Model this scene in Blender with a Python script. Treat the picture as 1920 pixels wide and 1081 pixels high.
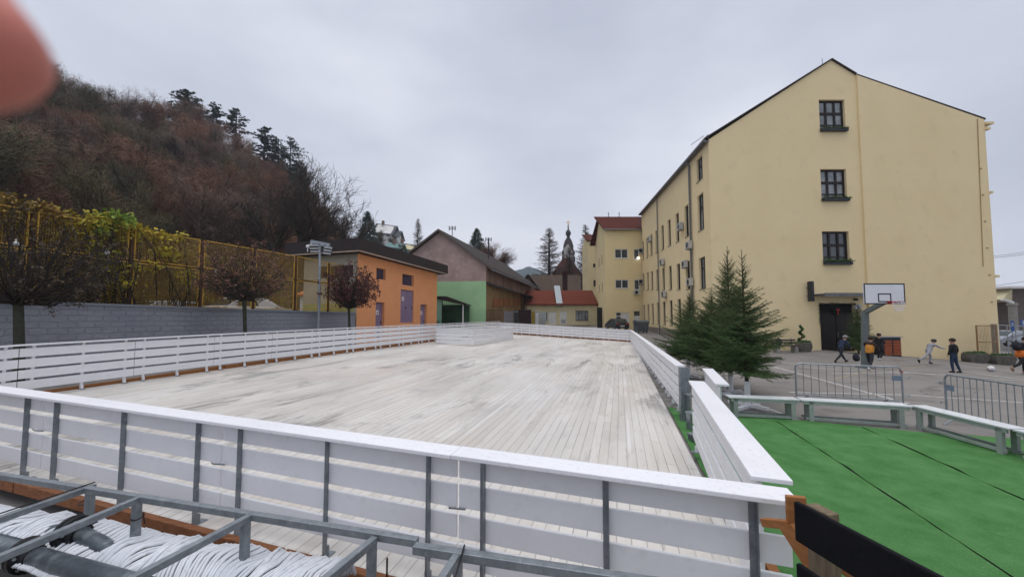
import bpy, bmesh, math, random
from mathutils import Vector, Matrix, noise
R = math.radians
for o in list(bpy.data.objects): bpy.data.objects.remove(o)
scene = bpy.context.scene
COL = scene.collection

# ------------------------------------------------------------ camera
CAMZ = 2.4
PITCH = 3.0
cd = bpy.data.cameras.new('camera')
cd.sensor_width = 36; cd.lens = 13.0; cd.shift_y = 0.0095
cd.clip_start = 0.005; cd.clip_end = 4000
cd.dof.use_dof = True; cd.dof.focus_distance = 9.0; cd.dof.aperture_fstop = 4.6
cam = bpy.data.objects.new('camera', cd); COL.objects.link(cam)
cam.location = (0, 0, CAMZ); cam.rotation_euler = (R(90 + PITCH), 0, 0)
scene.camera = cam

# ------------------------------------------------------------ sky and light
w = bpy.data.worlds.new("World"); scene.world = w; w.use_nodes = True
nt = w.node_tree; nt.nodes.clear()
N = nt.nodes.new; L = nt.links.new
out = N('ShaderNodeOutputWorld'); bg = N('ShaderNodeBackground'); L(bg.outputs[0], out.inputs[0])
sky = N('ShaderNodeTexSky'); sky.sky_type = 'NISHITA'; sky.sun_disc = False
sky.sun_elevation = R(83); sky.sun_rotation = R(210); sky.dust_density = 4; sky.air_density = 1.0
tc = N('ShaderNodeTexCoord'); mp = N('ShaderNodeMapping'); mp.inputs['Scale'].default_value = (1.0, 1.0, 2.6)
L(tc.outputs['Generated'], mp.inputs[0])
n1 = N('ShaderNodeTexNoise'); n1.inputs['Scale'].default_value = 1.5; n1.inputs['Detail'].default_value = 5; n1.inputs['Roughness'].default_value = .48
n1.inputs['Distortion'].default_value = .0
L(mp.outputs[0], n1.inputs['Vector'])
cr = N('ShaderNodeValToRGB'); e = cr.color_ramp.elements
e[0].position = .30; e[0].color = (.43, .465, .56, 1)
e[1].position = .68; e[1].color = (.655, .68, .765, 1)
m_ = e.new(.5); m_.color = (.53, .565, .66, 1)
L(n1.outputs[0], cr.inputs[0])
# the overcast deck over the clear sky: the deck hides nearly all of it
mx = N('ShaderNodeMix'); mx.data_type = 'RGBA'; mx.inputs[0].default_value = .97
sm = N('ShaderNodeMix'); sm.data_type = 'RGBA'; sm.blend_type = 'MULTIPLY'; sm.inputs[0].default_value = 1
sm.inputs[7].default_value = (.1, .1, .1, 1)
L(sky.outputs[0], sm.inputs[6]); L(sm.outputs[2], mx.inputs[6]); L(cr.outputs[0], mx.inputs[7])
L(mx.outputs[2], bg.inputs[0]); bg.inputs[1].default_value = 1.0
sd = bpy.data.lights.new('sun', 'SUN'); sd.energy = 1.5; sd.angle = R(60); sd.color = (1, .975, .94)
sun = bpy.data.objects.new('sun', sd); COL.objects.link(sun)
sun.rotation_euler = (R(3), R(-6), 0)
scene.view_settings.view_transform = 'Standard'; scene.view_settings.look = 'None'
scene.view_settings.exposure = 0.22; scene.view_settings.gamma = 1.0
scene.render.resolution_x = 1024; scene.render.resolution_y = 576

# ------------------------------------------------------------ helpers
F_ = 693.33
def ray(px, py):
    u = (px - 960) / F_; v = (540.5 - py + .0095 * 1920) / F_
    c, s = math.cos(R(PITCH)), math.sin(R(PITCH))
    return Vector((u, c - v * s, s + v * c))
def at(px, py, Y):                       # the point seen at a photo pixel, Y metres ahead
    r = ray(px, py); k = Y / r.y
    return Vector((r.x * k, Y, CAMZ + r.z * k))
def atz(px, py, z):                      # the point seen at a photo pixel, at height z
    r = ray(px, py); k = (z - CAMZ) / r.z
    return Vector((r.x * k, r.y * k, z))
def V(*a): return Vector(a)
def lerp(a, b, t): return a + (b - a) * t
def ss(a, b, x):
    t = max(0, min(1, (x - a) / (b - a))); return t * t * (3 - 2 * t)

ORD = ['first', 'second', 'third', 'fourth', 'fifth', 'sixth', 'seventh', 'eighth', 'ninth', 'tenth', 'eleventh', 'twelfth',
       'thirteenth', 'fourteenth', 'fifteenth', 'sixteenth', 'seventeenth', 'eighteenth', 'nineteenth', 'twentieth']

def tag(o, label, cat, group=None, kind=None):
    if label: o['label'] = label
    if cat: o['category'] = cat
    if group: o['group'] = group
    if kind: o['kind'] = kind
    return o
def thing(name, label, cat, loc=(0, 0, 0), rz=0, group=None):
    o = bpy.data.objects.new(name, None); COL.objects.link(o)
    o.location = loc; o.rotation_euler = (0, 0, rz); o.empty_display_size = .2
    return tag(o, label, cat, group)
def pmat(o):
    m = Matrix.Translation(o.location) @ Matrix.Rotation(o.rotation_euler.z, 4, 'Z')
    return (pmat(o.parent) @ m) if o.parent else m

class MB:
    def __init__(s): s.v = []; s.f = []; s.m = []; s.mi = 0
    def add(s, vs, fs):
        n = len(s.v); s.v.extend([tuple(p) for p in vs])
        for f in fs: s.f.append([i + n for i in f]); s.m.append(s.mi)
        return s
    def quad(s, a, b, c, d): return s.add([a, b, c, d], [(0, 1, 2, 3)])
    def poly(s, pts): return s.add(pts, [tuple(range(len(pts)))])
    def obox(s, o, a, b, c):              # box from a corner and three edge vectors
        o = Vector(o); a = Vector(a); b = Vector(b); c = Vector(c)
        p = [o, o + a, o + a + b, o + b, o + c, o + a + c, o + a + b + c, o + b + c]
        fs = [(0, 3, 2, 1), (4, 5, 6, 7), (0, 1, 5, 4), (1, 2, 6, 5), (2, 3, 7, 6), (3, 0, 4, 7)]
        if a.cross(b).dot(c) < 0: fs = [f[::-1] for f in fs]
        return s.add(p, fs)
    def box(s, c, sz, rz=0, ex=None):     # centred box, rotated about z
        m = Matrix.Rotation(rz, 3, 'Z')
        if ex: m = m @ ex
        a = m @ V(sz[0], 0, 0); b = m @ V(0, sz[1], 0); d = m @ V(0, 0, sz[2])
        return s.obox(Vector(c) - (a + b + d) / 2, a, b, d)
    def bar(s, p0, p1, wd, ht, up=(0, 0, 1)):  # rectangular bar between two points
        p0 = Vector(p0); p1 = Vector(p1); d = p1 - p0
        x = d.cross(Vector(up))
        if x.length < 1e-6: x = d.cross(V(0, 1, 0))
        x.normalize(); y = x.cross(d).normalized()
        return s.obox(p0 - x * wd / 2 - y * ht / 2, d, x * wd, y * ht)
    def tube(s, pts, rs, n=8, caps=True, close=False):
        pts = [Vector(p) for p in pts]
        if not hasattr(rs, '__len__'): rs = [rs] * len(pts)
        base = len(s.v); prev = None; k = len(pts)
        for i, p in enumerate(pts):
            d = (pts[min(i + 1, k - 1)] - pts[max(i - 1, 0)])
            if d.length < 1e-9: d = V(0, 0, 1)
            d.normalize()
            if prev is None:
                x = d.cross(V(0, 0, 1) if abs(d.z) < .9 else V(1, 0, 0)).normalized()
            else:
                x = (prev - d * prev.dot(d))
                if x.length < 1e-6: x = d.orthogonal()
                x.normalize()
            prev = x; y = d.cross(x)
            for j in range(n):
                t = 2 * math.pi * j / n
                s.v.append(tuple(p + (x * math.cos(t) + y * math.sin(t)) * rs[i]))
        for i in range(k - 1):
            for j in range(n):
                a = base + i * n + j; b = base + i * n + (j + 1) % n
                s.f.append([a, b, b + n, a + n]); s.m.append(s.mi)
        if caps:
            s.f.append([base + j for j in range(n)][::-1]); s.m.append(s.mi)
            s.f.append([base + (k - 1) * n + j for j in range(n)]); s.m.append(s.mi)
        return s
    def lathe(s, c, prof, n=16, sx=1, sy=1):   # profile of (r, z)
        c = Vector(c); base = len(s.v)
        for r, z in prof:
            for j in range(n):
                t = 2 * math.pi * j / n
                s.v.append((c.x + r * sx * math.cos(t), c.y + r * sy * math.sin(t), c.z + z))
        for i in range(len(prof) - 1):
            for j in range(n):
                a = base + i * n + j; b = base + i * n + (j + 1) % n
                s.f.append([a, b, b + n, a + n]); s.m.append(s.mi)
        s.f.append([base + j for j in range(n)][::-1]); s.m.append(s.mi)
        s.f.append([base + (len(prof) - 1) * n + j for j in range(n)]); s.m.append(s.mi)
        return s
    def ball(s, c, r, n=10, m=7):
        c = Vector(c)
        if not hasattr(r, '__len__'): r = (r, r, r)
        prof = [(max(1e-4, math.sin(math.pi * i / m)), -math.cos(math.pi * i / m)) for i in range(m + 1)]
        base = len(s.v); s.lathe((0, 0, 0), prof, n)
        for i in range(base, len(s.v)):
            p = s.v[i]; s.v[i] = (c.x + p[0] * r[0], c.y + p[1] * r[1], c.z + p[2] * r[2])
        return s
    def prism(s, pts, ex):
        ex = Vector(ex); n = len(pts); pts = [Vector(p) for p in pts]
        nrm = Vector((0, 0, 0))
        for i in range(n): nrm += pts[i].cross(pts[(i + 1) % n])
        fl = nrm.dot(ex) > 0
        fs = [tuple(range(n))[::-1] if fl else tuple(range(n)), tuple(range(n, 2 * n)) if fl else tuple(range(n, 2 * n))[::-1]]
        for i in range(n):
            j = (i + 1) % n
            q = (i, j, j + n, i + n); fs.append(q if fl else q[::-1])
        return s.add(pts + [p + ex for p in pts], fs)
    def build(s, name, mats, parent=None, local=False, smooth=False, bevel=0):
        me = bpy.data.meshes.new(name)
        vs = s.v
        if parent is not None and not local:
            mi = pmat(parent).inverted(); vs = [tuple(mi @ Vector(p)) for p in vs]
        me.from_pydata(vs, [], s.f)
        if not isinstance(mats, (list, tuple)): mats = [mats]
        for m in mats: me.materials.append(m)
        if len(mats) > 1: me.polygons.foreach_set('material_index', s.m)
        if smooth: me.polygons.foreach_set('use_smooth', [True] * len(me.polygons))
        me.update()
        o = bpy.data.objects.new(name, me); COL.objects.link(o)
        if parent is not None: o.parent = parent
        if bevel:
            b = o.modifiers.new('bevel', 'BEVEL'); b.width = bevel; b.segments = 2; b.limit_method = 'ANGLE'
        return o
KIDS = {}
def kids(o):
    return [c for c in COL.objects if c.parent == o]
def copy_tree(o, parent=None, ch=None):
    c = o.copy(); COL.objects.link(c); c.parent = parent
    for k in (ch if ch is not None else kids(o)): copy_tree(k, c)
    return c

# ------------------------------------------------------------ materials
MATS = {}
def mat(name, col, col2=None, ns=2.0, rough=.8, bump=0, bs=40, metal=0, spec=.25, detail=6, lo=.35, hi=.65, stretch=None, bstretch=None, spot=None, spots=30, sss=0):
    if name in MATS: return MATS[name]
    m = bpy.data.materials.new(name); m.use_nodes = True; MATS[name] = m
    t = m.node_tree; b = t.nodes['Principled BSDF']; b.inputs['Roughness'].default_value = rough
    b.inputs['Metallic'].default_value = metal; b.inputs['Specular IOR Level'].default_value = spec
    if sss: b.inputs['Subsurface Weight'].default_value = sss; b.inputs['Subsurface Radius'].default_value = (.01, .004, .002)
    tcn = t.nodes.new('ShaderNodeTexCoord')
    def coords(st):
        if not st: return tcn.outputs['Object']
        mpn = t.nodes.new('ShaderNodeMapping'); mpn.inputs['Scale'].default_value = st
        t.links.new(tcn.outputs['Object'], mpn.inputs[0]); return mpn.outputs[0]
    col = (*col, 1)
    if col2 is None: col2 = tuple(c * .8 for c in col[:3])
    n = t.nodes.new('ShaderNodeTexNoise'); n.inputs['Scale'].default_value = ns; n.inputs['Detail'].default_value = detail; n.inputs['Roughness'].default_value = .62
    t.links.new(coords(stretch), n.inputs['Vector'])
    r = t.nodes.new('ShaderNodeValToRGB'); r.color_ramp.elements[0].position = lo; r.color_ramp.elements[1].position = hi
    r.color_ramp.elements[0].color = col; r.color_ramp.elements[1].color = (*col2, 1)
    t.links.new(n.outputs[0], r.inputs[0]); cur = r.outputs[0]
    if spot:
        n2 = t.nodes.new('ShaderNodeTexNoise'); n2.inputs['Scale'].default_value = spots; n2.inputs['Detail'].default_value = 4
        t.links.new(coords(stretch), n2.inputs['Vector'])
        r2 = t.nodes.new('ShaderNodeValToRGB'); r2.color_ramp.elements[0].position = .56; r2.color_ramp.elements[1].position = .72
        r2.color_ramp.elements[0].color = (0, 0, 0, 1); r2.color_ramp.elements[1].color = (.7, .7, .7, 1)
        t.links.new(n2.outputs[0], r2.inputs[0])
        x = t.nodes.new('ShaderNodeMix'); x.data_type = 'RGBA'; x.inputs[7].default_value = (*spot, 1)
        t.links.new(r2.outputs[0], x.inputs[0]); t.links.new(cur, x.inputs[6]); cur = x.outputs[2]
    t.links.new(cur, b.inputs['Base Color'])
    if bump:
        nb = t.nodes.new('ShaderNodeTexNoise'); nb.inputs['Scale'].default_value = bs; nb.inputs['Detail'].default_value = 5
        t.links.new(coords(bstretch), nb.inputs['Vector'])
        bp = t.nodes.new('ShaderNodeBump'); bp.inputs['Strength'].default_value = bump; bp.inputs['Distance'].default_value = .02
        t.links.new(nb.outputs[0], bp.inputs['Height']); t.links.new(bp.outputs[0], b.inputs['Normal'])
    return m
def tiles(name, c1, c2, gap, rw=.22, rh=.30):
    m = mat(name, c1, c2, ns=3, rough=.9, spec=.12); t = m.node_tree; b = t.nodes['Principled BSDF']; old = b.inputs['Base Color'].links[0].from_socket
    tcn = t.nodes.new('ShaderNodeTexCoord'); sp = t.nodes.new('ShaderNodeSeparateXYZ'); cb = t.nodes.new('ShaderNodeCombineXYZ'); ad = t.nodes.new('ShaderNodeMath'); ad.operation = 'ADD'
    t.links.new(tcn.outputs['Object'], sp.inputs[0]); t.links.new(sp.outputs[1], ad.inputs[0]); t.links.new(sp.outputs[2], ad.inputs[1])
    t.links.new(sp.outputs[0], cb.inputs[0]); t.links.new(ad.outputs[0], cb.inputs[1])
    br = t.nodes.new('ShaderNodeTexBrick'); br.inputs['Scale'].default_value = 1; br.inputs['Brick Width'].default_value = rw; br.inputs['Row Height'].default_value = rh; br.inputs['Mortar Size'].default_value = rh * .16; br.inputs['Mortar Smooth'].default_value = .3
    br.inputs['Color1'].default_value = (1, 1, 1, 1); br.inputs['Color2'].default_value = (.72, .72, .72, 1); br.inputs['Mortar'].default_value = (*gap, 1)
    t.links.new(cb.outputs[0], br.inputs['Vector']); mu = t.nodes.new('ShaderNodeMix'); mu.data_type = 'RGBA'; mu.blend_type = 'MULTIPLY'; mu.inputs[0].default_value = 1
    t.links.new(old, mu.inputs[6]); t.links.new(br.outputs[0], mu.inputs[7]); t.links.new(mu.outputs[2], b.inputs['Base Color'])
    return m
def foliage(name, cols, ns=.6, rough=.75):
    m = bpy.data.materials.new(name); m.use_nodes = True
    t = m.node_tree; b = t.nodes['Principled BSDF']; b.inputs['Roughness'].default_value = rough; b.inputs['Specular IOR Level'].default_value = .25
    g = t.nodes.new('ShaderNodeNewGeometry'); oi = t.nodes.new('ShaderNodeObjectInfo')
    n = t.nodes.new('ShaderNodeTexNoise'); n.inputs['Scale'].default_value = ns; n.inputs['Detail'].default_value = 5
    t.links.new(g.outputs['Position'], n.inputs['Vector'])
    a = t.nodes.new('ShaderNodeMath'); a.operation = 'MULTIPLY_ADD'; a.inputs[1].default_value = .45; 
    t.links.new(oi.outputs['Random'], a.inputs[0]); 
    a2 = t.nodes.new('ShaderNodeMath'); a2.operation = 'MULTIPLY_ADD'; a2.inputs[1].default_value = 1.4; a2.inputs[2].default_value = -.42
    t.links.new(n.outputs[0], a2.inputs[0]); t.links.new(a2.outputs[0], a.inputs[2])
    a3 = t.nodes.new('ShaderNodeMath'); a3.operation = 'MULTIPLY_ADD'; a3.inputs[1].default_value = .22; a3.inputs[2].default_value = -.1
    t.links.new(g.outputs['Random Per Island'], a3.inputs[0])
    a4 = t.nodes.new('ShaderNodeMath'); a4.operation = 'ADD'; t.links.new(a.outputs[0], a4.inputs[0]); t.links.new(a3.outputs[0], a4.inputs[1])
    r = t.nodes.new('ShaderNodeValToRGB'); k = len(cols)
    r.color_ramp.elements[0].color = (*cols[0], 1); r.color_ramp.elements[1].color = (*cols[-1], 1)
    for i in range(1, k - 1):
        q = r.color_ramp.elements.new(i / (k - 1)); q.color = (*cols[i], 1)
    t.links.new(a4.outputs[0], r.inputs[0]); t.links.new(r.outputs[0], b.inputs['Base Color'])
    MATS[name] = m
    return m
def emis(name, col, st):
    m = bpy.data.materials.new(name); m.use_nodes = True; b = m.node_tree.nodes['Principled BSDF']
    b.inputs['Base Color'].default_value = (*col, 1); b.inputs['Emission Color'].default_value = (*col, 1); b.inputs['Emission Strength'].default_value = st
    return m
def glass(name, col, rough=.06, col2=None):
    return mat(name, col, col2 or tuple(c * .5 for c in col), ns=1.2, rough=rough, spec=.8)

M_plaster = mat('yellow plaster', (.80, .655, .395), (.765, .62, .365), ns=.35, rough=.92, bump=.06, bs=9, spot=(.72, .58, .34), spots=1.1, spec=.2)
M_plaster2 = mat('pale yellow plaster', (.77, .635, .36), (.72, .59, .33), ns=.3, rough=.92, bump=.1, bs=12, spec=.2)
M_cream = mat('cream plaster', (.62, .56, .36), (.50, .44, .28), ns=.5, rough=.92, bump=.1, bs=12, spec=.2)
M_beige = mat('beige plaster', (.46, .42, .33), (.40, .36, .28), ns=.5, rough=.92, spec=.2)
M_orange = mat('orange plaster', (.86, .38, .17), (.79, .34, .15), ns=.5, rough=.9, bump=.1, bs=12, spec=.2)
M_green = mat('green plaster', (.38, .60, .33), (.32, .52, .29), ns=.5, rough=.9, bump=.1, bs=8, spec=.2)
M_mint = mat('mint paint', (.30, .55, .42), (.24, .46, .34), ns=1, rough=.8)
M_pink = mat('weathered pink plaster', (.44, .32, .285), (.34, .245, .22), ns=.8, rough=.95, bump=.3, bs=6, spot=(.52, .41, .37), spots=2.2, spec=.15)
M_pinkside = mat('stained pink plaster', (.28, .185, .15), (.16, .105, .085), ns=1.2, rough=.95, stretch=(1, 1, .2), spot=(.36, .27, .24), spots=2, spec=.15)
M_brownyellow = mat('old ochre plaster', (.30, .20, .09), (.20, .13, .06), ns=.8, rough=.95)
M_lilac = mat('lilac painted steel', (.27, .20, .30), (.23, .17, .26), ns=3, rough=.55)
M_darkroof = mat('dark brown sheet metal', (.034, .024, .023), (.026, .019, .018), ns=2, rough=.6)
M_roofgrey = mat('grey brown roof tiles', (.052, .04, .036), (.035, .027, .025), ns=3, rough=.9, bump=.6, bs=14)
M_redroof = tiles('red roof tiles', (.17, .042, .028), (.11, .03, .022), (.4, .4, .4), .25, .42)
M_oldroof = mat('old weathered tiles', (.10, .07, .05), (.05, .038, .03), ns=2, rough=.95, bump=.5, bs=14, spot=(.12, .05, .03), spots=3)
M_white = mat('white paint', (.80, .80, .82), (.75, .75, .77), ns=2.5, rough=.5, bump=.03, bs=60, spot=(.70, .70, .71), spots=9)
M_whitecap = mat('white paint on the cap boards', (.82, .82, .85), (.77, .77, .80), ns=1.5, rough=.42, bump=.08, bs=120, spot=(.66, .66, .67), spots=26)
M_whitepl = mat('white wall paint', (.68, .68, .66), (.6, .6, .58), ns=1, rough=.8)
M_galv = mat('galvanised steel', (.29, .315, .335), (.20, .22, .24), ns=9, rough=.5, metal=.55, spot=(.36, .39, .41), spots=30, bump=.05)
M_galvl = mat('pale galvanised steel', (.36, .39, .42), (.25, .28, .30), ns=9, rough=.42, metal=.6, spot=(.45, .48, .5), spots=30)
M_zinc = mat('zinc gutter', (.20, .20, .20), (.13, .13, .135), ns=5, rough=.5, metal=.5)
M_steel_dark = mat('dark steel', (.05, .055, .06), (.035, .038, .042), ns=8, rough=.5, metal=.4)
M_black = mat('black plastic', (.01, .01, .011), (.014, .014, .015), ns=8, rough=.35)
M_blackfelt = mat('black painted board', (.006, .0065, .008), (.009, .009, .011), ns=9, rough=.85, bump=.3, bs=160, spot=(.014, .014, .016), spots=60, spec=.15)
M_wood = mat('orange timber', (.36, .155, .055), (.25, .10, .035), ns=3, rough=.75, stretch=(1, 1, 9), bump=.2, bs=30, bstretch=(1, 1, 12), spot=(.42, .2, .08), spots=3)
M_beam = mat('reddish timber beam', (.30, .125, .06), (.18, .075, .035), ns=4, rough=.8, stretch=(1.5, 9, 9), bump=.3, bs=12, bstretch=(2, 14, 14), spot=(.33, .16, .07), spots=2)
M_plywood = mat('yellowish plywood edge', (.36, .22, .10), (.26, .15, .06), ns=4, rough=.8, spot=(.15, .09, .04), spots=3)
M_oldwood = mat('weathered wood', (.22, .17, .11), (.14, .11, .075), ns=5, rough=.9, stretch=(8, 8, 1), bump=.3, bs=30, bstretch=(9, 9, 1))
M_frame_dark = mat('dark brown window frame', (.022, .016, .014), (.016, .012, .011), ns=4, rough=.5)
M_glass = glass('window glass', (.06, .075, .085), rough=.04)
M_glass_l = glass('window glass with pale curtain', (.30, .32, .33), rough=.12, col2=(.14, .15, .16))
M_dark = mat('dark interior', (.008, .008, .008), (.012, .011, .01), ns=2, rough=.9)
M_bark = mat('bark', (.07, .058, .045), (.04, .034, .028), ns=8, rough=.95, bump=.6, bs=20, spec=.15)
M_barkgreen = mat('mossy bark', (.065, .07, .048), (.045, .043, .036), ns=6, rough=.95, bump=.6, bs=25, spec=.15)
M_twig = mat('dark twigs', (.030, .025, .022), (.042, .034, .029), ns=1, rough=.95, spec=.1)
M_twig2 = mat('brown bare branches', (.050, .040, .033), (.075, .06, .05), ns=1, rough=.95, spec=.1)
M_yellowsteel = mat('yellow painted steel', (.66, .40, .06), (.55, .32, .055), ns=3, rough=.6, spot=(.22, .10, .03), spots=7)
M_wire = mat('yellow coated wire', (.50, .31, .07), (.38, .23, .06), ns=3, rough=.7)
M_concrete = mat('concrete', (.30, .29, .27), (.22, .21, .20), ns=2, rough=.9, bump=.2, bs=25)
M_plinth = mat('grey plinth', (.26, .22, .18), (.19, .16, .13), ns=2, rough=.95)
M_red = mat('red paint', (.40, .03, .03), (.32, .025, .025), ns=6, rough=.5)
M_blue = mat('blue sign paint', (.02, .09, .32), (.02, .08, .28), ns=6, rough=.4)
M_rubber = mat('rubber', (.012, .012, .012), (.018, .018, .018), ns=6, rough=.8)
# ------------------------------------------------------------ ground
def gz(x, y):                            # height of the yard: falls gently to the right, rises behind the rink
    b = -(x - 1.8) * .96 + (y - 2.5) * .28        # metres to the left of the rink's right edge
    z = .030 * max(0, min(b, 22)) - .16 * ss(.2, 2.0, b) * (1 - ss(17, 19, b)) * (1 - ss(36, 40, y))
    y0 = 37 - 15 * ss(9.5, 13.5, x)
    z += .031 * max(0, min(y - y0, 60)) * (1 - .6 * ss(0, -12, x))
    z -= .075 * max(0, min(x - 22, 30)) * ss(10, 20, y)
    return z
def grid_mesh(name, xs, ys, zf, m, smooth=True):
    b = MB(); nx = len(xs)
    for y in ys:
        for x in xs: b.v.append((x, y, zf(x, y)))
    for j in range(len(ys) - 1):
        for i in range(nx - 1):
            a = j * nx + i; b.f.append([a, a + 1, a + 1 + nx, a + nx]); b.m.append(0)
    return b.build(name, m, smooth=smooth)
def rng(a, b, n): return [a + (b - a) * i / n for i in range(n + 1)]

def nodes_of(m):
    t = m.node_tree; return t, t.nodes, t.links
def asphalt_mat():
    m = mat('asphalt', (.235, .218, .205), (.195, .18, .17), ns=.35, rough=.8, bump=.25, bs=90, spot=(.275, .26, .245), spots=110)
    t, n, l = nodes_of(m); b = n['Principled BSDF']
    old = b.inputs['Base Color'].links[0].from_socket
    tcn = n.new('ShaderNodeTexCoord')
    vo = n.new('ShaderNodeTexVoronoi'); vo.feature = 'DISTANCE_TO_EDGE'; vo.inputs['Scale'].default_value = .23
    nz = n.new('ShaderNodeTexNoise'); nz.inputs['Scale'].default_value = 1.3; nz.inputs['Detail'].default_value = 8
    mxv = n.new('ShaderNodeVectorMath'); mxv.operation = 'MULTIPLY_ADD'; mxv.inputs[1].default_value = (1.6, 1.6, 0)
    l.new(tcn.outputs['Object'], nz.inputs['Vector']); l.new(nz.outputs['Color'], mxv.inputs[0]); l.new(tcn.outputs['Object'], mxv.inputs[2])
    l.new(mxv.outputs[0], vo.inputs['Vector'])
    cr_ = n.new('ShaderNodeValToRGB'); cr_.color_ramp.elements[0].position = .0; cr_.color_ramp.elements[0].color = (.55, .55, .55, 1)
    cr_.color_ramp.elements[1].position = .008; cr_.color_ramp.elements[1].color = (1, 1, 1, 1)
    l.new(vo.outputs['Distance'], cr_.inputs[0])
    mu = n.new('ShaderNodeMix'); mu.data_type = 'RGBA'; mu.blend_type = 'MULTIPLY'; mu.inputs[0].default_value = 1
    l.new(old, mu.inputs[6]); l.new(cr_.outputs[0], mu.inputs[7])
    # long tar patches
    n3 = n.new('ShaderNodeTexNoise'); n3.inputs['Scale'].default_value = .9; n3.inputs['Detail'].default_value = 3
    l.new(tcn.outputs['Object'], n3.inputs['Vector'])
    c3 = n.new('ShaderNodeValToRGB'); c3.color_ramp.elements[0].position = .30; c3.color_ramp.elements[0].color = (.72, .70, .68, 1)
    c3.color_ramp.elements[1].position = .46; c3.color_ramp.elements[1].color = (1, 1, 1, 1)
    l.new(n3.outputs[0], c3.inputs[0])
    m2 = n.new('ShaderNodeMix'); m2.data_type = 'RGBA'; m2.blend_type = 'MULTIPLY'; m2.inputs[0].default_value = 1
    l.new(mu.outputs[2], m2.inputs[6]); l.new(c3.outputs[0], m2.inputs[7]); l.new(m2.outputs[2], b.inputs['Base Color'])
    return m
M_asphalt = asphalt_mat()
M_line = mat('worn white road paint', (.66, .65, .63), (.40, .39, .38), ns=6, rough=.8, lo=.45, hi=.7)
M_liney = mat('worn yellow road paint', (.42, .34, .16), (.26, .22, .15), ns=6, rough=.8, lo=.4, hi=.62)

xs = rng(-34, -15, 6) + rng(-14, 40, 54) + rng(42, 80, 12) + [130, 400, 1500]
ys = [-60, -20, -6] + rng(-4, 60, 64) + rng(63, 130, 16) + [200, 500, 1800]
g = grid_mesh('ground', [-1500, -300, -80] + xs, ys, lambda x, y: gz(x, y) - (0.15 if False else 0), M_asphalt)
tag(g, None, None, kind='structure')

# painted lines on the yard (strips a few mm above the asphalt)
def strip(name, p, q, wd, m, seg=14, dz=.006):
    b = MB(); p = V(p[0], p[1], 0); q = V(q[0], q[1], 0); d = (q - p).normalized(); s = V(-d.y, d.x, 0) * wd / 2
    for i in range(seg + 1):
        c = lerp(p, q, i / seg)
        for k in (1, -1):
            a = c + s * k; b.v.append((a.x, a.y, gz(a.x, a.y) + dz))
    for i in range(seg): b.f.append([2 * i, 2 * i + 1, 2 * i + 3, 2 * i + 2]); b.m.append(0)
    o = b.build(name, m); tag(o, None, None, kind='structure'); return o
def gp(px, py):                          # yard point seen at a pixel
    z = 0
    for _ in range(8):
        p = atz(px, py, z); z = gz(p.x, p.y)
    return p
for a, b_ in (((1455, 679), (1920, 714)), ((1450, 687), (1705, 757)), ((1700, 740), (1925, 755)), ((1560, 700), (1700, 698)),
              ((1480, 735), (1700, 740)), ((1500, 688), (1760, 702)), ((1830, 700), (1925, 712)), ((1405, 752), (1505, 790))):
    strip('court_line', gp(*a), gp(*b_), .07, M_line)
strip('court_line', gp(1680, 693), gp(1735, 686), .06, M_liney)
strip('court_line', gp(1560, 711), gp(1640, 693), .06, M_liney)

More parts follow.
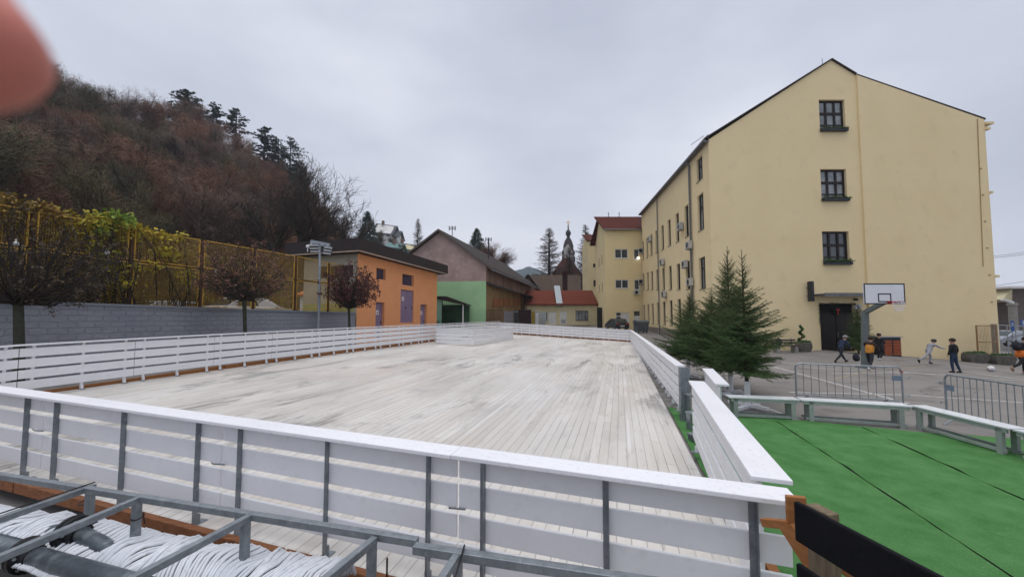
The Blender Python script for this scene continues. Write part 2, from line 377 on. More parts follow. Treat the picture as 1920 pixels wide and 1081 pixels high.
# ------------------------------------------------------------ rink floor
NR = V(1.71, 2.47, .14); NL = V(-12.2, 6.7, .42); FR = V(10.95, 34.3, .14); FL = V(-1.3, 38.5, .78)
AX = (FR - NR).normalized()
def rink_mat():
    m = bpy.data.materials.new('whitewashed rink boards'); m.use_nodes = True; t, n, l = nodes_of(m); b = n['Principled BSDF']
    tcn = n.new('ShaderNodeTexCoord')
    sep = n.new('ShaderNodeSeparateXYZ'); l.new(tcn.outputs['Object'], sep.inputs[0])
    def math_(op, a, b2=None, c=None):
        q = n.new('ShaderNodeMath'); q.operation = op
        for i, x in enumerate((a, b2, c)):
            if x is None: continue
            if isinstance(x, (int, float)): q.inputs[i].default_value = x
            else: l.new(x, q.inputs[i])
        return q.outputs[0]
    def noise(sc, scale, det=5, rough=.6, dist=0):
        mp = n.new('ShaderNodeMapping'); mp.inputs['Scale'].default_value = sc; l.new(tcn.outputs['Object'], mp.inputs[0])
        q = n.new('ShaderNodeTexNoise'); q.inputs['Scale'].default_value = scale; q.inputs['Detail'].default_value = det; q.inputs['Roughness'].default_value = rough; q.inputs['Distortion'].default_value = dist
        l.new(mp.outputs[0], q.inputs['Vector']); return q.outputs[0]
    def ramp(v, p0, p1, c0, c1):
        q = n.new('ShaderNodeValToRGB'); q.color_ramp.elements[0].position = p0; q.color_ramp.elements[1].position = p1
        q.color_ramp.elements[0].color = (*c0, 1); q.color_ramp.elements[1].color = (*c1, 1); l.new(v, q.inputs[0]); return q.outputs[0]
    def mix(f, a, b2, mode='MIX'):
        q = n.new('ShaderNodeMix'); q.data_type = 'RGBA'; q.blend_type = mode
        for i, x in ((0, f), (6, a), (7, b2)):
            if isinstance(x, (int, float)): q.inputs[i].default_value = x
            elif isinstance(x, tuple): q.inputs[i].default_value = (*x, 1)
            else: l.new(x, q.inputs[i])
        return q.outputs[2]
    # object space: x runs along the boards, y across them
    bw = .145
    yy = math_('DIVIDE', sep.outputs[1], bw); idx = math_('FLOOR', yy); fr = math_('FRACT', yy)
    wn = n.new('ShaderNodeTexWhiteNoise'); wn.noise_dimensions = '1D'; l.new(idx, wn.inputs['W'])
    off = math_('MULTIPLY', wn.outputs[0], 4.0)
    xx = math_('DIVIDE', math_('ADD', sep.outputs[0], off), 4.0); ix = math_('FLOOR', xx); fx = math_('FRACT', xx)
    wn2 = n.new('ShaderNodeTexWhiteNoise'); wn2.noise_dimensions = '2D'
    cb = n.new('ShaderNodeCombineXYZ'); l.new(idx, cb.inputs[0]); l.new(ix, cb.inputs[1]); l.new(cb.outputs[0], wn2.inputs['Vector'])
    edge = math_('MINIMUM', fr, math_('SUBTRACT', 1.0, fr))          # 0 at the board joint
    joint = math_('LESS_THAN', edge, .035)
    jx = math_('LESS_THAN', math_('MINIMUM', fx, math_('SUBTRACT', 1.0, fx)), .0012)
    joint = math_('MAXIMUM', joint, jx)
    gr = math_('MULTIPLY', math_('SINE', math_('MULTIPLY', yy, 2 * math.pi * 9)), .5)    # fine grooves of decking boards
    groovy = math_('GREATER_THAN', noise((.12, .35, 1), 1.0, 2), .50)
    base = ramp(wn2.outputs[0], 0, 1, (.55, .515, .465), (.65, .615, .565))
    big = noise((.5, .9, 1), .35, 4)
    base = mix(ramp(big, .52, .68, (0, 0, 0), (.55, .55, .55)), base, (.56, .46, .40))
    pale = noise((.25, 1.4, 1), .8, 6, .7)
    base = mix(ramp(pale, .45, .70, (0, 0, 0), (.8, .8, .8)), base, (.68, .665, .64))
    dirt = noise((.55, 3.2, 1), 1.7, 9, .72, .6)
    base = mix(ramp(dirt, .56, .74, (0, 0, 0), (.6, .6, .6)), base, (.21, .20, .185))
    patch = noise((.30, 1.1, 1), .75, 8, .75, .8); zone = noise((.6, .5, 1), .16, 2)
    base = mix(math_('MULTIPLY', ramp(patch, .52, .61, (0, 0, 0), (.7, .7, .7)), ramp(zone, .43, .53, (.1, .1, .1), (1, 1, 1))), base, (.15, .145, .135))
    dirt2 = noise((.9, 9, 1), 2.2, 7, .75)
    base = mix(ramp(dirt2, .57, .76, (0, 0, 0), (.5, .5, .5)), base, (.27, .25, .23))
    jm = math_('MULTIPLY', joint, ramp(noise((.4, .7, 1), 1.2, 3), .35, .62, (.2, .2, .2), (.7, .7, .7)))
    base = mix(jm, base, (.10, .09, .08))
    # a few pale worn lines of paint along the boards
    wl = math_('LESS_THAN', math_('ABSOLUTE', math_('SUBTRACT', math_('FRACT', math_('DIVIDE', math_('ADD', sep.outputs[1], .63), 2.9)), .5)), .0085)
    wlm = math_('MULTIPLY', wl, ramp(noise((.22, 0, 0), 1.5, 2), .45, .58, (0, 0, 0), (.8, .8, .8)))
    base = mix(wlm, base, (.72, .70, .68))
    gd = math_('MULTIPLY', math_('MULTIPLY', math_('GREATER_THAN', gr, .28), groovy), .30)
    base = mix(gd, base, (.25, .23, .21))
    l.new(base, b.inputs['Base Color'])
    rr = ramp(noise((.35, .8, 1), .9, 5), .38, .66, (.30, .30, .30), (.62, .62, .62)); l.new(rr, b.inputs['Roughness'])
    b.inputs['Specular IOR Level'].default_value = .42
    h = math_('SUBTRACT', math_('MULTIPLY', gr, math_('MULTIPLY', groovy, .12)), math_('MULTIPLY', joint, .6))
    bp = n.new('ShaderNodeBump'); bp.inputs['Strength'].default_value = .5; bp.inputs['Distance'].default_value = .006
    l.new(h, bp.inputs['Height']); l.new(bp.outputs[0], b.inputs['Normal'])
    return m
def leftz(t): return lerp(.42, .78, max(0, t) ** .42)
def rinkfloor():
    ang = math.atan2(AX.y, AX.x)
    o = bpy.data.objects.new('rink_floor', None)
    b = MB(); n = 24; mi = (Matrix.Translation(NR) @ Matrix.Rotation(ang, 4, 'Z')).inverted()
    ext = .22
    nr, nl, fr_, fl = NR + V(.12, -.06, 0), NL + V(-.35, -.08, 0), FR + V(.3, .3, 0), FL + V(-.2, .4, 0)
    for j in range(n + 1):
        for i in range(n + 1):
            p = lerp(lerp(nr, nl, i / n), lerp(fr_, fl, i / n), j / n); p.z = lerp(lerp(nr.z, fr_.z, j / n), leftz(j / n), i / n); b.v.append(tuple(mi @ p))
    k = len(b.v)
    for j in range(n):
        for i in range(n):
            a = j * (n + 1) + i; b.f.append([a, a + n + 1, a + n + 2, a + 1]); b.m.append(0)
    o = b.build('rink_floor', rink_mat()); o.location = NR; o.rotation_euler.z = ang
    tag(o, None, None, kind='structure')
    return (nr, nl, fr_, fl)
nr, nl, fr_, fl = rinkfloor()
# the ground rises a little under the rink: a timber deck edge closes the gap
def beam_along(name, p, q, h, wd, m, label, dz=-.005, cat='timber beam', top=0):
    b = MB(); d = (q - p); n_ = V(-d.y, d.x, 0).normalized()
    b.obox(p + n_ * -wd / 2 + V(0, 0, dz - h + top), d, n_ * wd, V(0, 0, h))
    o = b.build(name, m, bevel=.006); return tag(o, label, cat)

# ------------------------------------------------------------ slatted barrier sections
H = 1.13
def barrier(p, q, label, group, side=1, name='rink_barrier', h=H, posts=(.12, .5, .88), post_mat=None, capw=.2, capmat=None, slats=4, capext=0, foot=True, off=.0, detail=False, topgap=0.0, sgap=.055):
    """p,q = floor points of one section; side=+1: posts to the left of p->q"""
    d = V(q.x - p.x, q.y - p.y, 0); Ln = d.length; ux = d / Ln; n_ = V(-ux.y, ux.x, 0) * side
    root = thing(name, label, 'rink barrier', tuple(p), math.atan2(ux.y, ux.x), group)
    fx = lambda s: p + (q - p) * s
    sl = MB(); gap = .004
    pitch = (h - .035 - .14 - topgap) / slats; sh = pitch - sgap
    tops = []
    for i in range(slats):
        zt = h - .035 - .012 - topgap - i * pitch - random.uniform(0, .004)
        a = fx(gap) + V(0, 0, zt - sh) - n_ * .028; b_ = fx(1 - gap) + V(0, 0, zt - sh + random.uniform(-.003, .003)) - n_ * .028
        sl.obox(a, b_ - a, n_ * .028, V(0, 0, sh))
    sl.build('slat_panel', M_white, root, bevel=.004 if detail else 0)
    cb = MB(); a = fx(.0008 - capext) + V(0, 0, h - .035) - n_ * (.028 + .045 + off); b_ = fx(.9992) + V(0, 0, h - .035) - n_ * (.028 + .045 + off)
    cb.obox(a, b_ - a, n_ * capw, V(0, 0, .035))
    cb.build('cap_rail', capmat or M_whitecap, root, bevel=.006 if detail else 0)
    pm = post_mat or M_white
    for s in posts:
        c = fx(s) + n_ * .003; pb = MB()
        if detail:                        # galvanised angle post
            pb.obox(c + V(0, 0, .0), ux * .045, n_ * .006, V(0, 0, h - .04))
            pb.obox(c + n_ * .006, ux * .006, n_ * .045, V(0, 0, h - .04))
            for i in range(slats):
                pb.lathe(c + ux * .026 + n_ * .006 + V(0, 0, h - .14 - i * pitch), [(.008, -.001), (.008, .001)], 6)
        else:
            pb.obox(c, ux * .05, n_ * .04, V(0, 0, h - .04))
        o = pb.build('post', pm, root)
        if foot:
            fb = MB(); fb.obox(c - ux * .02 - n_ * .09 + V(0, 0, .002), ux * .09, n_ * .16, V(0, 0, .008)); fb.build('base_plate', M_galv, o)
        if s != posts[0] or True:         # the stubby bracket seen in the gap under the slats, rink side
            bb = MB(); bb.obox(c - n_ * .028, ux * .05, n_ * .031, V(0, 0, .10)); bb.build('foot', M_white if not detail else pm, o)
    return root

def run(p, q, n, labelf, group, side, zf=None, **kw):
    for i in range(n):
        a = lerp(p, q, i / n); b_ = lerp(p, q, (i + 1) / n)
        if zf: a.z = zf(i / n); b_.z = zf((i + 1) / n)
        barrier(a, b_, labelf(i), group, side, **kw)

random.seed(3)
# near barrier, four sections in view
def nline(px):                            # floor point of the near barrier at a photo column
    u = (px - 960) / F_ ; Y = 2.80 / (1 + .188 * u) if False else None
    # line NR->NL
    d = NL - NR; t = (u * NR.y - NR.x) / (d.x - u * d.y); return NR + d * t
nj = [NR + V(.10, -.02, 0), nline(861), nline(427), nline(95)]
dn = nj[3] - nj[2]
nj += [nj[3] + dn, nj[3] + dn * 2]
nlab = ['near white slatted barrier section ending at the green turf corner', 'near barrier section in the middle, behind the galvanised rail joint',
        'near barrier section with a small black hole in its slat, left of centre', 'near barrier section at the left edge of the photo above the black pipe flanges', 'near barrier section running out of the left edge of the photo']
posts_px = [(1405, 1137, 912), (812, 625, 465), (388, 250, 125), (70, -30, -150)]
for i in range(4):
    a, b_ = nj[i], nj[i + 1]; L_ = (b_ - a).length
    ps = []
    for x in posts_px[i]:
        q = nline(x); ps.append((q - a).length / L_)
    barrier(a, b_, nlab[i], 'near barrier sections', side=1, posts=ps, post_mat=M_galv, detail=True, capw=.215, h=H + (.003 if i == 0 else 0))
for i, lb in ((1, 'small metal latch on the slats at the middle joint of the near barrier'), (2, 'small metal latch on the slats at the joint left of centre'), (3, 'small metal latch on the slats at the joint near the left edge')):
    q = nj[i] + V(.0, -.036, H - .46); b = MB(); b.bar(q + V(-.07, .012, 0), q + V(.07, -.012, 0), .014, .012); b.tube([q + V(-.06, .0, .0), q + V(-.06, -.02, .03)], .005, 5); tag(b.build('latch', M_galvl), lb, 'latch', 'latches on the near barrier')
# near right section beside the turf
a = V(3.20, 6.6, .14); b_ = NR + V(.04, .17, 0)
mid = lerp(a, b_, .5)
barrier(a, b_, 'white barrier section between rink and green turf, nearest the camera', 'right barrier sections', side=1, posts=(.06, .5, .9), detail=True, capw=.25, post_mat=M_white, h=H + .02)
# right side, beyond the gate gap
a = V(3.98, 8.87, .13)
nR = 12
def rl(i):
    if i == 0: return 'right barrier section with an open end at the gate gap, before the spruces'
    if i == nR - 1: return 'last right barrier section, meeting the far barrier corner'
    return ORD[i] + ' barrier section from the gate gap on the right side of the rink'
run(a, FR, nR, rl, 'right barrier sections', -1, capw=.2, sgap=.05)
# left side
nLs = 16
def ll(i):
    if i == nLs - 1: return 'farthest left barrier section, behind the white box enclosure'
    return ORD[i] + ' barrier section along the left side of the rink counted from the near corner'
run(NL, FL, nLs, ll, 'left barrier sections', 1, posts=(.1, .5, .9), capw=.14, h=1.24, topgap=.05, zf=leftz)
# far side
run(FR, FL, 6, lambda i: 'far barrier section at the right corner of the rink' if i == 0 else ORD[i] + ' section of the far barrier counted from its right corner', 'far barrier sections', -1, sgap=.042)
# box enclosure
C1 = atz(818, 647, .55); C2 = atz(887, 650, .50); C3 = atz(962.5, 638.5, .42)
C4 = C1 + (C3 - C2)
EN = 'sections of the white enclosure on the rink'
barrier(C1, C2, 'front section of the white box enclosure standing on the rink', EN, 1, posts=(.12, .86), sgap=.05)
run(C2, C3, 3, lambda i: ['nearest', 'middle', 'farthest'][i] + ' section of the right side of the white box enclosure', EN, 1, posts=(.1, .9), sgap=.05)
run(C4, C1, 3, lambda i: ['farthest', 'middle', 'nearest'][i] + ' section of the left side of the white box enclosure, next to the left barrier', EN, 1, posts=(.1, .9), sgap=.05)
barrier(C3, C4, 'back section of the white box enclosure, seen over its front', EN, 1, posts=(.1, .9), sgap=.05)

# orange timber sleepers under the barriers
dL = V(-.16, .05, 0)
for i in range(5):
    p = lerp(NL, FL, i / 5 + (.002 if i else 0)) + dL; q = lerp(NL, FL, (i + 1) / 5) + dL; p.z = leftz(i / 5); q.z = leftz((i + 1) / 5)
    beam_along('timber_beam', p, q, .16, .12, M_wood, ORD[i] + ' orange timber beam under the left barrier counted from the near corner', top=.12)
dF = V(.05, .17, 0)
for i in range(2):
    p = lerp(FR, FL, i / 2) + dF; q = lerp(FR, FL, (i + 1) / 2 - .002) + dF
    beam_along('timber_beam', p, q, .16, .12, M_wood, ['right', 'left'][i] + ' brown timber beam under the far barrier', top=.14)
p = NL + V(-.08, -.14, 0); q = NR + V(-.9, .14, 0)
cuts = [0, .47, .78, 1]
for i in range(3):
    a_ = lerp(p, q, cuts[i]); c_ = lerp(p, q, cuts[i + 1] - .002)
    beam_along('timber_beam', a_, c_, .13, .07, M_beam, ['reddish timber beam by the black flanges behind the hose ends', 'middle reddish timber beam under the near barrier beside the white hoses', 'reddish timber beam under the near barrier at the bottom edge, right of the hoses'][i], top=.09)
# deck edge on the right
beam_along('timber_beam', NR + V(.32, .1, 0), V(3.6, 6.8, .14), .13, .09, M_wood, 'orange timber edge beneath the barrier beside the turf')

# open gate in the gap: dark end post, aluminium treads
t = thing('barrier_end_post', 'tall grey metal end post closing the open barrier end', 'post', (4.03, 8.72, .0))
b = MB(); b.box((4.03, 8.74, .62), (.26, .06, 1.24), R(17)); b.build('post', M_galv, t)
g2a = V(3.70, 6.65, .12); g2b = V(4.52, 8.7, .12)
barrier(g2b, g2a, 'outer white barrier section in the gate gap, with its end at the bench', 'right barrier sections', 1, capw=.22, posts=(.1, .9), h=1.10, slats=3)
for i in range(3):
    c = lerp(V(3.75, 7.3, 0), V(4.35, 8.7, 0), i / 2)
    tr = MB(); tr.box((c.x, c.y, .16 + .24 * i), (.7, .2, .03), R(17)); tr.box((c.x - .28, c.y, .08 + .12 * i), (.04, .12, .16 + .24 * i), R(17)); tr.box((c.x + .28, c.y, .08 + .12 * i), (.04, .12, .16 + .24 * i), R(17))
    tag(tr.build('step', M_galvl), ['lowest', 'middle', 'top'][i] + ' metal step in the gate gap of the rink', 'step', 'metal steps at the gate')
# ------------------------------------------------------------ walls with real openings
def wall_holes(mb, O, ux, Ln, top, bot, holes, depth=.22, inward=None):
    """a wall in the vertical plane through O along ux. top/bot: functions of s; holes: (s0,s1,z0,z1); adds reveals."""
    ux = Vector(ux).normalized(); inn = Vector(inward).normalized()
    P = lambda s, z, d=0: V(O[0], O[1], 0) + ux * s + V(0, 0, z) + inn * d
    br = sorted(set([0, Ln] + [h[0] for h in holes] + [h[1] for h in holes] + [x for x in getattr(top, 'brk', [])]))
    for a, b in zip(br[:-1], br[1:]):
        if b - a < 1e-5: continue
        m = (a + b) / 2; hs = sorted([h for h in holes if h[0] - 1e-6 < m < h[1] + 1e-6], key=lambda h: h[2])
        za0, zb0 = bot(a), bot(b)
        for h in hs:
            mb.quad(P(a, za0), P(b, zb0), P(b, h[2]), P(a, h[2])); za0 = zb0 = h[3]
        mb.quad(P(a, za0), P(b, zb0), P(b, top(b - 1e-6)), P(a, top(a + 1e-6)))
    for s0, s1, z0, z1 in holes:
        mb.quad(P(s0, z0), P(s0, z1), P(s0, z1, depth), P(s0, z0, depth)); mb.quad(P(s1, z0), P(s1, z0, depth), P(s1, z1, depth), P(s1, z1))
        mb.quad(P(s0, z0), P(s0, z0, depth), P(s1, z0, depth), P(s1, z0)); mb.quad(P(s0, z1), P(s1, z1), P(s1, z1, depth), P(s0, z1, depth))
def window(parent, O, ux, inn, s0, s1, z0, z1, depth=.22, cols=2, rows=1, trans=None, fm=None, gm=None, fw=.06, sill=True, label=None, extra=None, name='window', sillm=None):
    ux = Vector(ux).normalized(); inn = Vector(inn).normalized(); Z = V(0, 0, 1)
    P = lambda s, z, d=0: V(O[0], O[1], 0) + ux * s + V(0, 0, z) + inn * d
    pane = MB(); pane.quad(P(s0, z0, depth - .02), P(s1, z0, depth - .02), P(s1, z1, depth - .02), P(s0, z1, depth - .02))
    pn = pane.build(name, gm or M_glass, parent)
    if label: pn['label'] = label
    fb = MB(); d0 = depth - .09
    def bar(sa, sb, za, zb): fb.obox(P(sa, za, d0), ux * (sb - sa), inn * .06, Z * (zb - za))
    bar(s0, s0 + fw, z0, z1); bar(s1 - fw, s1, z0, z1); bar(s0 + fw, s1 - fw, z0, z0 + fw); bar(s0 + fw, s1 - fw, z1 - fw, z1)
    for i in range(1, cols):
        c = lerp(s0, s1, i / cols); bar(c - fw * .6, c + fw * .6, z0 + fw, z1 - fw)
    zs = trans if trans is not None else [i / rows for i in range(1, rows)]
    for k, t in enumerate(zs):
        c = lerp(z0, z1, t); th = fw * (.8 if k != 1 else .35)
        fb.obox(P(s0 + fw, c - th, d0 + .004), ux * (s1 - s0 - 2 * fw), inn * .05, Z * 2 * th)
    fb.build('frame', fm or M_frame_dark, pn)
    if sill:
        sb = MB(); sb.obox(P(s0 - .04, z0 - .045, -.05), ux * (s1 - s0 + .08), inn * (depth - .03), Z * .04); sb.build('sill', sillm or M_zinc, pn)
    return pn
class Pw:                                 # piecewise linear function of s
    def __init__(s, pts): s.p = sorted(pts, key=lambda q: q[0]); s.brk = [q[0] for q in s.p[1:-1]]
    def __call__(s, x):
        p = s.p
        if x <= p[0][0]: return p[0][1]
        for (a, za), (b, zb) in zip(p[:-1], p[1:]):
            if x <= b: return za + (zb - za) * (x - a) / max(1e-9, b - a)
        return p[-1][1]

# ------------------------------------------------------------ yellow school building
YG = 26.0
GC = at(1332, 400, YG); GX = GC.x
school = thing('school_building', 'tall pale yellow four storey school building with blank gable wall and long windowed wing', 'building', (GX, YG, gz(GX, YG)))
def gs(px, py): p = at(px, py, YG); return p.x - GX, p.z
E = gs(1330, 262); A = gs(1558, 113); S1 = gs(1604, 141); RT = gs(1850, 222)
seam = S1[0]; GL = gs(1867, 600)[0]
wins = []
for (x0, y0, x1, y1) in ((1535, 187, 1586, 247), (1538, 317, 1589, 377), (1541, 433.5, 1594, 496)):
    a_ = gs(x0, y0); b2 = gs(x1, y1); wins.append((a_[0], b2[0], b2[1], a_[1]))
dz0 = gs(1540, 652); dz1 = gs(1600, 570)
door = (dz0[0], gs(1604, 600)[0], gz(GX + 9, YG), dz1[1])
botf = lambda s: gz(GX + s, YG) - .6
mb = MB()
PR = -.13                                   # left part of the gable stands proud of the right part
topL = Pw([(0, E[1]), (A[0], A[1]), (seam, S1[1])])
wall_holes(mb, (GX, YG), (1, 0, 0), seam, topL, botf, wins + [door], .26, (0, 1, 0))
topR = Pw([(0, S1[1] - .08), (GL - seam, RT[1] - .15)])
wall_holes(mb, (GX + seam, YG + PR), (1, 0, 0), GL - seam, topR, lambda s: botf(s + seam), [], .2, (0, 1, 0))
mb.quad(V(GX + seam, YG, -1), V(GX + seam, YG + PR, -1), V(GX + seam, YG + PR, S1[1]), V(GX + seam, YG, S1[1]))
mb.quad(V(GX + GL, YG + PR, -3), V(GX + GL, YG + 22, -3), V(GX + GL, YG + 22, RT[1] - .2), V(GX + GL, YG + PR, RT[1] - .2))
# quoins and string courses on the street corner (seen in profile)
for k in range(26):
    z = -2.2 + k * .58
    mb.box((GX + GL + .02, YG + PR + .5, z), (.07, .9 if k % 2 else .6, .46))
for z, e_ in ((gs(1860, 233)[1], .55), (gs(1860, 243)[1], .3), (gs(1860, 362)[1], .16), (gs(1860, 518)[1], .2)):
    mb.box((GX + GL + e_ / 2, YG + 6 + PR - .1, z), (e_, 12, .16))
# the long wing
WD = V(.142, 1, 0).normalized(); WL = 23.3
WN = V(WD.y, -WD.x, 0)                     # inward (to the right)
def ws(px):                                # distance along the wing at a photo column
    u = (px - 960) / F_; return (GX - YG * u) / (u * WD.y - WD.x)
def wz(px, py): p = V(GX, YG, 0) + WD * ws(px); return at(px, py, p.y).z
eave = Pw([(0, E[1] - .02), (WL, wz(1205, 403))])
def rowz(near, far):                       # a height that drifts slightly along the wing, measured at both ends
    return Pw([(ws(1318), near), (ws(1207), far)])
r1t, r1b = rowz(wz(1318, 364), wz(1207, 453)), rowz(wz(1318, 430), wz(1207, 487))
r2t, r2b = rowz(wz(1318, 482), wz(1207, 512.5)), rowz(wz(1318, 541), wz(1207, 543))
r3t, r3b = rowz(wz(1273, 560), wz(1207, 571.5)), rowz(wz(1273, 612), wz(1207, 604))
cent = [1207.5, 1215.5, 1223.5, 1233.5, 1245, 1258, 1273.5, 1291.5]
WH = []
for i, x in enumerate(cent):
    s = ws(x); hw = .50
    for k, (tf, bf) in enumerate(((r1t, r1b), (r2t, r2b), (r3t, r3b))): WH.append((s - hw, s + hw, bf(s), tf(s), 's', k))
for (y0, y1) in ((295, 338), (364, 431), (482, 541)):
    s = ws(1318.5); WH.append((s - .62, s + .62, wz(1318.5, y1), wz(1318.5, y0), 'b', 0))
botw = lambda s: gz(GX + WD.x * s, YG + WD.y * s) - .4
wall_holes(mb, (GX, YG), WD, WL, eave, botw, [h[:4] for h in WH], .24, WN)
mb.build('wall', M_plaster, school)
for (s0, s1, z0, z1, k, r_) in WH:
    if k == 's': window(school, (GX, YG), WD, WN, s0, s1, z0, z1, .24, cols=2, trans=[.68], gm=M_glass, fw=.05)
    else: window(school, (GX, YG), WD, WN, s0, s1, z0, z1, .24, cols=2, trans=[.66], gm=M_glass_l, fw=.07)
for i, h in enumerate(wins):
    window(school, (GX, YG), (1, 0, 0), (0, 1, 0), *h, .26, cols=3, trans=[.60, .24], fw=.11, gm=M_glass_l if i < 2 else M_glass, sill=False)
pl = MB()                                   # plinth
pl.obox(V(GX, YG, botw(0) - .5) - WN * .05, WD * WL, WN * .04, V(0, 0, botw(WL) - botw(0) + 1.35))
pl.build('plinth', M_plinth, school)
# door of the gable with garland
dd = MB(); s0, s1, z0, z1 = door
for i in range(2):
    a_ = lerp(s0, s1, i / 2); b2 = lerp(s0, s1, (i + 1) / 2)
    dd.obox(V(GX + a_ + .03, YG + .16, z0), V(b2 - a_ - .06, 0, 0), V(0, .06, 0), V(0, 0, (z1 - z0) * .78))
    for r_ in range(4):
        zz = z0 + .2 + r_ * .6; dd.obox(V(GX + a_ + .14, YG + .145, zz), V(b2 - a_ - .28, 0, 0), V(0, .015, 0), V(0, 0, .48))
dd.obox(V(GX + s0, YG + .15, z0 + (z1 - z0) * .79), V(s1 - s0, 0, 0), V(0, .08, 0), V(0, 0, .08))
do = dd.build('door', M_frame_dark, school)
dg = MB(); dg.obox(V(GX + s0, YG + .23, z0), V(s1 - s0, 0, 0), V(0, .02, 0), V(0, 0, z1 - z0)); dg.build('glazing', M_dark, do)
dh = MB(); dh.tube([V(GX + (s0 + s1) / 2 + .08, YG + .12, z0 + 1.0), V(GX + (s0 + s1) / 2 + .08, YG + .12, z0 + 1.35)], .015, 6); dh.build('handle', M_galvl, do)
# seam strip, rusty lightning conductor, canopy
sm_ = MB(); sx = gs(1830, 260)[0]
sm_.tube([V(GX + sx, YG + PR - .03, gs(1826, 225)[1]), V(GX + gs(1838, 500)[0], YG + PR - .04, gs(1838, 500)[1])], .018, 5)
for k in range(6): sm_.box((GX + sx + .0 + k * .03, YG + PR - .03, 13 - k * 1.9), (.12, .05, .05))
sm_.build('conduit', mat('rusty brown pipe', (.34, .23, .12), (.24, .15, .08), ns=3, rough=.9), school)
cn = MB(); c0 = gs(1521, 549); c1 = gs(1622, 556)
cn.obox(V(GX + c0[0], YG - 1.1, c0[1] - .22), V(c1[0] - c0[0], 0, 0), V(0, 1.1, 0), V(0, 0, .12))
cn.obox(V(GX + c0[0], YG - 1.13, c0[1] - .30), V(c1[0] - c0[0], 0, 0), V(0, .03, 0), V(0, 0, .24))
cn.build('canopy', M_zinc, school)
# roof
rf = MB(); back = WD * (WL + 3)
def rp(s, z, d=0.0): return V(GX + s, YG - d, z)
ov = .28
th = .10
lo = rp(-.35, E[1] - .02 - .02, ov); ap = rp(A[0], A[1] + .10, ov); st = rp(seam + .02, S1[1] + .08, ov); rt = rp(GL + .1, RT[1] + .02, ov * .5)
bk = V(0, 1, 0) * WL
rf.prism([rp(-.35, E[1] + .0, .12), rp(A[0], A[1] + .0, .12), rp(A[0], A[1] + .09, .12), rp(-.35, E[1] + .09, .12)], WD * (WL + .6) + V(0, 0, eave(WL) - eave(0)))
rf.prism([rp(A[0], A[1], .12), rp(seam + .0, S1[1], .12), rp(seam, S1[1] + .10, .12), rp(A[0], A[1] + .09, .12)], WD * (WL + .6))
rf.prism([rp(seam + .02, S1[1] - .09, .12), rp(GL + .12, RT[1] - .15, .12), rp(GL + .12, RT[1] - .03, .12), rp(seam + .02, S1[1] + .03, .12)], V(0, WL, 0))
rf.build('roof', M_roofgrey, school)
gt = MB()                                   # eaves gutter along the wing, corner spout at the right
g0 = V(GX, YG - .1, E[1] - .08) - WN * .32; g1 = V(GX, YG, 0) + WD * WL - WN * .32; g1.z = eave(WL) - .06
gt.tube([g0, g1], .085, 8)
gt.obox(g0 + WN * .05 + V(0, 0, -.10), g1 - g0, WN * .28, V(0, 0, .07))
ct = MB(); ct.box((GX + GL + .25, YG + .3, gs(1860, 230)[1] + .05), (.5, .35, .14)); ct.build('corner_spout', M_zinc, school)
gt.tube([V(GX - .3, YG + .02, E[1] + .30), V(GX - .5, YG + 1.5, E[1] + .34)], .02, 5)
for k in range(22):
    q = lerp(g0, g1, k / 21); gt.tube([q + WN * .25 + V(0, 0, .08), q + WN * .25 + V(0, 0, .42)], .02, 5)
gt.tube([g0 + WN * .25 + V(0, 0, .42), g1 + WN * .25 + V(0, 0, .42)], .018, 5)
gt.build('gutter', M_zinc, school)
for x, yt, r_ in ((1301.5, 305, .085), (1238, 390, .06), (1204.5, 411, .06)):
    dp = MB(); s = ws(x); b0 = V(GX, YG, 0) + WD * s - WN * .13
    dp.tube([b0 - WN * .15 + V(0, 0, eave(s) - .15), b0 + V(0, 0, eave(s) - .5), b0 + V(0, 0, eave(s) - 1), b0 + V(0, 0, botw(s) + .4)], r_, 8)
    for k in range(5): dp.lathe(b0 + V(0, 0, botw(s) + 1 + k * 2.1), [(r_ + .02, 0), (r_ + .02, .05)], 8)
    dp.build('downpipe', M_zinc, school)
ro = MB(); ro.tube([V(GX + A[0] - .2, YG + .5, A[1]), V(GX + A[0] - .2, YG + .5, A[1] + .5)], .02, 5); ro.build('lightning_rod', M_galv, school)
# plaster scars under the windows
# ------------------------------------------------------------ small things on the gable
for i, h in enumerate(wins):
    s0, s1, z0, z1 = h
    t = thing('flower_box', 'long flower box with green plants on the ' + ['attic', 'middle', 'lowest'][i] + ' window of the gable wall', 'flower box', (GX + (s0 + s1) / 2, YG - .1, z0), 0, 'window flower boxes')
    b = MB(); b.obox(V(GX + s0 - .02, YG - .22, z0 - .02), V(s1 - s0 + .04, 0, 0), V(0, .2, 0), V(0, 0, .17)); b.build('box', M_steel_dark, t)
    pb = MB(); random.seed(i)
    for k in range(420):
        c = V(GX + lerp(s0, s1 + .12, random.random()), YG - .12 + random.gauss(0, .07), z0 + .16 + abs(random.gauss(0, .07)) * (1.6 if i == 2 else 1))
        a_ = V(random.gauss(0, 1), random.gauss(0, 1), random.gauss(0, 1)).normalized() * .05; b2 = a_.orthogonal().normalized() * .03
        pb.quad(c - a_ - b2, c + a_ - b2, c + a_ + b2, c - a_ + b2)
    pb.build('plants', MATS.get('box plants') or foliage('box plants', [(.02, .05, .015), (.04, .09, .025), (.07, .10, .03)], 3), t)
t = thing('sign_box', 'narrow grey upright sign box projecting from the wall left of the canopy', 'sign', (GX + gs(1514, 560)[0], YG - .7, gs(1514, 565)[1]))
b = MB(); a_ = gs(1509, 528); b2 = gs(1516.5, 565)
b.obox(V(GX + a_[0] + .04, YG - .5, b2[1]), V(.2, 0, 0), V(0, .36, 0), V(0, 0, a_[1] - b2[1])); b.build('housing', M_steel_dark, t, bevel=.02)
